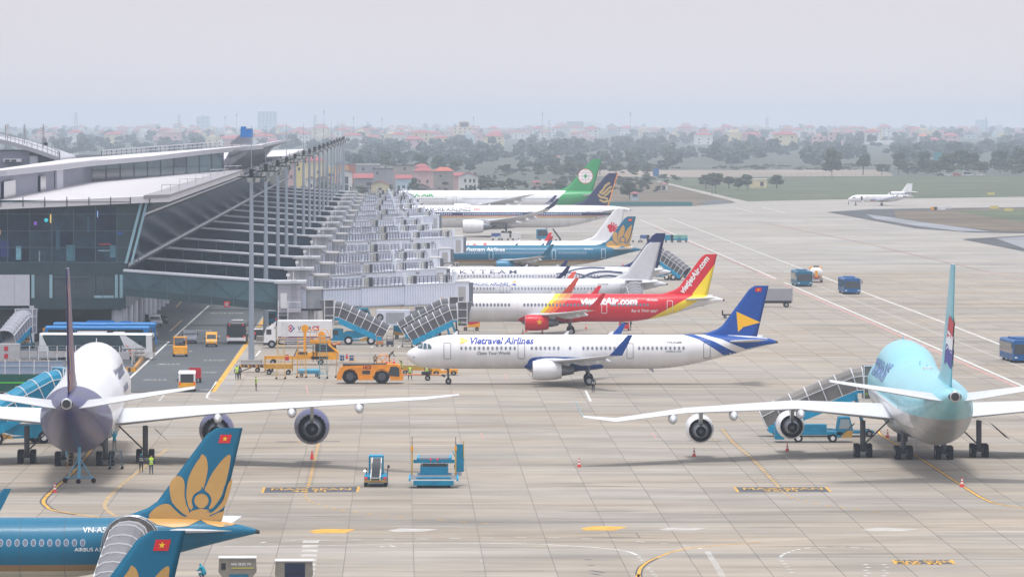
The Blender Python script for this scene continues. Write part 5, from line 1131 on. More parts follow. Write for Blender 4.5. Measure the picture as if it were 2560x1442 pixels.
    c.build('cab', t); w_ = MB(); w_.box(cx+.35, cx+1.4, cy-2.08, cy-2.0, 5.0, 7.4, mt('cab_shutter', (178, 178, 180), var=.05)); w_.box(cx-.75, cx-.3, cy-2.12, cy-1.9, 5.9, 6.4, glassd); w_.build('cab_window', t)
    if hood: h = MB(); h.box(cx+1.9, cx+2.5, cy-1.9, cy+1.8, 4.9, 7.9, mt('grey_bellows', (110, 116, 128), rough=.8, var=.2, scale=4)); h.build('bellows', t)
    s_ = MB(); sx_ = X0+math.cos(ang)*(Lb-2.2); sy_ = math.sin(ang)*(Lb-2.2)-2.4
    for k in range(12): s_.box(sx_-k*.35-.35, sx_-k*.35, sy_-.4, sy_+.4, 4.7-k*.4, 4.8-k*.4, steel)
    s_.bar((sx_, sy_-.4, 5.9), (sx_-4.2, sy_-.4, 1.3), .05, yel, 5); s_.build('service_stair', t)
    return t
PXR = [1172, 1116, 1100, 1126, 1158, 1100, 1076, 1098, 1080, 1062, 1052, 1042, 1034, 1026]; YO = [24, 30, 26, 20, 30, 25, 22, 60, 25, 22, 24, 20, 20, 15]
for i, d in enumerate(DI): gangway(i, d); node(i, d, 0); bridge(i, d, PXR[i], YO[i])
m = MB(); m.bar((-24.5, -2.3, 5.4), (-24.5, -2.2, 5.4), .34, white, 20); m.bar((-24.5, -2.32, 5.4), (-24.5, -2.3, 5.4), .27, white, 20)
m.add([(-24.5+r_*math.cos(2*math.pi*i/24), -2.34, 5.4+r_*math.sin(2*math.pi*i/24)) for i in range(24) for r_ in (.26, .35)], [(2*i, 2*i+1, (2*i+3) % 48, (2*i+2) % 48) for i in range(24)], redp)
v, f, wd = text_mesh('35', .34, 0, .02); m.add([(-24.5-wd/2+a, -2.35, 5.23+b) for a, b in v], f, blackp)
m.box(-24.9, -24.1, -2.25, -2.1, 5.0, 5.8, redp)
o = m.build('speed_sign'); o.location = T((568-1000)*755/F+24.5, 756)+(Z(760, 754)-5.4,); o.rotation_euler = (0, 0, TA); tag(o, 'round speed limit sign reading 35 on the nearest gangway', 'sign')
# ------------------------------------------------------------------ floodlight masts
polem = mt('galvanised_mast', (150, 160, 174), rough=.5, metal=.2, var=.06, scale=.3)
def mast(loc, rod):
    t = thing('floodlight_mast', 'tall tapered grey floodlight mast', 'light mast', loc, 0, 'floodlight masts along the gates')
    MB().bar((0, 0, .6), (0, 0, 24.6), .40, polem, 14, r2=.22).build('mast', t)
    h = MB(); h.add([(1.9*math.cos(2*math.pi*i/16)*q, 1.9*math.sin(2*math.pi*i/16)*q, 24.3+z) for i in range(16) for q, z in ((1, 0), (1, .12), (.94, .12), (.94, 0))], [(4*i+a, 4*i+(a+1) % 4, (4*((i+1) % 16))+(a+1) % 4, 4*((i+1) % 16)+a) for i in range(16) for a in range(4)], darkm)
    for i in range(4): a = math.pi*i/2+.4; h.bar((0, 0, 24.4), (1.9*math.cos(a), 1.9*math.sin(a), 24.4), .06, darkm, 5)
    h.bar((0, 0, 24.3), (0, 0, 25.4), .3, darkm, 10); h.build('lamp_ring', t)
    fl = MB(); R_ = Matrix.Rotation(.5, 3, 'Y')
    fl.cbox((0, 0, 0), (.26, .6, .48), M('floodlight_grey', (.13, .135, .145), rough=.6), 0, .55); fl.cbox((.16, 0, -.09), (.03, .6, .45), M('lamp_glass', (.5, .52, .55), rough=.2, var=0), 0, .55); fl.bar((-.05, 0, .2), (-.1, 0, .75), .05, darkm, 5)
    me = None
    for i in range(9):
        a = -1.9+3.8*i/8-.2
        if me is None: o = fl.build('floodlight', t); me = o.data
        else: o = link('floodlight', me, t)
        o.location = (2.0*math.cos(a), 2.0*math.sin(a), 24.0+(.75 if i % 3 == 0 else 0)); o.rotation_euler = (0, 0, a)
    if rod: MB().bar((0, 0, 25.2), (0, 0, 31.0), .07, polem, 6, r2=.025).build('lightning_rod', t)
    b = MB(); b.box(-1.3, 1.3, -1.3, 1.3, 0, .7, mt('concrete_block', (165, 162, 160), rough=.8, var=.1)); b.build('base_block', t)
    return t
PX = [628.5, 664.5, 694.5, 716, 737.5, 758.7, 773.7, 786, 798.7, 808.7, 819, 828.7, 835.7, 843, 849, 856, 860]
protos = {}
for i, px in enumerate(PX):
    d = 19.3*F/(1000-px); rod = i in (0, 1, 3, 5, 7, 9, 11, 13, 15, 16); loc = T(-19.3, d)+(0,)
    if rod not in protos: o = protos[rod] = mast(loc, rod)
    else: o = dup(protos[rod], loc)
    o['label'] = (['nearest grey floodlight mast standing beside the road edge line', 'second floodlight mast from the left, rising behind the white truck'] + ['floodlight mast number %s in the receding row along the gates' % w for w in ('three', 'four', 'five', 'six', 'seven', 'eight', 'nine', 'ten', 'eleven', 'twelve', 'thirteen', 'fourteen', 'fifteen', 'sixteen', 'seventeen')])[i]
# ------------------------------------------------------------------ vehicles and ground equipment
lampr = M('tail_lamp_red', (.6, .02, .02), rough=.3, emit=.6, var=0); lampw = M('head_lamp', (.75, .76, .78), rough=.2, var=0); lampo = M('amber_lamp', (.8, .35, .03), rough=.3, var=0)
busb = mt('bus_blue', (0, 88, 150), rough=.45, var=.08, spec=.35); bust = mt('bus_teal_blue', (0, 100, 135), rough=.45, var=.08, spec=.35)
def at(px, py, z=0.0): v = G(px, py, z); return (v.x, v.y, z)
def wheels(t, xs, y, r, w_, hub=None, name='wheel'):
    m = MB(); m.bar((0, -w_/2, 0), (0, w_/2, 0), r, rubber, 18); m.bar((0, -w_/2-.015, 0), (0, w_/2+.015, 0), r*.52, hub or hubm, 12); me = None
    for x in xs:
        for s_ in (-1, 1):
            if me is None: o = m.build(name, t); me = o.data
            else: o = link(name, me, t)
            o.location = (x, s_*(y-w_/2), r)
def shell(x0, x1, w_, z0, z1, m, ch=.18, fr=0.0, rr=0.0):    # box body with chamfered roof edges, raked front/rear
    r = []
    for x, k in ((x0, 0), (x0+.12, 1), (x1-.12, 1), (x1, 0)):
        q = .08*(1-k)
        r.append([(x, -w_+q, z0), (x, -w_+q, z1-ch-q), (x, -w_+ch, z1-q), (x, w_-ch, z1-q), (x, w_-q, z1-ch-q), (x, w_-q, z0)])
    for i, p in enumerate(r[3]): r[3][i] = (p[0]-fr*max(0, (p[2]-z0)/(z1-z0)), p[1], p[2])
    for i, p in enumerate(r[0]): r[0][i] = (p[0]+rr*max(0, (p[2]-z0)/(z1-z0)), p[1], p[2])
    mb = MB(); mb.rings(r, m, smooth=False); return mb
def bus(label, loc, rz, L=12.0, W=2.7, H=3.0, body=busb, winm=glassd, low=.35, rearblack=False, group=None, lamps=False, sill=1.0, wtop=.45, trim=None, roofm=None, doors=True):
    t = thing('bus', label, 'bus', loc, rz, group); a = L/2; w_ = W/2
    shell(-a, a, w_, low, H, body, .2, .12, .05).build('body', t)
    m = MB()
    for s_ in (-1, 1): m.box(-a+.5, a-.9, min(s_*w_, s_*(w_+.015)), max(s_*w_, s_*(w_+.015)), sill+.2, H-wtop, winm)
    m.build('side_windows', t); f = MB()
    n = 7
    for s_ in (-1, 1):
        for k in range(1, n): x = -a+.5+(L-1.4)*k/n; f.box(x-.05, x+.05, min(s_*w_, s_*(w_+.022)), max(s_*w_, s_*(w_+.022)), sill+.2, H-wtop, body if k in (2, 5) and wtop > .3 else blackp)
    f.build('window_posts', t)
    m = MB(); m.add([(a-.02, -w_+.12, sill+.15), (a-.02, w_-.12, sill+.15), (a-.14, w_-.18, H-.35), (a-.14, -w_+.18, H-.35), (a+.01, -w_+.12, sill+.15), (a+.01, w_-.12, sill+.15), (a-.11, w_-.18, H-.35), (a-.11, -w_+.18, H-.35)], [(4, 5, 6, 7), (0, 1, 5, 4), (3, 2, 6, 7), (0, 3, 7, 4), (1, 2, 6, 5)], winm); m.build('windscreen', t)
    m = MB(); m.box(-a-.02, -a+.1, -w_+.2, w_-.2, sill+(.25 if not rearblack else -.1), H-.4, winm); m.build('rear_window', t)
    m = MB(); m.box(-2.6, 1.2, -w_*.6, w_*.6, H-.02, H+.22, roofm or body); m.box(2.2, 3.6, -w_*.5, w_*.5, H-.02, H+.16, roofm or body); m.build('roof_units', t)
    wheels(t, (-a+2.9, a-2.7), w_, .48, .3)
    m = MB()
    for s_ in (-1, 1):
        m.box(a+.0, a+.03, s_*(w_-.35)-.18, s_*(w_-.35)+.18, .62, .8, lampw); m.box(-a-.03, -a, s_*(w_-.25)-.1, s_*(w_-.25)+.1, .9, 1.2, lampr)
        if lamps: m.box(-a-.04, -a, s_*(w_-.4)-.1, s_*(w_-.4)+.1, H-.35, H-.18, lampr)
    m.build('lamps', t)
    if rearblack:
        m = MB(); m.prism([(-w_+.1, .95), (w_-.1, .95), (w_-.35, .5), (-w_+.35, .5)], -a-.05, -a-.02, white, axis='x'); m.prism([(-w_+.02, 1.1), (-w_+.3, .8), (-w_+.3, .45), (-w_+.02, .45)], -a-.06, -a-.02, white, axis='x'); m.prism([(w_-.02, 1.1), (w_-.3, .8), (w_-.3, .45), (w_-.02, .45)], -a-.06, -a-.02, white, axis='x'); m.build('rear_bumper', t)
    m = MB()
    for s_ in (-1, 1): m.bar((a-.1, s_*w_, H-.3), (a+.25, s_*(w_+.22), H-.4), .04, blackp, 5); m.box(a+.18, a+.32, s_*(w_+.22)-.08, s_*(w_+.22)+.08, H-.95, H-.4, blackp)
    m.build('mirrors', t)
    return t
ctr = 'blue apron passenger buses'
bus('blue apron bus in three-quarter view at the right edge of the frame', at(2544, 902), math.radians(-86.5), 12, 3.0, 2.95, busb)
bus('teal-blue apron bus half hiding the tanker truck on the far apron road', at(2004, 714), math.radians(-88), 13, 3.0, 2.9, bust)
bus('blue apron bus driving alone to the right of the tanker truck', at(2123, 733), math.radians(-88.5), 13, 3.0, 2.9, busb)
bus('black and white bus seen from behind driving away on the service road', at(594, 856), math.radians(91), 11.5, 2.7, 3.0, blackp, glassd, rearblack=True, lamps=True, roofm=white)
# coaches in the yard at the left
coachw = mt('coach_white', (222, 224, 228), rough=.35, var=.04, coat=.3); cblue = mt('coach_blue', (0, 116, 185), rough=.45, var=.06, spec=.35); corange = mt('coach_orange', (236, 126, 40), var=.03)
t = bus('white coach with orange fin stripes behind the yard fence', at(243, 898), math.radians(-4), 15.2, 2.6, 3.5, coachw, M('coach_glass', (.035, .07, .085), rough=.3, spec=.2, var=.4, scale=.6), sill=.85, roofm=coachw, wtop=.22)
m = MB(); m.prism([(3.2, 3.2), (4.0, 3.2), (7.2, 1.1), (6.4, .5), (4.4, .5)], -1.36, -1.31, coachw); m.prism([(4.0, 2.1), (5.6, .6), (4.6, .6)], -1.39, -1.36, corange); m.prism([(-7.5, 3.0), (-7.1, 3.0), (-5.9, .5), (-7.5, .5)], -1.36, -1.31, coachw)
for a in (-5.9, -2.8, .4): m.box(a, a+1.3, -1.37, -1.33, .85, 1.1, corange)
m.build('side_stripes', t)['kind'] = 'stuff'
for i, (px, py, nm) in enumerate(((246, 874, 'nearest blue coach parked behind the white coach'), (264, 864, 'farther blue coach, only roof and curved front showing'))):
    t = bus(nm, at(px, py), math.radians(-3), 14.6, 2.6, 3.3, cblue, glassd, sill=1.3, roofm=cblue, group='blue coaches in the yard')
def van(label, loc, rz, L=4.8, W=1.9, H=2.1, body=yel, top=None, cat='van', name='van', nose=.7, winh=1.05, roof=False, lower=None):
    t = thing(name, label, cat, loc, rz); a = L/2; w_ = W/2
    prof_ = [(-a, .35), (-a, H-.2), (-a+.2, H), (a-nose-.55, H), (a-nose, winh+.05), (a-.12, winh-.1), (a, .75), (a, .35)]
    MB().prism(prof_, -w_, w_, body).build('body', t)
    if lower: MB().prism([(-a-.01, .4), (-a-.01, 1.2), (a+.01, .95), (a+.01, .4)], -w_-.015, w_+.015, lower).build('lower_panel', t)
    g = MB(); 
    g.prism([(-a+.35, winh), (-a+.35, H-.28), (a-nose-.6, H-.28), (a-nose-.12, winh)], -w_-.012, w_+.012, glassd); g.add([(a-nose+.02, -w_+.12, winh+.08), (a-nose+.02, w_-.12, winh+.08), (a-nose-.5, w_-.16, H-.1), (a-nose-.5, -w_+.16, H-.1)], [(0, 1, 2, 3)], glassd)
    g.box(-a-.015, -a+.05, -w_+.2, w_-.2, winh+.02, H-.3, glassd); g.build('windows', t)
    if top: MB().box(-a+.1, a-nose-.6, -w_+.06, w_-.06, H-.02, H+.04, top).build('roof', t)
    wheels(t, (-a+.85, a-.85), w_+.02, .34, .22)
    m = MB()
    for s_ in (-1, 1): m.box(a-.02, a+.02, s_*(w_-.25)-.15, s_*(w_-.25)+.15, .68, .85, lampw); m.box(-a-.02, -a+.02, s_*(w_-.12)-.07, s_*(w_-.12)+.07, .8, 1.15, lampr); m.box(a-nose-.25, a-nose-.1, s_*(w_+.12)-.1, s_*(w_+.12)+.1, winh, winh+.25, blackp)
    m.box(-a-.06, -a, -w_+.1, w_-.1, .3, .5, darkm); m.box(a, a+.05, -w_+.1, w_-.1, .3, .5, darkm); m.build('lamps', t); return t
van('yellow minivan facing the camera in the middle of the service road', at(529, 866), math.radians(-88), 3.4, 1.55, 2.0, yel, nose=.25)
van('silver pickup with headlights towards the camera behind the yellow tug', at(475, 857), math.radians(-86), 5.0, 1.85, 1.75, mt('silver_car_paint', (186, 192, 202), rough=.3, coat=.5), name='pickup', cat='pickup', nose=1.5, winh=1.15)
van('white and yellow van seen from behind at the mouth of the service road', at(468, 976), math.radians(93), 4.9, 1.95, 2.35, white, lower=mt('van_yellow', (248, 178, 20)))
van('dark sports utility car half hidden behind the nearest mast', at(652, 848), math.radians(92), 4.6, 1.85, 1.7, mt('charcoal_car_paint', (52, 58, 72), rough=.3, coat=.5), name='car', cat='car', nose=1.3)
van('silver minivan parked beside the pale columns in the distance', at(384, 815), math.radians(-75), 4.6, 1.85, 1.8, mt('silver_car_paint', (186, 192, 202)), nose=1.0)
van('dark green car parked under the terminal columns', at(402, 809), math.radians(-80), 4.2, 1.8, 1.5, mt('dark_green_car_paint', (40, 70, 66), rough=.4), name='car', cat='car', nose=1.3, winh=.9)
t = thing('small_truck', 'red open-backed small truck hidden in front of the white and yellow van', 'truck', at(488, 955), math.radians(92)); t.scale = (.8, .8, .8); MB().box(-2, .8, -.9, .9, .7, 1.5, redp).box(.9, 2.0, -.85, .85, .5, 2.1, redp).box(-2, .8, -.9, -.82, 1.5, 2.0, redp).box(-2, .8, .82, .9, 1.5, 2.0, redp).build('body', t); MB().box(.88, .9, -.7, .7, 1.3, 2.0, glassd).build('rear_window', t); MB().box(-2.05, -1.95, -.9, .9, 1.5, 2.3, redp).build('headboard', t); wheels(t, (-1.3, 1.4), .9, .38, .25)
for px, py, nm in ((30, 868, 'yellow van parked in the yard beside the covered stairs'), (108, 861, 'yellow minibus parked behind the white coach')): van(nm, at(px+20, py), math.radians(-80), 5, 2.0, 2.2, yel, top=yel, nose=.4)
# yellow electric tug with a canopy frame
def tug(label, loc, rz, m1, canopy=True, k=1.0):
    t = thing('baggage_tug', label, 'tug', loc, rz); MB().prism([(-1.5, .3), (-1.5, .95), (-.2, .95), (-.1, .7), (.5, .7), (.6, 1.15), (1.5, 1.05), (1.6, .3)], -.75, .75, m1).build('body', t)
    MB().box(-.5, .1, -.5, .5, .9, 1.25, blackp).build('seat', t)
    if canopy:
        f = MB()
        for x, y in ((-.6, -.65), (-.6, .65), (.7, -.65), (.7, .65)): f.bar((x, y, .9), (x, y, 2.05), .05, m1, 6)
        f.box(-.75, .85, -.72, .72, 2.0, 2.1, m1); f.build('canopy', t)
    m = MB(); m.bar((.55, 0, 1.1), (.2, 0, 1.4), .03, blackp, 5); m.bar((.2, -.18, 1.4), (.2, .18, 1.4), .04, blackp, 6); m.build('steering_wheel', t); wheels(t, (-1.0, 1.05), .78, .34, .22); t.scale = (k,)*3; return t
tug('yellow baggage tug with a tall canopy frame on the service road', at(450, 890), math.radians(-85), yel, k=1.25)
tug('red baggage tug under the belly of the red airliner', at(1560, 826), math.radians(90), redp)
t = tug('low yellow tug standing behind the nose wheel of the pushed-back jet', at(1113, 937), math.radians(180), yel, False, 1.0); t.scale = (1.05, 1, .8)
# ---- big orange tow tractor with its bar
t = thing('tow_tractor', 'big orange pushback tractor with red HCS letters in front of the blue-tailed jet', 'pushback tractor', at(926, 958), 0)
tr = mt('tractor_orange', (238, 148, 14), rough=.5, var=.2, scale=1.6, detail=8)
def arches(cx, r, n=8): return [(cx-r*math.cos(math.pi*i/n), .45+r*math.sin(math.pi*i/n)) for i in range(n+1)]
body = [(-4.05, .45), (-4.05, .8), (-3.7, 2.0), (-3.5, 2.15), (2.3, 2.3), (3.4, 2.3), (3.75, 2.1), (4.05, .75), (4.0, .5), (2.3, .45)]+[(2.45, .5)]+[]
pr = [(-4.05, .5), (-3.95, 1.2), (-3.6, 2.0), (-3.3, 2.15), (2.2, 2.35), (3.3, 2.38), (3.6, 2.2), (4.0, .8), (3.95, .45), (2.45, .45)]
pr += [(1.42+1.02*math.cos(math.pi*i/8), .5+1.12*math.sin(math.pi*i/8)) for i in range(9)]+[(-1.3, .45)]
pr += [(-2.42+1.02*math.cos(math.pi*i/8), .5+1.12*math.sin(math.pi*i/8)) for i in range(9)]
MB().prism(pr, -1.5, 1.5, tr).build('body', t); MB().box(-3.3, 2.2, -1.35, 1.35, .5, 1.2, darkm).build('chassis', t)
m = MB(); m.add([(2.05, -1.52, 1.0), (3.55, -1.52, .9), (3.5, -1.52, 1.9), (3.2, -1.52, 2.1), (2.5, -1.52, 2.1), (2.25, -1.52, 1.5)], [(0, 1, 2, 3, 4, 5)], glassd); m.add([(3.72, -1.3, 1.3), (3.72, 1.3, 1.3), (3.52, 1.3, 2.2), (3.52, -1.3, 2.2)], [(0, 1, 2, 3)], glassd); m.build('cab_window', t)
MB().box(-.95, .0, -1.53, -1.45, 1.2, 1.62, blackp).build('grille', t); MB().box(-3.3, 2.0, -1.3, 1.3, 2.2, 2.38, darkm).build('deck', t)
wheels(t, (-2.42, 1.42), 1.5, .92, .55, M('dark_hub', (.06, .065, .08), rough=.6, var=.1))
v, f, wd = text_mesh('HCS', .38, .1, .05); m = MB(); m.add([(-.35-wd/2+a, -1.535, 1.82+b) for a, b in v], f, mt('lettering_dark_red', (150, 30, 30), var=0)); m.build('lettering', t)
m = MB(); m.box(-2.1, -1.55+1.0, -1.52, -1.5, 1.75, 2.0, mt('door_panel_orange', (225, 140, 18), var=.05)); m.box(-2.0, -1.7, -1.53, -1.5, .8, 1.0, darkm); m.box(.3, .6, -1.53, -1.5, .8, .95, darkm); m.build('side_details', t)
t = thing('tow_bar', 'long orange towbar on two small wheels between tractor and nose gear', 'towbar', at(1060, 951), 0)
m = MB(); m.bar((-2.5, 0, .75), (2.2, 0, .7), .09, M('towbar_orange', lin((214, 130, 60)), var=.15), 8); m.bar((2.2, 0, .7), (2.6, 0, .5), .14, darkm, 8); m.box(-.3, .8, -.15, .15, .7, 1.1, darkm); m.build('bar', t); wheels(t, (.45,), .45, .33, .2)
# ---- VINACS catering truck
t = thing('catering_truck', 'white catering truck with VINACS lettering and a red and blue diamond', 'truck', at(752, 869), math.radians(180))
s_ = 17.5
m = shell(-4.4, 3.35-.1, 1.25, 1.35, 3.85, mt('catering_box_white', (226, 226, 228), rough=.5, var=.04), .05); m.build('box', t)
MB().prism([(3.45, .75), (3.45, 2.6), (3.75, 2.95), (4.75, 2.85), (5.05, 2.0), (5.15, .75)], -1.2, 1.2, white).build('cab', t); MB().prism([(3.5, 2.95), (4.5, 2.9), (3.4, 3.75)], -1.0, 1.0, white).build('wind_deflector', t)
m = MB()
for y in (-1.22, 1.2): m.box(4.05, 4.75, y, y+.02, 1.9, 2.6, glassd)
m.add([(5.09, -1.05, 1.9), (5.09, 1.05, 1.9), (4.8, 1.05, 2.8), (4.8, -1.05, 2.8)], [(0, 1, 2, 3)], glassd); m.build('cab_windows', t); MB().box(3.4, 5.2, -1.15, 1.15, .4, .8, darkm).build('bumper', t)
wheels(t, (-3.1, 4.0), 1.22, .55, .35, greyp); MB().box(-4.2, 4.6, -.5, .5, .55, 1.0, darkm).build('chassis', t)
for y in (-1.2, 1.16):
    m = MB()
    for z in (.75, 1.0, 1.22): m.box(-1.6, 2.9, y, y+.04, z-.05, z+.05, white)
    m.box(-1.6, -1.5, y, y+.04, .7, 1.27, white).box(2.8, 2.9, y, y+.04, .7, 1.27, white).build('side_guard', t)
v1, f1, w1 = text_mesh('VINA', .62, 0, .005); v2, f2, w2 = text_mesh('CS', .62, 0, .035); x0 = .2
m = MB(); m.add([(-(-.42+a)*1.0, 1.27, 2.48+b) for a, b in v1], f1, navytxt); m.add([(-(-.42+w1+.06+a), 1.27, 2.48+b) for a, b in v2], f2, redp); v3, f3 = fit_text('VIETNAM AIR CATERING SERVICES', -.4, 2.5, 2.2, .12); m.add([(-a, 1.27, b) for a, b in v3], f3, navytxt); m.build('lettering', t)
m = MB()
def dia(cx, cz, r, y, mm, half=0):
    p = [(cx, y, cz+r), (cx+r, y, cz), (cx, y, cz-r), (cx-r, y, cz)]
    if half == 0: m.add(p, [(0, 1, 2, 3)], mm)
    else: m.add([p[0], p[1 if half == 1 else 3], p[2]], [(0, 1, 2)], mm)
dia(1.35, 2.75, .58, 1.268, redp, 1); dia(1.35, 2.75, .58, 1.268, bluetxt, 2); dia(1.35, 2.75, .38, 1.275, white); m.bar((1.35, 1.26, 2.75), (1.35, 1.285, 2.75), .19, redp, 14); m.build('emblem', t)
m = MB(); m.box(-4.2, 3.1, 1.26, 1.268, 1.5, 1.62, navytxt); m.box(-4.2, 3.1, 1.26, 1.268, 1.42, 1.48, redp); m.box(1.7, 2.6, 1.26, 1.29, 1.55, 3.55, offw); m.box(2.25, 2.65, 1.262, 1.28, 1.55, 3.6, offw); m.build('side_door_and_stripe', t)
# ---- covered airstairs.  Local x: foot of the flight -> door end
def airstair(label, loc, rz, L=9.0, top=4.2, truck=True, cov=True, side=-1, hmat=None, group='covered passenger stairs', w_=1.25, name='VIAGS', foot=.8, run=None, hood_only=False, cabin=True, chg=True):
    t = thing('covered_stairs', label, 'passenger stairs', loc, rz, group); hood = hmat or M('hood_glass', (.10, .10, .115), rough=.35, spec=.4, var=.2, scale=.8)
    x0, x1 = -L/2, L/2-2.0; z0, z1 = foot, top
    if truck:
        mb = MB(); n = 10; bd = [(-L/2+.4, .6), (-L/2+.4, 1.6), (-L/2+1.0, 1.9), (L/2-3.0, 1.9), (L/2-2.4, 1.5), (L/2-2.0, .6)]
        mb.prism(bd, -1.2, 1.2, teal); mb.prism([(-L/2+.38, .58), (-L/2+.38, 1.1), (-L/2+1.0, 1.75), (-L/2+1.9, 1.3), (-L/2+3.2, .85), (-L/2+3.3, .58)], -1.22, 1.22, golden); mb.build('chassis', t)
        MB().prism([(-L/2+1.0, 1.75), (-L/2+1.9, 1.35), (-L/2+3.3, .95), (-L/2+4.5, .85), (-L/2+3.3, .8), (-L/2+1.9, 1.2)], -1.23, 1.23, white).build('swoosh', t)
        MB().prism([(L/2-2.6, .6), (L/2-2.6, 2.2), (L/2-1.4, 2.3), (L/2-.7, 1.7), (L/2-.6, .6)], -1.15, 1.15, teal).build('cab', t); m = MB()
        for y in (-1.17, 1.15): m.box(L/2-2.0, L/2-1.2, y, y+.02, 1.4, 2.1, glassd)
        m.build('cab_windows', t); wheels(t, (-L/2+1.6, L/2-3.4), 1.22, .62, .4, white)
    fl = MB()                       # stair flight with solid sides
    th = .55
    for s_ in (-1, 1): fl.prism([(x0, z0-.25), (x0+.3, z0-.45), (x1, z1-th-.35), (x1, z1), (x0, z0+.25)], s_*w_-.06, s_*w_+.06, tealb)
    N = 18
    for k in range(N): u = k/N; fl.box(x0+(x1-x0)*u, x0+(x1-x0)*(u+1/N), -w_, w_, z0+(z1-z0)*u, z0+(z1-z0)*u+.1, steel)
    fl.box(x1, L/2, -w_, w_, z1-.3, z1, tealb); fl.build('stair_flight', t)
    if not truck:
        g = MB(); g.bar((x1-.2, -w_, z1-.4), (x1+.8, -w_, .5), .12, teal, 6); g.bar((x1-.2, w_, z1-.4), (x1+.8, w_, .5), .12, teal, 6); g.box(x0+.4, L/2-.3, -w_, w_, .35, .6, teal); g.bar((x0+2.5, -w_, 1.2), (x1-.5, -w_, .6), .08, teal, 5); g.build('undercarriage', t); wheels(t, (x0+.9, L/2-.8), w_, .35, .25)
    if cov:
        # barrel-vaulted tunnel in glazed bays with white ribs
        hb = 2.2; nb = 6 if L > 6 else 4
        path = [(x0, z0+.1), (x0+(x1-x0)*.75, z0+(z1-z0)*.80+.1), (x1, z1+.12), (L/2-1.25, z1+.15)]
        pth = []
        for i in range(nb+1):
            u = i/nb; pth.append((x0+(x1-x0)*u, z0+(z1-z0)*(u**.92)))
        pth.append((L/2-1.35, z1+.05))
        def sec(x, z, tx, tz, k=1.0):
            r = []; 
            for a in [-90, -90, -60, -30, 0, 30, 60, 90, 90]: pass
            prof2 = [(-w_, 0), (-w_, hb*.62), (-w_*.86, hb*.82), (-w_*.5, hb*.96), (0, hb), (w_*.5, hb*.96), (w_*.86, hb*.82), (w_, hb*.62), (w_, 0)]
            return [(x+tx*h_*k, y*k+0, z+tz*h_*k) for y, h_ in prof2]
        dirs = []
        for i in range(len(pth)):
            a = Vector(pth[max(i-1, 0)]); b = Vector(pth[min(i+1, len(pth)-1)]); d = (b-a).normalized(); dirs.append((-d.y, d.x))
        for i in range(len(pth)-1):
            a, b = pth[i], pth[i+1]; m = MB(); m.rings([sec(a[0], a[1], *dirs[i]), sec(b[0], b[1], *dirs[i+1])], hood, close=False, caps=False, smooth=False); m.build('hood_panel', t)
        rb = MB()
        for i in range(len(pth)):
            q = sec(pth[i][0], pth[i][1], dirs[i][0], dirs[i][1], 1.015)
            for p, p2 in zip(q[:-1], q[1:]): rb.bar(p, p2, .06, white, 4)
        for j in (0, 1, 7, 8):
            for i in range(len(pth)-1): rb.bar(sec(pth[i][0], pth[i][1], *dirs[i], 1.015)[j], sec(pth[i+1][0], pth[i+1][1], *dirs[i+1], 1.015)[j], .055, white, 4)
        for i in range(len(pth)-1):
            for y in (-w_*1.03, w_*1.03):
                a = sec(pth[i][0], pth[i][1], *dirs[i], 1.02); b = sec(pth[i+1][0], pth[i+1][1], *dirs[i+1], 1.02); k = 0 if y < 0 else 8; k2 = 1 if y < 0 else 7
        rb.build('hood_ribs', t)
        if not cabin: return t
        c = MB(); c.box(L/2-1.35, L/2-.05, -w_-.05, w_+.05, z1-.9, z1+2.45, hood); c.build('head_cabin', t)
        r2 = MB()
        for x in (L/2-1.35, L/2-.05):
            for y in (-w_-.08, w_+.08): r2.bar((x, y, z1-.9), (x, y, z1+2.5), .065, white, 4)
        for z in (z1-.9, z1+.25, z1+1.4, z1+2.45):
            for y in (-w_-.08, w_+.08): r2.bar((L/2-1.35, y, z), (L/2-.05, y, z), .055, white, 4)
        r2.build('cabin_ribs', t)
        bl = MB(); bl.prism([(L/2-.05, z1-.6), (L/2-.05, z1+2.4), (L/2+.75, z1+2.5), (L/2+.3, z1+1.0), (L/2+.2, z1-.5)], -w_, w_, mt('canopy_fabric_grey', (110, 112, 120), rough=.9, var=.2, scale=2)); bl.build('canopy', t)
        if name:
            v, f, wd = text_mesh(name, .26, 0, .01); m = MB(); sg = side
            m.add([((L/2-.95+a)*1.0 if sg < 0 else (L/2-.2-a), sg*(w_+.09), z1-.5+b) for a, b in v], f, wtxt); m.build('lettering', t); m = MB(); m.bar(((L/2-1.12) if sg < 0 else L/2-.05, sg*(w_+.06), z1-.38), ((L/2-1.12) if sg < 0 else L/2-.05, sg*(w_+.1), z1-.38), .12, mt('leaf_green', (120, 190, 60), var=0), 10); m.build('emblem', t)
    return t
airstair('teal and gold stair truck with a dark glazed tunnel beside the catering truck', at(884, 861), math.radians(180), 8.2, 3.9, side=1)
airstair('front one of two glazed covered stairs leaning towards the row of bridges', at(1100, 868), 0, 7.7, 3.9, truck=False)
airstair('rear one of two glazed covered stairs leaning towards the row of bridges', at(1080, 852), 0, 7.7, 3.9, truck=False, name=None)
hb_ = M('hood_brown_glass', (.19, .175, .165), rough=.4, spec=.4, var=.25, scale=.6)
airstair('brown-glazed covered stairs on a teal base at the side of the pale blue jumbo', at(2055, 1090), math.radians(0), 11.0, 4.7, truck=False, hmat=hb_, w_=1.3)
t = thing('stair_truck', 'teal flatbed truck with slim front cab under the wing of the pale blue jumbo', 'truck', at(2040, 1104), 0)
MB().box(-4.0, 2.6, -1.1, 1.1, .75, 1.05, teal).box(-1.2, 1.0, -.9, .9, 1.05, 1.75, teal).box(-4.1, -3.2, -1.15, 1.15, .3, 1.9, teal).build('flatbed', t); MB().prism([(2.0, .5), (2.0, 1.3), (2.2, 2.5), (3.3, 2.5), (3.6, 1.3), (3.5, .5)], -1.1, 1.1, teal).build('cab', t)
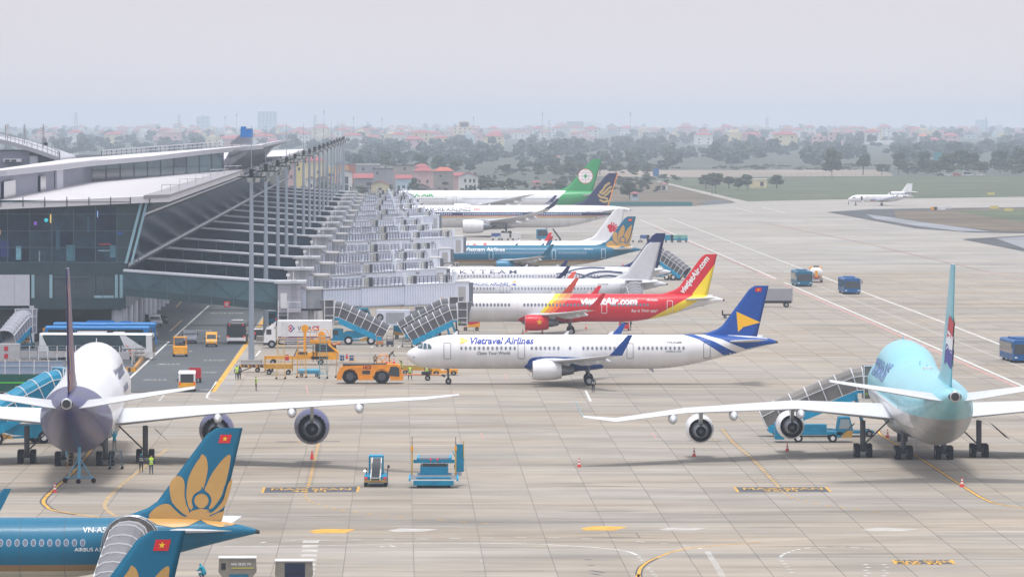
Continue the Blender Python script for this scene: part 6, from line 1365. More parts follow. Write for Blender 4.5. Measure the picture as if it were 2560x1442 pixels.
m = MB(); m.add([(2.2, -1.12, 1.35), (3.4, -1.12, 1.35), (3.2, -1.12, 2.3), (2.35, -1.12, 2.3)], [(0, 1, 2, 3)], M('pale_glass', (.3, .36, .4), rough=.2, var=0)); m.build('cab_window', t); MB().prism([(2.4, .5), (3.5, .5), (3.6, 1.2), (2.9, 1.15)], -1.13, 1.13, golden).build('side_panel', t); wheels(t, (-1.8, 1.6), 1.12, .42, .3, white)
airstair('covered stairs behind the tail of the navy-finned jet', (G(1672, 700).x, G(1672, 700).y, 0), math.radians(150), 6.5, 3.8, truck=True, name=None, hmat=M('hood_glass'))
airstair('covered stairs standing at the nose door of the far white jets', at(1112, 742), math.radians(65), 6.0, 3.6, truck=True, name=None, hmat=hb_)
t = airstair('covered stairs with ribbed tunnel at the rear door of the big teal airliner', ((333-1280)/39.2-.95, F/38.2-6.3, 0), math.radians(84), 8.6, 3.75, truck=False, name=None, hmat=M('hood_grey_glass', (.17, .17, .19), rough=.35, var=.15), w_=1.2, cabin=False)
m = MB(); fab = mt('canopy_fabric_dark', (74, 70, 68), rough=.95, var=.35, scale=3)
m.rings([[(x, 1.92*k*math.cos(math.radians(a)), 3.6+2.65*k*max(0, math.sin(math.radians(a)))**.7) for a in range(0, 181, 15)] for x, k in ((4.3-1.6, .80), (4.3-.9, .93), (4.3-.2, 1.0))], fab, close=False, caps=False); m.build('canopy_hood', t)
m = MB()
for x in (4.3-.85, 4.3-.1):
    p = [(x, 1.95*math.cos(math.radians(a)), 3.6+2.7*max(0, math.sin(math.radians(a)))**.7) for a in range(0, 181, 15)]
    for a, b in zip(p[:-1], p[1:]): m.bar(a, b, .05, steel, 5)
for y in (-1.95, 1.95):
    for z in (1.6, 3.0, 4.4): m.bar((3.45, y, z), (4.2, y, z), .05, steel, 5)
    m.bar((3.45, y, 2.9), (3.45, y, 3.7), .05, steel, 5); m.bar((4.2, y, 2.9), (4.2, y, 3.7), .05, steel, 5)
m.build('canopy_frame', t)['kind'] = 'stuff'
t = airstair('grey-glazed covered stairs at the rear door of the silver white jet', (G(1555, 742).x+.3, 864-6.5, 0), math.radians(95), 8.0, 3.3, truck=False, name=None, hmat=M('hood_grey_glass')); 
airstair('yellow stair truck with a pale ribbed hood standing in the yard at the left', at(45, 872), math.radians(70), 6.5, 3.0, truck=False, name=None, hmat=M('hood_violet_glass', (.28, .28, .34), rough=.4, var=.1), group='yard equipment')
t = thing('dark_shelter', 'dark green domed shelter hood behind the yard stairs', 'shelter', at(40, 850)); MB().rings([[(1.9*math.cos(math.radians(a)), y, 2.0+2.7*math.sin(math.radians(a))**.8 if 0 < a < 180 else .1) for a in range(0, 181, 15)] for y in (0, 2)], mt('shelter_green', (36, 66, 70), rough=.8)).build('shell', t)
# truck with stairs folded under the left wing, mostly hidden by the violet jumbo
airstair('teal stair truck reaching up to the far side of the white and violet jumbo', at(60, 1108), math.radians(30), 10, 4.9, truck=True, name=None, hmat=teal)
# ---- belt loader, seen from behind
t = thing('belt_loader', 'small teal belt loader with canopy and black belt seen from behind', 'belt loader', at(940, 1213), math.radians(90))
MB().prism([(-1.9, .35), (-1.9, .9), (-.8, 1.0), (2.6, 1.0), (2.7, .35)], -.98, .98, teal).build('body', t); MB().prism([(-2.2, .75), (-2.1, .85), (3.3, 2.2), (3.3, 2.05)], -.34, .34, blackp).prism([(-2.2, .6), (3.3, 2.0), (3.3, 2.25), (-2.2, .85)], -.45, -.36, creamp).prism([(-2.2, .6), (3.3, 2.0), (3.3, 2.25), (-2.2, .85)], .36, .45, creamp).build('conveyor', t)
m = MB(); m.box(-.1, 1.6, -.62, .62, 2.45, 2.62, tealb); 
for x, y in ((-.05, -.58), (-.05, .58), (1.5, -.58), (1.5, .58)): m.bar((x, y, .9), (x, y, 2.5), .06, teal, 6)
m.build('canopy', t); MB().box(-1.95, -1.85, -.98, .98, .42, .62, golden).box(-1.97, -1.93, -.95, -.7, .7, .85, lampr).box(-1.97, -1.93, .7, .95, .7, .85, lampr).build('rear_bumper', t); MB().bar((-.2, -1.0, 1.0), (-.2, -1.05, 1.7), .04, blackp, 5).box(-.3, -.1, -1.2, -1.0, 1.55, 1.8, blackp).bar((-.4, .8, .9), (-.4, .85, 1.6), .04, darkm, 5).bar((-.4, .95, 1.3), (-.42, .95, 1.32), .12, steel, 10).build('mirror_and_controls', t); wheels(t, (-1.2, 1.8), 1.0, .35, .25)
# ---- container high loader
t = thing('container_loader', 'wide teal container loader with two yellow corner posts, operator at its right', 'cargo loader', at(1085, 1214), math.radians(90))
MB().box(-2.6, 4.0, -1.5, 1.5, .4, .9, teal).box(-.5, 4.0, -1.2, 1.2, .9, 1.7, teal).build('chassis', t)
MB().prism([(-2.9, .62), (-2.8, .75), (-.7, 1.0), (-.7, .82)], -2.1, 2.1, M('checker_plate', (.22, .23, .25), rough=.5, metal=.3, var=.2, scale=6)).box(-3.0, -2.8, -1.75, 1.75, .25, .66, teal).prism([(-2.9, .6), (-2.9, .82), (-.6, 1.08), (-.6, .85)], -2.15, -2.0, tealb).prism([(-2.9, .6), (-2.9, .82), (-.6, 1.08), (-.6, .85)], 2.0, 2.15, tealb).build('rear_platform', t)
MB().box(0, 4.6, -1.3, 1.3, 2.25, 2.42, M('checker_plate')).box(-.1, 0, -1.8, 1.8, 2.0, 2.3, teal).box(-.05, 4.6, -1.5, -1.3, 2.0, 2.45, tealb).box(-.05, 4.6, 1.3, 1.5, 2.0, 2.45, tealb).box(-.3, .2, -1.0, 1.0, 1.5, 1.95, blackp).build('bridge_platform', t)
m = MB()
for y in (-.75, -.2, .25, 1.0): m.bar((-.4, y, .9), (-.2, y, 2.1), .04, steel, 6)
for y in (-.3, .3): m.bar((-.15, y, 2.2), (.05, y, 2.42), .07, redp, 6)
m.build('hydraulic_rams', t)
for y in (-1.9, 1.9): MB().box(-.6, -.42, y-.06, y+.06, .9, 3.6, mt('post_yellow', (190, 156, 60))).box(-.64, -.38, y-.1, y+.1, 3.1, 3.5, yel).bar((-.5, y, 3.6), (-.5, y, 4.3), .03, blackp, 5).build('corner_post', t)
MB().box(0, .9, -2.4, -1.8, .9, 1.2, steel).box(.4, .8, -2.6, -1.9, 1.2, 3.6, teal).box(.35, .4, -2.62, -2.54, 2.4, 3.9, mt('post_yellow')).build('operator_stand', t); wheels(t, (-1.6, 2.8), 1.45, .42, .3)
# ---- container dollies at the bottom edge
def uld(label, loc, curtain, txt=None, group='container dollies at the bottom edge'):
    t = thing('container_dolly', label, 'container dolly', loc, math.radians(2), group); lt = mt('container_aluminium', (140, 135, 126), rough=.55, metal=.2, var=.18, scale=2)
    m = MB(); m.prism([(-1.25, 2.05), (1.25, 2.05), (1.3, 1.15), (.9, .6), (-.9, .6), (-1.3, 1.15)], -.75, .75, lt); m.box(-1.3, 1.3, -.8, .8, 2.05, 2.12, offw); m.build('container', t)
    if curtain: MB().prism([(-.62, 1.95), (.75, 1.95), (.75, .75), (-.62, .75)], -.8, -.75, mt('navy_curtain', (30, 42, 70), rough=.9, var=.2, scale=3)).build('curtain', t); MB().box(-.62, .75, -.83, -.8, 1.32, 1.36, darkm).build('strap', t)
    else:
        MB().box(-.55, .75, -.77, -.75, .72, 1.0, mt('panel_teal', (30, 110, 140))).box(-1.1, -.8, -.77, -.75, 1.3, 1.75, darkm).box(-.4, 1.1, -.775, -.75, 1.38, 1.43, M('stripe_lime', lin((205, 205, 60)), var=0)).build('side_panel', t)
        v, f, wd = text_mesh('AKH 38202 VN', .17, 0, .01); q = MB(); q.add([(-.45+a*.9, -.78, 1.6+b) for a, b in v], f, wtxt); q.build('lettering', t)
    MB().box(-1.35, 1.35, -.75, .75, .48, .58, darkm).bar((-1.35, 0, .45), (-2.0, 0, .3), .05, darkm, 5).build('frame', t); wheels(t, (-.85, .85), .7, .24, .16); return t
uld('grey aluminium container on a dolly beside the crouching man', at(594, 1468), False); uld('container with a dark navy curtain on a dolly, right of the grey one', at(735, 1476), True)
# ---- three-legged tail support stand, ladder and wheeled platform at the violet jumbo
t = thing('tail_stand', 'sky-blue three-legged tail stand under the violet jumbo', 'tail stand', at(198, 1207)); sb = mt('stand_sky_blue', (96, 170, 205), rough=.5, var=.12)
m = MB(); m.bar((0, 0, .4), (0, 0, 3.2), .14, sb, 8); m.bar((0, 0, 3.2), (0, 0, 4.6), .08, alum, 8)
for x, y in ((-1.25, .2), (1.25, .2), (0, -.9)):
    m.bar((0, 0, .55), (x, y, .45), .07, sb, 6); m.bar((0, 0, 2.3), (x*.85, y*.85, .5), .05, sb, 6)
m.bar((-.55, .1, 1.3), (.55, .1, 1.3), .04, sb, 5); m.build('frame', t); w_ = MB()
for x, y in ((-1.25, .2), (1.25, .2), (0, -.9)): w_.bar((x, y-.07, .22), (x, y+.07, .22), .22, rubber, 12)
w_.build('castors', t)
def stand(label, loc, rz, W, Dp, H, col, steps=8, rails=True, group=None, lean=.25, cat='access ladder'):
    t = thing('step_ladder', label, cat, loc, rz, group); m = MB(); r = .035
    for x in (-W/2, W/2):
        m.bar((x*1.25, -Dp/2, .15), (x, -Dp*lean, H), r, col, 5); m.bar((x*1.25, Dp/2, .15), (x, Dp*lean, H), r, col, 5); m.bar((x*1.25, -Dp/2, .15), (x*1.25, Dp/2, .15), r, col, 5)
        if rails: m.bar((x, -Dp*lean, H), (x, -Dp*lean, H+.9), r, col, 5); m.bar((x, Dp*lean, H), (x, Dp*lean, H+.9), r, col, 5); m.bar((x, -Dp*lean, H+.9), (x, Dp*lean, H+.9), r, col, 5)
    if rails: m.bar((-W/2, Dp*lean, H+.9), (W/2, Dp*lean, H+.9), r, col, 5); m.bar((-W/2, Dp*lean, H+.45), (W/2, Dp*lean, H+.45), r, col, 5)
    m.bar((-W/2*1.25, Dp/2, .15), (W/2, Dp*lean, H*.9), .02, col, 4); m.bar((W/2*1.25, Dp/2, .15), (-W/2, Dp*lean, H*.9), .02, col, 4); m.build('frame', t); s_ = MB()
    for k in range(steps):
        u = (k+.7)/steps; x = W/2*(1.25-.25*u); y = -Dp/2+(Dp/2-Dp*lean)*u; s_.box(-x, x, y-.08, y+.05, H*u-.03, H*u, col)
    s_.box(-W/2, W/2, -Dp*lean, Dp*lean, H-.04, H, col); s_.build('treads', t); c = MB()
    for x in (-W/2*1.25, W/2*1.25):
        for y in (-Dp/2, Dp/2): c.bar((x, y-.05, .12), (x, y+.05, .12), .12, rubber, 10)
    c.build('castors', t); return t
tan_ = mt('wooden_ladder_tan', (176, 140, 96), rough=.7, var=.1); pyel = mt('ladder_pale_yellow', (214, 180, 110), rough=.6, var=.1); gteal = mt('ladder_grey_teal', (120, 158, 166), rough=.6, var=.1)
t = thing('leaning_ladder', 'tan extension ladder leaning against the tail of the violet jumbo', 'ladder', at(172, 1188)); m = MB()
for x in (-.25, .25): m.bar((x, 0, 0), (x+.45, 1.2, 3.6), .04, tan_, 5)
for k in range(11): u = (k+.5)/11; m.bar((-.25+.45*u, 1.2*u, 3.6*u), (.25+.45*u, 1.2*u, 3.6*u), .03, tan_, 4)
for x in (-.45, .35): m.bar((x+.35, 1.0, 2.4), (x+.75, 1.2, 4.6), .05, tan_, 5)
for k in range(8): u = k/7; m.bar((-.1+.4*u, 1.0+.2*u, 2.4+2.2*u), (.7+.4*u, 1.0+.2*u, 2.4+2.2*u), .035, tan_, 4)
m.build('ladder', t)
stand('small wheeled grey-teal platform under the open hatch of the violet jumbo', at(290, 1172), 0, .9, .9, 1.7, mt('platform_grey_teal', (82, 106, 120)), 5, False, cat='access platform')
g = 'access ladders by the pushback tractor'
stand('tall pale yellow access ladder left of the others beside the yellow trolley', at(702, 947), 0, .85, 1.1, 4.1, pyel, 12, True, g); stand('yellow-orange access ladder with a wide splayed base', at(754, 944), 0, .9, 1.3, 4.0, mt('ladder_orange', (226, 168, 60)), 12, True, g)
stand('grey-teal access ladder standing before the yellow cargo loader', at(808, 946), 0, .8, 1.0, 4.3, gteal, 13, True, g); stand('short pale access ladder just behind the pushback tractor', at(849, 944), 0, .75, .9, 2.0, mt('ladder_beige', (180, 160, 130)), 8, True, g)
stand('small yellow guard-rail step behind the tractor deck', at(880, 935), 0, .7, .8, 1.2, mt('ladder_orange'), 4, True, g)
stand('grey-teal two-wheeled folding steps near the covered stairs', at(1018, 867), 0, 1.1, .8, 1.4, mt('platform_grey_teal'), 5, False, g)
# ---- yellow cargo loader with raised cab (beside the mast)
t = thing('cargo_loader', 'long yellow cargo loader with raised arm, cab and low platform beside the nearest mast', 'cargo loader', at(752, 911), 0)
MB().box(-4.7, 3.6, -1.2, 1.2, .75, 1.1, yel).box(-4.7, 2.0, -1.1, 1.1, 1.1, 1.2, greyp).build('platform', t); MB().box(1.4, 4.9, -1.2, 1.2, .7, 1.7, yel).box(2.0, 4.4, -1.22, -1.2, 1.7, 2.6, darkm).box(1.9, 4.6, -1.0, 1.0, 1.7, 2.7, mt('loader_brown_machinery', (96, 74, 50), rough=.7, var=.4, scale=4)).build('engine_box', t)  # machinery in the engine box: shade is put into its dark brown colour
MB().bar((3.6, -1.15, 2.7), (4.9, -1.15, 1.6), .16, yel, 6).bar((4.2, -1.1, 2.6), (5.2, -1.1, 2.9), .14, M('towbar_orange'), 6).build('side_arm', t)
m = MB(); m.box(1.2, 4.0, -.9, .9, 2.75, 2.95, yel); m.box(1.25, 3.9, -.95, -.9, 2.95, 3.3, yel)
for x in (1.25, 2.1, 3.9): m.bar((x, -.9, 2.9), (x, -.9, 4.6), .04, yel, 5)
m.bar((1.25, -.9, 4.6), (3.3, -.9, 4.6), .04, yel, 5); m.bar((1.25, -.9, 3.8), (2.2, -.9, 3.8), .04, yel, 5); m.bar((3.3, -.9, 4.6), (3.9, -.9, 3.6), .05, yel, 5); m.build('cab_frame', t)
MB().box(2.3, 3.2, -.6, .6, 3.0, 4.0, yel).bar((2.7, -.5, 3.9), (2.7, .5, 3.9), .45, yel, 12).build('winch', t); MB().bar((.55, -.3, 1.2), (.55, -.3, 4.6), .2, yel, 8).bar((.55, -.5, 4.7), (.55, -.1, 4.7), .5, yel, 16).build('mast_arm', t)
MB().box(-.6, 1.5, -1.25, -.3, 1.1, 1.6, yel).box(-.3, .9, -1.3, -1.25, 1.35, 1.75, darkm).bar((-.8, -1.2, 1.2), (-.4, -1.2, 2.1), .07, darkm, 5).build('control_box', t); MB().box(-2.0, -1.5, -1.24, -1.2, .6, 1.35, redp).build('red_panel', t)
MB().box(1.6, 1.7, -1.3, -1.2, .4, 2.6, darkm).box(2.1, 2.2, -1.3, -1.2, .4, 2.6, darkm).box(1.6, 2.2, -1.3, -1.22, 1.0, 1.05, darkm).box(1.6, 2.2, -1.3, -1.22, 1.5, 1.55, darkm).box(1.6, 2.2, -1.3, -1.22, 2.0, 2.05, darkm).build('side_ladder', t); wheels(t, (-3.6, 2.6), 1.15, .35, .3)
t = thing('cargo_trolley', 'yellow open cargo trolley frame behind the first access ladder', 'trolley', at(697, 936)); MB().box(-1.7, 1.7, -.8, .8, .75, 1.35, mt('trolley_ochre', (200, 146, 40), var=.2)).build('tray', t); m = MB()
for x in (-1.7, 1.7):
    for y in (-.8, .8): m.bar((x, y, .4), (x, y, 2.3), .05, mt('trolley_ochre'), 5)
for y in (-.8, .8): m.bar((-1.7, y, 2.3), (1.7, y, 2.3), .05, mt('trolley_ochre'), 5)
m.build('frame', t); wheels(t, (-1.2, 1.2), .8, .3, .2)
t = thing('barrier_trailer', 'black and yellow striped barrier trailer at the foot of the nearest mast', 'trailer', at(640, 930)); m = MB(); m.box(-1.9, 2.6, -.7, .7, .95, 1.1, mt('trailer_grey', (150, 146, 150)))
for k in range(9): m.prism([(-1.9+k*.5, .65), (-1.65+k*.5, .65), (-1.75+k*.5, .95), (-2.0+k*.5, .95)], -.74, -.7, yel if k % 2 == 0 else blackp); 
m.box(-1.95, 2.6, -.7, .7, .62, .96, yel)
for k in range(9): m.prism([(-1.7+k*.5, .64), (-1.48+k*.5, .64), (-1.62+k*.5, .95), (-1.84+k*.5, .95)], -.76, -.7, blackp)
m.build('deck', t); MB().bar((-1.9, 0, .1), (-.6, 0, .6), .06, darkm, 5).bar((1.0, 0, .1), (2.2, 0, .6), .06, darkm, 5).build('drawbar', t); wheels(t, (.2, 1.9), .6, .3, .2)
t = thing('sky_blue_tank', 'low sky-blue towbar trailer lying behind the ladders', 'trailer', at(772, 942)); MB().bar((-1.4, 0, .75), (1.4, 0, .75), .3, mt('tank_sky_blue', (80, 165, 200), var=.15), 12).box(-1.8, 1.9, -.3, .3, .4, .5, sb).build('body', t); wheels(t, (-.9, 1.0), .4, .22, .15)
t = thing('chair_trolley', 'two small blue bins with a cone between them', 'equipment', at(867, 906)); MB().box(-.9, -.35, -.3, .3, .25, .95, busb).box(.35, .9, -.3, .3, .25, .95, busb).box(-.3, .3, -.3, .3, .4, .5, offw).build('bins', t); MB().bar((0, 0, .45), (0, 0, 1.2), .22, redp, 10, r2=.04).build('cone', t)
for px, py, nm, c in ((949, 866, 'tan hose reel with hoop frame by the stair truck', mt('reel_tan', (190, 130, 80))), (975, 866, 'dark blue ground power trolley with upright handle', mt('trolley_dark_blue', (50, 56, 80)))):
    t = thing('equipment_trolley', nm, 'trolley', at(px, py)); m = MB(); m.box(-.5, .5, -.4, .4, .25, .8, c); m.bar((-.45, 0, .8), (-.45, 0, 1.6), .04, c, 5); m.bar((.45, 0, .8), (.45, 0, 1.4 if c.name[0] == 'r' else 2.0), .04, c, 5); m.bar((-.45, 0, 1.5), (.45, 0, 1.4), .04, c, 5); m.build('frame', t); wheels(t, (-.35, .35), .42, .18, .12)
# carts, drums and trucks beyond
t = thing('air_start_unit', 'white rectangular air-conditioning unit with round fan under the nearest bridge', 'ground unit', at(985, 822)); MB().box(-2.6, 2.4, -1, 1, .5, 2.9, bw).box(-1.2, 1.6, -1.04, -1, .9, 2.5, mt('louvre_grey', (160, 164, 176))).build('body', t); MB().bar((-2.1, -1.05, 1.8), (-2.1, -1, 1.8), .55, darkm, 16).bar((-2.1, -1.07, 1.8), (-2.1, -1.05, 1.8), .3, greyp, 12).build('fan', t); wheels(t, (-1.6, 1.6), .9, .3, .2)
def cartbox(label, px, py, c1, c2, L=3.2, cat='baggage cart'):
    t = thing('baggage_cart', label, cat, at(px, py)); MB().box(-L/2, L/2, -.8, .8, .55, 1.9, c1).build('box', t); MB().prism([(-L/2-.01, .54), (L/2+.01, .54), (L/2+.01, 1.2), (0, .9), (-L/2-.01, 1.1)], -.83, .83, c2).build('lower_panel', t); wheels(t, (-L/3, L/3), .75, .28, .2); return t
cartbox('teal and gold equipment cart left of the paired covered stairs', 1008, 846, teal, golden, 2.8)
cartbox('red covered cart under the nose of the red and white airliner', 1178, 826, redp, yel, 2.6)
t = van('teal service truck with open back below the nearest bridge', at(900, 812), 0, 5, 2.2, 2.6, teal, lower=golden); t.name = 'service_truck'; t['category'] = 'truck'
van('teal catering lift truck behind the gate tower stairs', at(856, 806), math.radians(180), 5, 2.2, 3.0, tealb, lower=teal)
van('teal service van parked by the second mast', at(684, 812), math.radians(80), 4.6, 2, 2.2, teal, top=offw)
t = thing('box_truck', 'grey box truck emerging behind the blue tail fin', 'truck', at(1943, 768), math.radians(180)); MB().box(-2.4, 2.5, -1.2, 1.2, 1.15, 3.2, mt('box_grey', (152, 152, 160), rough=.6, var=.06)).build('box', t); MB().box(-2.55, -2.4, -1.2, 1.2, 1.0, 3.3, steel).build('tail_lift', t); MB().box(2.6, 3.9, -1.1, 1.1, .7, 2.6, white).build('cab', t); MB().box(3.1, 3.6, -1.12, 1.12, 1.7, 2.4, glassd).build('cab_window', t); MB().box(-2.4, 2.5, -.5, .5, .7, 1.1, darkm).build('chassis', t); wheels(t, (-1.5, 3.1), 1.15, .45, .3)
t = thing('tanker_truck', 'white fuel tanker truck partly hidden by the teal-blue bus', 'tanker truck', at(2040, 705), math.radians(88)); MB().rings([[(x, 1.25*r*math.sin(a), 2.0+.95*r*math.cos(a)) for a in [2*math.pi*i/20 for i in range(20)]] for x, r in ((-3.4, .1), (-3.35, .8), (-3.1, 1), (2.4, 1), (2.6, .8), (2.65, .1))], white).build('tank', t); MB().box(-3.6, -3.4, -.25, .25, 1.0, 2.3, yel).box(-3.7, -3.3, -1.25, 1.25, .5, 1.0, steel).box(-3.7, 3, -.5, .5, .7, 1.1, redp).build('chassis', t); MB().box(-2.0, -1.4, -.5, .5, 2.9, 3.15, darkm).box(.2, .8, -.5, .5, 2.9, 3.15, darkm).build('hatches', t); MB().box(3.0, 4.8, -1.2, 1.2, .7, 2.9, yel).build('cab', t); wheels(t, (-2.4, -1.2, 3.8), 1.2, .48, .3)
for i, (px, nm, c) in enumerate(((1672, 'first of three teal wrapped baggage carts beyond the navy fin', teal), (1688, 'middle one of three teal wrapped baggage carts', mt('wrap_pale_green', (110, 170, 160))), (1708, 'last pale green wrapped baggage cart in the short train', mt('wrap_pale_green')))): cartbox(nm, px, 606, c, teal, 2.2)
for i, (px, nm, c) in enumerate(((1590, 'white wrapped baggage cart beside the lotus tail', offw), (1612, 'blue-topped baggage cart in the distant row', mt('cart_blue', (60, 90, 150))), (1628, 'white wrapped baggage cart next to the blue-topped one', offw), (1290, 'white wrapped cart under the gold-striped wide-body', offw), (1262, 'pale wrapped cart nearest the big engine', offw), (1240, 'blue cart between wrapped loads under the wide-body', mt('cart_blue')))): cartbox(nm, px, 606 if px > 1500 else 601, c, offw, 2.4)
van('teal loader truck under the tail of the gold-striped wide-body', at(1360, 600), 0, 4, 2.2, 2.8, teal); t = thing('belt_conveyor', 'dark belt conveyor raised to the wide-body hold', 'conveyor', at(1392, 604)); MB().prism([(-1.2, 3.2), (-.9, 3.4), (1.2, .6), (.8, .4)], -.4, .4, darkm).build('belt', t); wheels(t, (-.2, .8), .5, .3, .2)
t = thing('green_container_wall', 'long low teal-green container wall at the far apron edge', 'container', at(1620, 515)); MB().box(-16, 16, 0, 2, 0, 1.5, mt('container_teal', (50, 120, 125), var=.1)).build('body', t)
for k in range(12): MB().box(-16+2.7*k, -15.9+2.7*k, -.06, 0, 0, 1.5, mt('container_rib', (70, 140, 145))).build('rib', t)
t = thing('long_trailer', 'long teal baggage trailer just beyond the red airliner tail', 'trailer', (G(1690, 738).x, 905, 0)); MB().box(-4, 3, -1, 1, .6, 1.9, mt('container_teal')).build('body', t); wheels(t, (-3, 2), .9, .3, .2)
t = thing('flat_dolly', 'dark empty flat dolly behind the yellow-edged tail', 'dolly', (G(1795, 760).x-.3, 850, 0)); MB().box(-1.6, 1.6, -.8, .8, .5, .7, darkm).box(-1.6, -1.4, -.8, .8, .7, 1.3, darkm).build('frame', t); wheels(t, (-1.1, 1.1), .8, .25, .2)
# cones
def cone(label, px, py, stripes=True):
    t = thing('traffic_cone', label, 'traffic cone', at(px, py), 0, 'orange traffic cones'); MB().box(-.2, .2, -.2, .2, 0, .05, redp).build('base', t)
    m = MB(); zs = [.05, .25, .38, .5, .63, .78]; rs_ = [.17, .13, .104, .08, .055, .03]
    oc = mt('cone_orange_red', (225, 70, 50), rough=.5)
    for i in range(5): m.bar((0, 0, zs[i]), (0, 0, zs[i+1]), rs_[i], white if stripes and i in (1, 3) else oc, 12, r2=rs_[i+1])
    m.build('cone', t); return t
for px, py, nm in ((137, 1230, 'striped cone standing on the thick yellow line under the violet tail'), (780, 1147, 'plain red cone behind the outer engine of the violet jumbo'), (1735, 1140, 'striped cone below the left outer engine of the pale blue jumbo'), (1968, 1127, 'striped cone below the left inner engine of the pale blue jumbo'), (2219, 1093, 'striped cone near the nose wheel of the pale blue jumbo'), (2405, 1216, 'striped cone beside the curving yellow line at the lower right'), (1448, 1167, 'lone striped cone in the middle of the open apron'), (1465, 822, 'cone behind the main wheels of the red airliner'), (1315, 829, 'cone in front of the red engine'), (1307, 836, 'second cone in front of the red engine, lower in the picture'), (1356, 835, 'white-striped cone just below the red engine'), (1557, 663, 'small cone beyond the lotus tail jet')): cone(nm, px, py, 'plain' not in nm).scale = (1.08,)*3
# chocks and yard fencing, barriers
t = thing('yard_fence', 'low white mesh panel fence around the coach yard with striped kerb', 'fence', at(330, 925), 0)
t.location = (0, 0, 0); m = MB()
yd = [G(5, 925), G(185, 925), G(325, 930)]; yd2 = [G(328, 930), G(374, 868)]
pnl = mt('fence_panel_pale', (186, 184, 186), rough=.7, var=.12); 
def fence_run(a, b, n, h=2.0, col=None, nm='fence_panel', z0=.5):
    d = (b-a)/n; me = None
    for k in range(n):
        o = MB(); l = d.length-.12; o.box(.06, l, -.03, .03, z0, z0+h*.55, col or pnl)
        for z in (z0+h*.75, z0+h): o.box(0, l, -.03, .03, z-.03, z+.03, greyp)
        o.box(0, .1, -.05, .05, 0, z0+h, white)
        if me is None: me = o.mesh(nm)
        link(nm, me, t, a+d*k, math.atan2(d.y, d.x))
fence_run(G(-20, 902), G(188, 902), 9, 1.5); fence_run(G(188, 905), G(326, 908), 5, 1.7); fence_run(G(330, 912), G(376, 862), 8, 2.0, mt('fence_panel_rusty', (190, 180, 172), var=.25), z0=.3)
m = MB()
def kerb(a, b, n):
    d = (b-a)/n; nn = Vector((-d.y, d.x, 0)).normalized()*.2
    for k in range(n):
        p, q = a+d*k, a+d*(k+1); mm = yel if k % 2 else blackp
        m.add([p-nn, q-nn, q+nn, p+nn]+[v+Vector((0, 0, .5)) for v in (p-nn, q-nn, q+nn, p+nn)], [(0, 1, 5, 4), (1, 2, 6, 5), (2, 3, 7, 6), (3, 0, 4, 7), (4, 5, 6, 7)], mm)
kerb(G(-20, 910), G(125, 910), 26); kerb(G(300, 926), G(336, 929), 6); kerb(G(336, 928), G(376, 872), 40); m.build('striped_kerb', t)['kind'] = 'stuff'
t = thing('panel_barrier', 'pale blue-grey corrugated barrier below the yard', 'barrier'); bb = mt('barrier_blue_grey', (150, 166, 188), rough=.6, var=.06)
a, b = G(-60, 948), G(158, 948); d = (b-a)/6
for k in range(6):
    o = MB(); L_ = d.length; o.box(.05, L_-.05, 0, .06, .1, 2.3, bb)
    for z in (.75, 1.55, 2.2): o.box(.05, L_-.05, -.05, 0, z, z+.06, pnl)
    o.box(-.06, .06, -.08, .04, 0, 2.4, white); o.build('barrier_panel', t, a+d*k)
t = thing('green_netting', 'dark green netting screen with a lime edge line behind the violet jumbo', 'screen'); a = G(-60, 978); o = MB(); o.box(0, 18.0*.62, 0, .1, 0, 2.0, mt('netting_green', (8, 84, 70), rough=.9, var=.12)).box(0, 18*.62, -.06, 0, .95, 1.1, mt('lime_line', (80, 200, 70), var=0)); o.build('screen', t, a)
t = thing('barrier_cabin', 'white booth with red squares at the left edge of the yard', 'booth', at(20, 905)); MB().box(-1.2, 1.5, 0, 1.5, .3, 2.4, pnl).build('body', t); MB().box(-.5, 0, -.04, 0, 1.5, 2.1, redp).box(-.5, 0, -.04, 0, .5, 1.1, redp).build('signs', t)
t = thing('pipe_stack', 'grey pipework stack inside the yard fence', 'equipment', at(335, 905)); m = MB()
for k in range(3): m.bar((-1.6, 0, .8+.5*k), (1.4, 0, .8+.5*k), .16, greyp, 8)
m.box(-1.6, -1.4, -.1, .1, 0, 2.2, pnl); m.box(.9, 1.1, -.1, .1, 0, 2.2, pnl); m.build('pipes', t)
# taxiway signs
for px, py, w_, c in ((2335, 527, 2.2, yel), (2350, 527, 4, white), (2372, 524, 1.6, white), (2486, 524, 3, mt('sign_yellow_faded', (220, 205, 120))), (2522, 530, 3, mt('sign_yellow_faded')), (2478, 489, 3, mt('sign_yellow_faded'))):
    o = MB().box(-w_/2, w_/2, 0, .2, .3, 1.3, c).box(-w_/2+.2, -w_/2+.3, 0, .1, 0, .3, darkm).box(w_/2-.3, w_/2-.2, 0, .1, 0, .3, darkm).build('taxiway_sign'); o.location = at(px, py); tag(o, 'low %s taxiway sign board on the grass, %s' % ('white' if c is white else 'yellow', {2335: 'left end of the trio', 2350: 'widest of the trio', 2372: 'right end of the trio', 2486: 'upper one of two near the right edge', 2522: 'lower one of two near the right edge', 2478: 'beyond the taxiway'}[px]), 'sign')
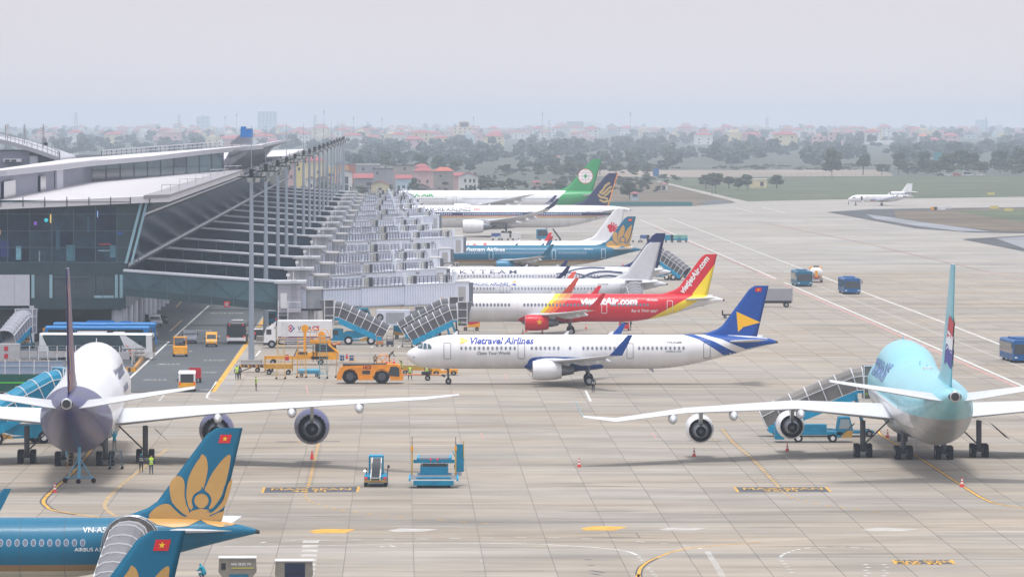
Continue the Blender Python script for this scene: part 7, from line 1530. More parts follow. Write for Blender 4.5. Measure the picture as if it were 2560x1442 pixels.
# ------------------------------------------------------------------ people
skin = M('skin', (.42, .26, .18), rough=.6, var=0); hivis = M('hi_vis_lime', (.55, .85, .03), rough=.6, var=.05); dkblue = mt('uniform_navy', (28, 34, 50), rough=.8, var=.1); jeans = mt('jeans_blue', (52, 72, 104), rough=.8); cyanu = mt('uniform_cyan', (0, 138, 165), rough=.8); greyt = mt('trousers_grey', (120, 118, 118), rough=.8); hair_ = M('dark_hair', (.02, .018, .016), rough=.8, var=0)
def person(label, loc, rz=0, pose='stand', top=hivis, legs=dkblue, cap=None, k=1.0, vest=True):
    t = thing('person', label, 'person', loc, rz); V = [];E = [];R = []
    def v(x, y, z, r): V.append((x, y, z)); R.append(r); return len(V)-1
    def c(ids): 
        for a, b in zip(ids[:-1], ids[1:]): E.append((a, b))
    lean = 0; hipz = .92; hips = (0, 0)
    if pose == 'bend': lean = .42
    if pose == 'crouch': hipz = .42; lean = .3
    p = v(hips[0], 0, hipz, .15); ch = v(lean*.55, 0, hipz+.32, .155); sh_ = v(lean, 0, hipz+.52-lean*.25, .15); nk = v(lean*1.12, 0, hipz+.60-lean*.25, .06); hd = v(lean*1.3, 0, hipz+.70-lean*.3, .10); ht = v(lean*1.38, 0, hipz+.80-lean*.34, .085); c([p, ch, sh_, nk, hd, ht])
    for s_ in (-1, 1):
        st = .0
        if pose == 'walk': st = .22*s_
        if pose == 'crouch': h = v(.02, s_*.1, hipz-.02, .1); kn = v(.42, s_*.16, .45, .07); an = v(.12, s_*.14, .08, .045); ft = v(.32, s_*.15, .05, .045)
        elif pose == 'climb': h = v(0, s_*.1, hipz-.06, .1); kn = v(.18 if s_ > 0 else .03, s_*.12, .55 if s_ > 0 else .48, .065); an = v(.05, s_*.12, .32 if s_ > 0 else .08, .045); ft = v(.2, s_*.12, .28 if s_ > 0 else .05, .045)
        else: h = v(0, s_*.1, hipz-.06, .1); kn = v(st*.5+.02, s_*.11, .48, .068); an = v(st, s_*.12, .09, .045); ft = v(st+.16, s_*.13, .05, .045)
        c([p, h, kn, an, ft]); zs = hipz+.50-lean*.25
        so_ = v(lean*.98, s_*.2, zs, .065)
        if pose == 'reach' or pose == 'climb': el = v(lean+.12, s_*.26, zs+.18, .05); wr = v(lean+.3, s_*.18, zs+.42, .038); hn = v(lean+.34, s_*.17, zs+.5, .035)
        elif pose == 'phone' and s_ > 0 or pose == 'bend' or pose == 'crouch': el = v(lean+.08, s_*.24, zs-.25, .05); wr = v(lean+.3, s_*.12, zs-.2-(.25 if pose == 'bend' else 0), .036); hn = v(lean+.38, s_*.1, zs-.18-(.3 if pose == 'bend' else 0), .034)
        else: el = v(lean-.02, s_*.27, zs-.28, .05); wr = v(lean+.05, s_*.28, zs-.53, .038); hn = v(lean+.07, s_*.28, zs-.62, .036)
        c([sh_, so_, el, wr, hn])
    me = bpy.data.meshes.new('body'); me.from_pydata(V, E, []); me.update(); o = link('body', me, t); mod = o.modifiers.new('s', 'SKIN'); sv = me.skin_vertices[0].data
    for i, r in enumerate(R): sv[i].radius = (r, r)
    sv[p].use_root = True; o.modifiers.new('u', 'SUBSURF').levels = 1
    bpy.context.view_layer.update(); ev = bpy.data.meshes.new_from_object(o.evaluated_get(bpy.context.evaluated_depsgraph_get())); o.modifiers.clear(); o.data = ev; bpy.data.meshes.remove(me)
    for m in (top, legs, skin, hair_ if cap is None else cap, blackp, dkblue): ev.materials.append(m)
    for f in ev.polygons:
        cx, cy, cz = f.center
        hx = lean*1.3; hz0 = hipz+.62-lean*.28
        if cz > hz0 and abs(cy) < .13 and abs(cx-hx) < .2: f.material_index = 3 if (cz > hz0+.13 or cx < hx-.02) else 2
        elif cz < .11 and pose != 'crouch' or cz < .1: f.material_index = 4
        elif cz < hipz-.03 and abs(cy) < .24: f.material_index = 1
        elif abs(cy) > .235 and cz < hipz+.12-lean*.1: f.material_index = 2 if cz < hipz-.04 else (5 if vest else 0)
        elif abs(cy) > .215 and vest: f.material_index = 5
        else: f.material_index = 0
        f.use_smooth = True
    if vest:
        b = MB()
        for z in (.14, .3): b.rings([[(lean*.55*z/.32+.165*math.cos(a), .2*math.sin(a), hipz+z+q) for a in [2*math.pi*i/12 for i in range(12)]] for q in (0, .05)], mt('reflective_tape', (215, 220, 210), var=0), caps=False)
        b.build('reflective_bands', t)
    t.scale = (k,)*3; return t
person('worker in lime vest with back turned, left of the pair beside the road line', at(592, 949), math.radians(90)); person('worker in dark jacket with lime stripes, right of the pair beside the road line', at(599, 948), math.radians(60), top=dkblue)
person('worker in lime and navy looking at a phone alone before the striped trailer', at(640, 977), 0, 'phone')
person('worker bending over on the deck of the orange tractor', at(973, 957), 0, 'bend', top=dkblue).location.z = 2.35
person('worker in orange-brown sitting behind the frame on the tractor deck', at(938, 957), math.radians(90), 'crouch', top=mt('jacket_brown', (120, 84, 50))).location.z = 2.3
person('worker climbing at the cab of the orange tractor', at(1004, 957), math.radians(180), 'climb').location.z = 1.0
person('worker in lime vest walking beside the towbar close to the tractor', at(1025, 949), math.radians(-60), 'walk'); person('worker in lime vest standing at the middle of the towbar', at(1067, 945), math.radians(-90))
person('marshaller standing beside the main wheels of the blue-tailed jet', at(1483, 981), math.radians(100), top=dkblue)
person('worker with cyan hood and dark striped vest below the violet jumbo wing', at(353, 1180), math.radians(90), top=dkblue, cap=cyanu); person('worker in bright lime vest and jeans below the violet jumbo wing', at(378, 1185), math.radians(-90), legs=jeans)
person('worker in cyan reaching up into the open hatch from the wheeled platform', at(286, 1172), math.radians(100), 'reach', top=cyanu, legs=greyt, cap=cyanu, vest=False).location.z = 1.72
person('worker in pale cyan climbing the leaning ladder', at(167, 1178), math.radians(40), 'climb', top=mt('pale_cyan_shirt', (100, 165, 185)), legs=mt('pale_grey_trousers', (150, 165, 172)), cap=cyanu, vest=False).location.z = .6
person('operator in cyan leaning on the controls of the container loader', at(1142, 1202), math.radians(150), 'climb', top=cyanu, legs=greyt, vest=False).location.z = .75
person('man in cyan hood crouching beside the grey container at the bottom edge', at(512, 1448), math.radians(150), 'crouch', top=cyanu, legs=jeans, cap=cyanu, vest=False)
person('worker in dark clothes beside the red tug under the red airliner', at(1577, 826), math.radians(180), top=dkblue, vest=False)
for px, nm in ((1780, 'left walker of the two far figures on the grey track'), (1788, 'right walker of the two far figures on the grey track')): person(nm, at(px, 486), 0, 'walk', top=dkblue, vest=False)
person('ground worker standing in front of the parked business jet nose', (G(2119, 514).x+.3, G(2180, 514).y-1, 0), 0, top=dkblue, vest=False)
t = thing('guard_frame', 'orange tubular safety frame on the deck of the tractor', 'frame', at(958, 957)); t.location.z = 2.38; m = MB()
for a, b in (((-.9, 0), (-.5, 1.0)), ((-.5, 1.0), (.5, 1.05)), ((.5, 1.05), (1.0, .1)), ((-.5, 1.0), (-.1, .1)), ((-.1, .1), (.5, 1.05)), ((-.9, .1), (1.0, .1))): m.bar((a[0], -.5, a[1]), (b[0], -.5, b[1]), .04, orang, 5); m.bar((a[0], .5, a[1]), (b[0], .5, b[1]), .04, orang, 5)
m.build('tubes', t)
for px, nm in ((966, 'cone lying on the tractor deck left of the bending worker'), (985, 'cone on the tractor deck right of the bending worker')): cone(nm, px, 957).location.z = 2.38
t = thing('cargo_sled', 'low ochre flat dolly behind the towbar workers', 'dolly', at(1045, 935)); MB().box(-2.4, 2.4, -.9, .9, .5, .75, mt('trolley_ochre')).box(-2.4, 2.4, -.9, -.85, .75, 1.15, mt('dolly_olive', (176, 150, 70))).build('deck', t); wheels(t, (-1.6, 1.6), .85, .28, .2)
# ------------------------------------------------------------------ houses behind the apron
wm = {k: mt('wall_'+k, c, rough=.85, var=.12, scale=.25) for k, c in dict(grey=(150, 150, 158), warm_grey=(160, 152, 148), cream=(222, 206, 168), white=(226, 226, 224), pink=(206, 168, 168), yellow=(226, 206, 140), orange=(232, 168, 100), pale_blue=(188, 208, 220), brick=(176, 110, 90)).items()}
rm = {k: mt('roof_'+k, c, rough=.8, var=.15, scale=.5) for k, c in dict(red=(160, 88, 92), orange=(184, 104, 88), dark=(70, 70, 84), white=(220, 216, 210), brown=(128, 84, 76)).items()}
def house(label, x0, x1, yt, yb, wall, roof, rc='red', wins=(), dep=8, d=None, floors=2, lower=None, balcony=False, over=.5):
    b = G((x0+x1)/2, yb) if d is None else Vector((((x0+x1)/2-1280)*d/F, d, 0)); d = b.y; W = (x1-x0)*d/F; H_ = CH-(yt-YH)*d/F
    t = thing('house', label, 'house', (b.x, d, -.2)); w_ = W/2; rh = {'flat': .4, 'gable': min(2.6, W*.22), 'hip': min(2.4, W*.2), 'front': min(2.4, W*.22)}[roof]; hw = H_-rh+.2
    MB().box(-w_, w_, 0, dep, 0, hw, wm[wall]).build('wall', t); r = MB(); o = over
    if roof == 'flat': r.box(-w_-.15, w_+.15, -.15, dep+.15, hw, hw+.35, rm[rc])
    elif roof == 'gable': r.prism([(-o, hw-.15), (dep/2, hw+rh), (dep+o, hw-.15), (dep/2, hw+rh-.3)], -w_-.3, w_+.3, rm[rc], axis='x')
    elif roof == 'front': r.prism([(-w_-o, hw-.2), (0, hw+rh), (w_+o, hw-.2), (0, hw+rh-.35)], -.5, dep+.3, rm[rc]); r.prism([(-w_, hw), (0, hw+rh-.3), (w_, hw)], 0, .3, wm[wall])
    else: r.add([(-w_-o, -o, hw), (w_+o, -o, hw), (w_+o, dep+o, hw), (-w_-o, dep+o, hw), (-w_*.4, dep/2, hw+rh), (w_*.4, dep/2, hw+rh)], [(0, 1, 5, 4), (1, 2, 5), (2, 3, 4, 5), (3, 0, 4), (0, 3, 2, 1)], rm[rc])
    r.build('roof', t)
    me = None
    for u, z, ww, hh in wins:
        x = -w_+u*W; z = z*hw
        o_ = MB().box(x-ww/2, x+ww/2, -.08, .0, z-hh/2, z+hh/2, M('house_window_dark', (.04, .05, .07), rough=.3, var=.1)).build('window', t)
        MB().box(x-ww/2-.12, x+ww/2+.12, -.14, -.02, z-hh/2-.14, z-hh/2, offw).build('sill', o_)
    if balcony: MB().box(-w_, w_, -1.2, 0, hw*.5, hw*.5+.15, offw).box(-w_, w_, -1.2, -1.12, hw*.5+.15, hw*.5+.9, wm['white']).build('balcony', t)
    return t
W2 = lambda z, n=2, w_=1.0, h=1.4: [((k+.7)/(n+.4), z, w_, h) for k in range(n)]
hs_ = [('narrow white gabled house with two dark door openings, beside the last mast', 852, 880, 425, 478, 'white', 'front', 'dark', [(.5, .6, 1.6, 3), (.5, .2, 1.6, 2.6)]),
 ('grey house with a broad red roof, low, right of the narrow white one', 884, 932, 434, 479, 'grey', 'gable', 'red', [(.8, .55, 2.2, 1.6)]),
 ('large grey flat-topped house with pale roof canopy above the red-roofed one', 888, 950, 410, 462, 'grey', 'flat', 'white', [(.32, .78, 1.2, 1.6), (.75, .78, 1.4, 1.6)]),
 ('plain grey block with one small window in the middle of the row', 932, 984, 421, 468, 'grey', 'flat', 'dark', [(.22, .78, 1.0, 1.6), (.55, .8, .5, .6)]),
 ('small cream house with a red gable and an arched doorway', 928, 972, 451, 482, 'cream', 'front', 'red', [(.5, .35, 1.4, 2)]),
 ('tall warm grey house with flat dark roof behind the balcony house', 982, 1030, 412, 470, 'warm_grey', 'flat', 'dark', [(.62, .85, .9, 1.6)]),
 ('pale balcony house with a red pent roof and blue doors', 989, 1029, 437, 481, 'pale_blue', 'gable', 'red', [(.2, .3, .9, 2.4), (.5, .3, 1.1, 2.6), (.8, .3, .9, 2.4)]),
 ('pinkish house with stacked red roofs left of the tall orange-roofed one', 1034, 1083, 418, 470, 'pink', 'hip', 'red', W2(.4)),
 ('upper pink house with small red roof peeping over its neighbour', 1036, 1072, 410, 462, 'pink', 'hip', 'red', []),
 ('tall bare grey house with orange-red hipped roof', 1084, 1133, 418, 478, 'warm_grey', 'hip', 'orange', [(.35, .75, 1.0, 1.0), (.3, .15, 1.2, .8)]),
 ('white two-storey house with a red gable and three dark windows', 1146, 1195, 430, 479, 'white', 'front', 'red', [(.35, .72, .9, 1.5), (.6, .72, .9, 1.5), (.8, .72, .9, 1.5), (.4, .25, 1.0, 2.6), (.62, .25, 1.4, 2.6), (.84, .25, 1.0, 2.6)]),
 ('red-roofed side wing leaning against the white gabled house', 1130, 1160, 432, 476, 'pink', 'gable', 'red', []),
 ('low brown shed with a red-brown roof between the grey houses', 1034, 1074, 459, 480, 'warm_grey', 'front', 'brown', [(.5, .4, 4, 1.5)]),
 ('orange and tan house with a dark hipped roof behind the masts', 836, 871, 404, 470, 'orange', 'hip', 'dark', W2(.5, 3)),
 ('pale yellow house partly hidden by the middle masts', 818, 838, 414, 468, 'yellow', 'flat', 'white', W2(.6)),
 ('cream house with broad red roof among the masts', 757, 812, 392, 470, 'cream', 'hip', 'red', W2(.6)+W2(.35)),
 ('yellow narrow house with a round window among the masts', 738, 757, 400, 470, 'yellow', 'flat', 'white', [(.5, .7, 1, 1.4)]),
 ('dark-roofed grey house at the left end of the visible row', 704, 738, 404, 472, 'pink', 'gable', 'red', W2(.5)),
 ('small white gabled house low between the masts', 764, 790, 442, 480, 'white', 'front', 'brown', [(.5, .5, 1.4, 1.6)]),
 ('brown-roofed low house right of the small white gabled one', 790, 826, 440, 480, 'warm_grey', 'front', 'brown', [(.5, .45, 1.6, 1.4)]),
 ('red-walled narrow house behind the white narrow one', 872, 888, 411, 468, 'brick', 'flat', 'red', [])]
for i, h in enumerate(hs_): house(h[0], h[1], h[2], h[3], h[4], h[5], h[6], h[7], h[8], dep=5+(i % 3))
t = bpy.data.objects[-1] if False else None
house('small guard house with red roof left of the dark lone tree', 1690-35, 1672-3, 458, 475, 'white', 'hip', 'red', [(.3, .4, 1.5, 2)]); house('thin white watch tower hut near the teal container wall', 1578, 1597, 480, 500, 'pale_blue', 'hip', 'red', [(.5, .7, 1.8, 1.0)])
house('low flat building among the dark trees on the far grass', 1876, 1917, 447, 469, 'cream', 'flat', 'white', [(.7, .5, 1.5, 1.8)], over=1.2)
for px, py, w_, k in ((1340, 468, 20, 0), (1375, 470, 12, 1), (1470, 472, 16, 2), (1395, 405, 14, 3), (1390, 398, 18, 4)):
    house(('tiny pink hut seen over the green-tailed jet', 'tiny cream hut right of the pink one', 'tiny red-roofed hut left of the dark blue tail', 'small white house in the middle distance trees', 'small pinkish house above the middle distance trees')[k], px-w_/2, px+w_/2, py-16, py, ('pink', 'cream', 'white', 'white', 'pink')[k], 'hip', 'red', [])
# ---- larger far buildings
def tower(label, x0, x1, yt, yb, wall, wins=(0, 0), d=None, extra=()):
    b = G((x0+x1)/2, yb); d = b.y; W = (x1-x0)*d/F; H_ = CH-(yt-YH)*d/F; t = thing('tower_block', label, 'building', (b.x, d, 0)); MB().box(-W/2, W/2, 0, W*.8, 0, H_, wm[wall] if isinstance(wall, str) else wall).build('wall', t)
    nx, nz = wins; me = None
    for i in range(nx):
        for j in range(nz):
            if me is None: me = MB().box(-.9, .9, -.2, 0, -1, 1, M('house_window_dark')).mesh('window')
            link('window', me, t, (-W/2+W*(i+.5)/nx, 0, H_*(j+.6)/nz-.5))
    for (u0, u1, dz) in extra: MB().box(-W/2+u0*W, -W/2+u1*W, W*.1, W*.6, H_, H_+dz, wm[wall] if isinstance(wall, str) else wall).build('roof_block', t)
    return t
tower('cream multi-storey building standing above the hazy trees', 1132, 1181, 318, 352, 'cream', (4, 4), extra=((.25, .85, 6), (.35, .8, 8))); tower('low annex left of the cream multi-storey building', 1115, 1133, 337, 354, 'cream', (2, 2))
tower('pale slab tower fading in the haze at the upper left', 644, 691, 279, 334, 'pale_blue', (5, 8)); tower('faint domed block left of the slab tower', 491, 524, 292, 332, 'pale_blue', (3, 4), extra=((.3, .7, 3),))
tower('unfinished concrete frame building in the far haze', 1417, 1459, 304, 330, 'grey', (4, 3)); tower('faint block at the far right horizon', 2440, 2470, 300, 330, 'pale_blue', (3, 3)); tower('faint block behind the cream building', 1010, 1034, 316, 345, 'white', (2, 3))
for i, (x0, x1, yt, yb, c) in enumerate(((868, 930, 341, 346, 'white'), (930, 1002, 337, 342, 'white'), (1440, 1504, 306, 318, 'white'), (230, 330, 318, 323, 'white'), (340, 440, 319, 324, 'white'), (1330, 1380, 362, 366, 'white'), (1880, 1960, 347, 351, 'pink'), (2440, 2560, 307, 313, 'white'), (120, 190, 376, 384, 'white'), (1700, 1790, 352, 357, 'grey'), (2180, 2260, 352, 358, 'white'))):
    b = G((x0+x1)/2, yb+4); W = (x1-x0)*b.y/F; h_ = CH-(yt-YH)*b.y/F; o = MB().prism([(-W/2, 0), (-W/2, max(3, h_*.8)), (-W*.2, max(4.5, h_)), (W*.2, max(4.5, h_)), (W/2, max(3, h_*.8)), (W/2, 0)], 0, 25, wm[c]).build('warehouse'); o.location = (b.x, b.y, 0)
    tag(o, ('long pale shed roof behind the masts', 'second long pale shed roof above the hazy town', 'big white arched hall in the far haze', 'long pale shed roof over the terminal hall', 'long pale shed right of the first one above the hall roof', 'small pale roof in the distant trees', 'pink long roof at the right of the distant town', 'white long hall near the right horizon', 'white curved roof behind the landside railing', 'grey long shed in the distant trees', 'white long shed above the far lone trees')[i], 'warehouse')
# ---- the hazy town: many small houses
def far_house(seed, wall, roof):
    r = random.Random(seed); w_ = r.uniform(4, 8); h = r.uniform(4, 11); m = MB(); m.box(-w_, w_, 0, 8, 0, h, wm[wall]); rk = r.random()
    if rk < .65: m.add([(-w_-.5, -.5, h), (w_+.5, -.5, h), (w_+.5, 8.5, h), (-w_-.5, 8.5, h), (-w_*.4, 4, h+2.6), (w_*.4, 4, h+2.6)], [(0, 1, 5, 4), (1, 2, 5), (2, 3, 4, 5), (3, 0, 4)], rm[roof])
    else: m.box(-w_*.5, w_*.3, 2, 6, h, h+2.6, wm[wall]); m.box(-w_-.2, w_+.2, -.2, 8.2, h, h+.4, rm['white'])
    for j in range(max(1, int(h/3.3))):
        for k in range(2): x = -w_*.5+k*w_; m.box(x-.7, x+.7, -.05, 0, 1+3.3*j, 2.5+3.3*j, M('house_window_dark'))
    return m.mesh('far_house')
kinds = [('white', 'red'), ('pink', 'red'), ('cream', 'red'), ('white', 'orange'), ('pale_blue', 'dark'), ('pink', 'orange'), ('grey', 'brown'), ('cream', 'orange'), ('white', 'red'), ('pink', 'red')]
fh = [(far_house(k, *kinds[k % 10]), kinds[k % 10]) for k in range(20)]
rr = random.Random(5)
for k in range(298):
    y = rr.choice([rr.uniform(322, 345), rr.uniform(328, 350), rr.uniform(334, 372)]); x = rr.uniform(100, 2560) if y < 352 else rr.choice([rr.uniform(150, 640), rr.uniform(560, 1080), rr.uniform(900, 1250), rr.uniform(1750, 2400)])
    if 1250 < x < 1700 and y > 345 and rr.random() < .5: continue
    me, (wc_, rc_) = rr.choice(fh); p = G(x, y); o = link('far_house', me, None, (p.x, p.y, 0), rr.uniform(-.5, .5)); q = rr.uniform(.9, 1.5); o.scale = (q*1.2, q, q)
    nm = 'tiny '+wc_.replace('_', ' ')+' far house with '+rc_+' roof '+(('at the far left', 'left of the floodlight masts', 'above the middle of the row', 'above the open apron', 'above the far right grass')[min(4, int(x/520))])
    tag(o, nm, 'house', 'small houses of the hazy town')
# ---- pylons and masts on the horizon
lat = mt('lattice_grey', (110, 116, 128), var=0)
def pylon(label, px, yt, yb=338, arms=True, w_=1.0, d=None):
    b = G(px, yb); H_ = CH-(yt-YH)*b.y/F; t = thing('pylon' if arms else 'radio_mast', label, 'pylon' if arms else 'mast', (b.x, b.y, 0)); m = MB(); k = b.y/7000; r = .35*k*w_
    if arms:
        bw_ = H_*.09
        for sx_ in (-1, 1):
            for sy in (-1, 1): m.bar((sx_*bw_, sy*bw_, 0), (sx_*bw_*.25, sy*bw_*.25, H_), r*.8, lat, 4)
        n = 8
        for i in range(n):
            z0, z1 = H_*i/n, H_*(i+1)/n; a, c = bw_*(1-.75*i/n), bw_*(1-.75*(i+1)/n); m.bar((-a, -a, z0), (c, -c, z1), r*.5, lat, 4); m.bar((a, -a, z0), (-c, -c, z1), r*.5, lat, 4)
        for z in (.72, .85, .97): m.bar((-H_*.14, 0, H_*z), (H_*.14, 0, H_*z), r*.7, lat, 4)
    else:
        m.bar((0, 0, 0), (0, 0, H_), r*1.6, lat, 5, r2=r*.6); m.bar((0, 0, H_*.8), (0, 0, H_*.93), r*3.2, lat, 6)
    m.build('lattice' if arms else 'pole', t); return t
for px, yt, a, nm in ((190, 282, 1, 'lattice pylon left of all, above the landside roof'), (448, 287, 1, 'lattice pylon with wide arms over the hall roof'), (788, 288, 1, 'faint lattice pylon just left of the tall mast'), (810, 272, 0, 'tallest thin radio mast with a bulb, behind the masts'), (1356, 277, 0, 'thick radio mast over the middle town'), (1373, 301, 1, 'short lattice pylon beside the thick mast'), (1918, 294, 1, 'lattice pylon over the right-hand trees'), (1576, 277, 0, 'slender radio mast right of centre'), (884, 290, 0, 'thin radio mast right of the floodlight masts'), (1184, 290, 0, 'thin radio mast above the cream building'), (592, 280, 0, 'thin radio mast left of the slab tower'), (563, 288, 0, 'short thin mast between the two faint towers'), (920, 305, 1, 'faint short lattice pylon over the shed roofs'), (2465, 290, 0, 'thin mast over the far right block'), (542, 318, 0, 'short dark mast above the hall roof'), (955, 292, 0, 'faint thin mast over the second shed roof')): pylon(nm, px, yt, 338, bool(a), .8)
# ------------------------------------------------------------------ trees
leafm = [M('foliage_%s' % n, c, rough=.8, var=.45, scale=.35, spec=.2) for n, c in (('dark', (.042, .068, .038)), ('green', (.058, .088, .045)), ('olive', (.075, .092, .045)))]
bark = M('bark', (.09, .07, .055), rough=.9, var=.2)
def blob_dirs(r): 
    v = Vector((r.gauss(0, 1), r.gauss(0, 1), r.gauss(0, 1))); return v.normalized()
def crown_arrays(seed, w_, h, z0, nb, nl, ls, flat=1.0):
    r = random.Random(seed); V = []; Fc = []; blobs = []
    for i in range(nb):
        a = r.uniform(0, 6.28); q = math.sqrt(r.random())*.62; z = r.random()
        rad = (.30+.2*r.random())*(1-.35*abs(z-.45)); blobs.append((q*math.cos(a)*w_/2*(1.1-.5*z), q*math.sin(a)*w_/2*(1.1-.5*z), z0+h*(.2+.62*z), rad*w_*.5, rad*h*.42*flat))
    for (bx, by, bz, br, bh) in blobs:
        for k in range(nl):
            d = blob_dirs(r); 
            if d.z < -.55: continue
            q = r.uniform(.72, 1.08); c = Vector((bx+d.x*br*q, by+d.y*br*q, bz+d.z*bh*q)); n = (d+Vector((r.gauss(0, .5), r.gauss(0, .5), r.gauss(0, .5)))).normalized()
            t1 = n.orthogonal().normalized(); t1.rotate(Matrix.Rotation(r.uniform(0, 6.28), 3, n)); t2 = n.cross(t1); s_ = ls*r.uniform(.6, 1.3); o = len(V)
            V += [tuple(c+t1*s_), tuple(c+t2*s_*.8), tuple(c-t1*s_*.9), tuple(c-t2*s_*.7+n*s_*.3)]; Fc.append((o, o+1, o+2, o+3))
        o = len(V)                          # dense inner mass
        for a_, b_ in ((0, 0),): pass
        ico = [(0, 0, -1), (.72, -.53, -.45), (-.28, -.85, -.45), (-.89, 0, -.45), (-.28, .85, -.45), (.72, .53, -.45), (.28, -.85, .45), (-.72, -.53, .45), (-.72, .53, .45), (.28, .85, .45), (.89, 0, .45), (0, 0, 1)]
        V += [(bx+x*br*.8*r.uniform(.8, 1.1), by+y*br*.8*r.uniform(.8, 1.1), bz+z*bh*.8) for x, y, z in ico]
        Fc += [tuple(o+i for i in f) for f in ((0, 1, 2), (1, 0, 5), (0, 2, 3), (0, 3, 4), (0, 4, 5), (1, 5, 10), (2, 1, 6), (3, 2, 7), (4, 3, 8), (5, 4, 9), (1, 10, 6), (2, 6, 7), (3, 7, 8), (4, 8, 9), (5, 9, 10), (6, 10, 11), (7, 6, 11), (8, 7, 11), (9, 8, 11), (10, 9, 11))]
    return V, Fc, blobs
TREE = []
def make_tree(seed, w_, h, tr, m):
    V, Fc, bl = crown_arrays(seed, w_, h*(1-tr), h*tr, 15, 70, .42*max(1, w_/12)); mb = MB(); mb.add(V, Fc, m); cme_ = mb.mesh('crown'); tm = MB()
    tm.bar((0, 0, -.3), (.1, 0, h*tr*1.3), .03*h, bark, 7, r2=.018*h)
    for b in bl[:7]: tm.bar((.1, 0, h*tr*1.0), (b[0]*.8, b[1]*.8, b[2]), .012*h, bark, 5, r2=.005*h)
    return cme_, tm.mesh('trunk')
for k, (w_, h, tr) in enumerate(((12, 9, .16), (11, 10, .22), (13, 8, .14), (9, 9, .24), (15, 11, .2))): TREE.append((make_tree(20+k, w_, h, tr, leafm[k % 3]), w_, h))
tidx = 0
def tree(label, px, pt, pb, width, kind=None, group=None, dz=0):
    global tidx
    b = G(px, pb); k = (tidx if kind is None else kind) % 5; tidx += 1; (cm_, tm_), w_, h = TREE[k]; H_ = (pb-pt)*b.y/F; W = width*b.y/F
    t = thing('tree', label, 'tree', (b.x, b.y, -.3), rnd.uniform(0, 6), group); c = link('crown', cm_, t); u = link('trunk', tm_, t); t.scale = (W/w_, W/w_, H_/h)
tl = [('dark lone tree standing left of the small red-roofed hut', 1574, 449, 497, 60), ('left and widest of the dark round trees on the far grass', 1765, 434, 471, 50), ('second dark round tree beside the flat building', 1790, 429, 472, 62), ('third round tree close to the flat building', 1822, 436, 471, 40),
 ('tree in front of the flat building on the far grass', 1868, 432, 474, 44), ('small tree left of the flat building door', 1845, 442, 474, 34), ('dark round tree right of the flat building', 1942, 435, 470, 54),
 ('tall fan-shaped tree standing alone on the far grass edge', 2080, 367, 443, 62), ('broad tree right of the tall fan-shaped one', 2158, 380, 436, 50), ('rounded tree in the middle of the far right row', 2246, 376, 434, 50), ('slender-stemmed tree further right in the row', 2312, 375, 436, 50), ('bush-like tree between the rounded ones', 2205, 408, 436, 50),
 ('dark wide tree above the parked cars', 2370, 380, 438, 70), ('darkest wide tree at the far right cluster', 2415, 366, 439, 80), ('low tree at the right end of the dark cluster', 2450, 398, 438, 50), ('hazy tree near the right frame edge', 2500, 372, 432, 70), ('hazy tree at the very right edge', 2548, 366, 430, 60), ('small tree left of the dark cluster', 2340, 398, 438, 44)]
tl += [('tree %s in the roundish row behind the green-tailed jet' % n, x, t_, b_, w_) for n, x, t_, b_, w_ in (('one', 1262, 406, 437, 44), ('two', 1304, 408, 436, 34), ('three', 1345, 404, 437, 40), ('four', 1385, 407, 437, 44), ('five', 1425, 402, 438, 46), ('six', 1500, 404, 436, 48), ('seven', 1540, 405, 437, 46), ('eight', 1580, 408, 436, 40), ('nine', 1618, 410, 437, 34), ('ten', 1455, 404, 437, 40))]
tl += [('tree behind the roofs, %s' % n, x, t_, b_, w_) for n, x, t_, b_, w_ in (('left of the masts end', 895, 381, 430, 42), ('large rounded one over the grey blocks', 964, 376, 430, 56), ('over the balcony house', 1052, 383, 432, 60), ('over the orange roof', 1098, 386, 432, 56), ('over the white gabled house', 1138, 396, 434, 54), ('right end of the house row', 1175, 404, 436, 40))]
tl += [('dark tree beside the white gabled house', 1222, 440, 480, 46), ('smaller dark tree touching the white gabled house', 1204, 444, 480, 30), ('bushy tree between the grey houses', 1036, 442, 484, 34), ('tree between the masts and the red roofs', 812, 452, 484, 40), ('small green tree before the balcony house', 845, 455, 484, 30), ('bush in front of the grey houses', 908, 462, 486, 40)]
for a in tl: tree(*a)
# woods and hedges that read as one mass
def woods(name, spots, seed, mats_, ls=1.0, nb=5, nl=34):
    r = random.Random(seed); var = [crown_arrays(seed*10+k, 12, 9, .2, nb, nl, ls)[:2] for k in range(6)]; var = [(np.array(v), f) for v, f in var]; groups = {m: ([], [], [0]) for m in mats_}
    for (x, y, z, s_, h_) in spots:
        v, f = var[r.randrange(6)]; m = mats_[r.randrange(len(mats_))]; a = r.uniform(0, 6.28); ca, sa = math.cos(a)*s_, math.sin(a)*s_; G_ = groups[m]
        vv = np.stack([v[:, 0]*ca-v[:, 1]*sa+x, v[:, 0]*sa+v[:, 1]*ca+y, v[:, 2]*h_+z], 1); o = G_[2][0]; G_[0].append(vv); G_[1].extend([tuple(i+o for i in q) for q in f]); G_[2][0] += len(v)
    mb = MB()
    for m, (a, b, c) in groups.items():
        if a: mb.add(np.concatenate(a).tolist(), b, m)
    return tag(link(name, mb.mesh(name)), kind='stuff')
r = random.Random(9); sp = []
def band(n, x0, x1, y0, y1, s0, s1, hk=1.0, dens=None):
    for _ in range(n):
        px = r.uniform(x0, x1); py = r.uniform(y0, y1); p = G(px, py); s_ = r.uniform(s0, s1)
        cl_ = math.sin(px*.011+py*.13)+math.sin(px*.027+2)+r.gauss(0, .6)
        if cl_ < -.5: continue
        sp.append((p.x, p.y, -.5, s_, s_*hk*r.uniform(.8, 1.3)))
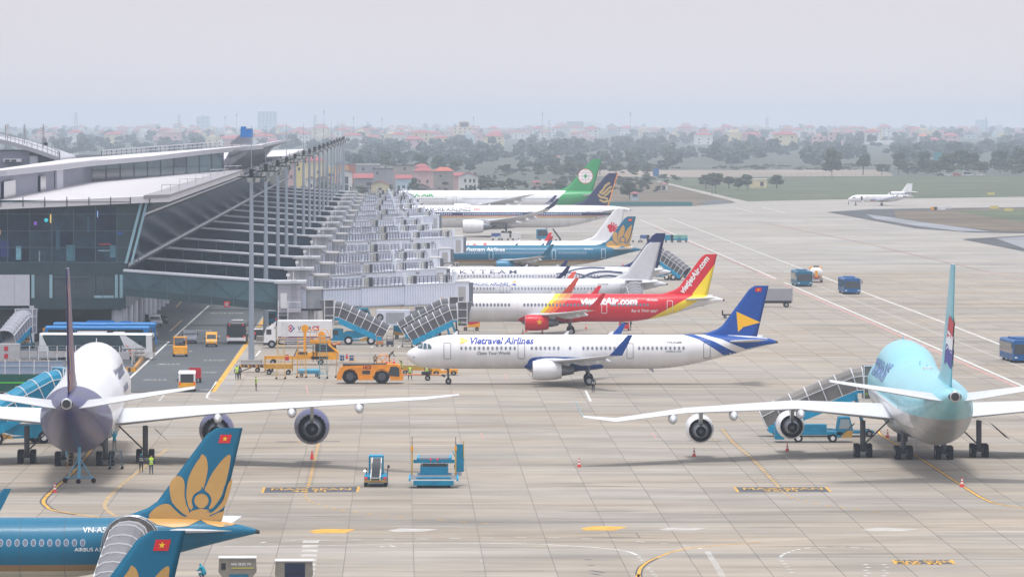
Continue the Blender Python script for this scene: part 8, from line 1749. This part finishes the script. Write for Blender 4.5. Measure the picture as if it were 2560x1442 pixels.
band(130, 860, 1700, 396, 424, .7, 1.3, .8); band(230, 860, 2700, 374, 398, .9, 1.7, .8); band(200, 860, 2700, 352, 384, 1.0, 1.7, .6); band(330, -50, 2650, 350, 376, 1.0, 1.8, .8); band(250, -50, 2650, 335, 350, 1.1, 2.0, .75); band(150, -50, 2650, 322, 334, 1.3, 2.4, .7); band(110, 1700, 2700, 380, 412, .9, 1.5, .8); band(50, 20, 620, 372, 392, 1.0, 1.6, .8)
woods('distant_woods', sp, 4, [M('distant_foliage_%d' % k, c, rough=.9, var=.5, scale=.05, spec=.1) for k, c in enumerate(((.07, .10, .09), (.085, .11, .085), (.07, .105, .10)))], 1.3, 7, 30)  # far foliage paler and bluer, some of the haze put into its colour
sp = []; band(120, 1180, 1720, 448, 482, .35, .7, .8); band(60, 2180, 2600, 420, 438, .6, 1.0, .8); band(60, 1240, 1660, 428, 440, .4, .8, .6); band(46, 700, 1200, 470, 486, .3, .6, .8)
woods('scrub', sp, 6, leafm, .8, 4, 26)
sp = []; band(230, 1480, 2600, 414, 425, .5, .9, .35); woods('hedge', sp, 8, leafm, 1.2, 3, 16)
# perimeter fence and far parked cars
t = thing('perimeter_fence', 'long thin wire fence along the far edge of the grass', 'fence', G(2100, 443)); m = MB(); 
for k in range(70): m.bar((-70+3.4*k*1.0, 0, 0), (-70+3.4*k, 0, 2.4), .09, greyp, 4)
for z in (.8, 1.6, 2.4): m.bar((-70, 0, z), (165, 0, z), .05, greyp, 4)
m.build('wires_and_posts', t)
for i, (px, c, nm) in enumerate(((2352, blackp, 'dark far car parked left under the trees'), (2372, white, 'white far van parked under the trees'), (2392, redp, 'red far car parked under the trees'), (2420, white, 'tall white far truck parked under the trees'), (2452, white, 'white far car parked at the right end'))):
    t = van(nm, at(px, 441), 0, 4.5 if i != 3 else 6, 1.8, 1.7 if i != 3 else 2.8, c, name='parked_car', cat='car', nose=1.0, winh=.95)
o = MB().box(-2.5, 2.5, 0, .4, 0, 6, mt('board_green_blue', (70, 140, 150))).build('billboard'); o.location = G(2345, 432); o.location.z = 6; tag(o, 'teal billboard above the dark tree cluster', 'billboard')
o = MB().box(-1.6, 1.6, 0, .4, 0, 4.5, busb).build('billboard'); o.location = G(1640, 441); tag(o, 'small upright blue board at the end of the dirt track', 'billboard')
# ------------------------------------------------------------------ haze
hz = MB(); hz.box(-9500, 9500, -60, 16000, -1.35, 62, None)
hm = bpy.data.materials.new('haze'); hm.use_nodes = True; t = hm.node_tree; t.nodes.clear()
o_ = t.nodes.new('ShaderNodeOutputMaterial'); v_ = t.nodes.new('ShaderNodeVolumePrincipled')
v_.inputs['Color'].default_value = HAZE_COLOR; v_.inputs['Density'].default_value = HAZE_DENSITY
t.links.new(v_.outputs[0], o_.inputs['Volume']); hz.mats = [hm]; hz.m = [0]*len(hz.m)
haze = tag(hz.build('haze'), kind='stuff')
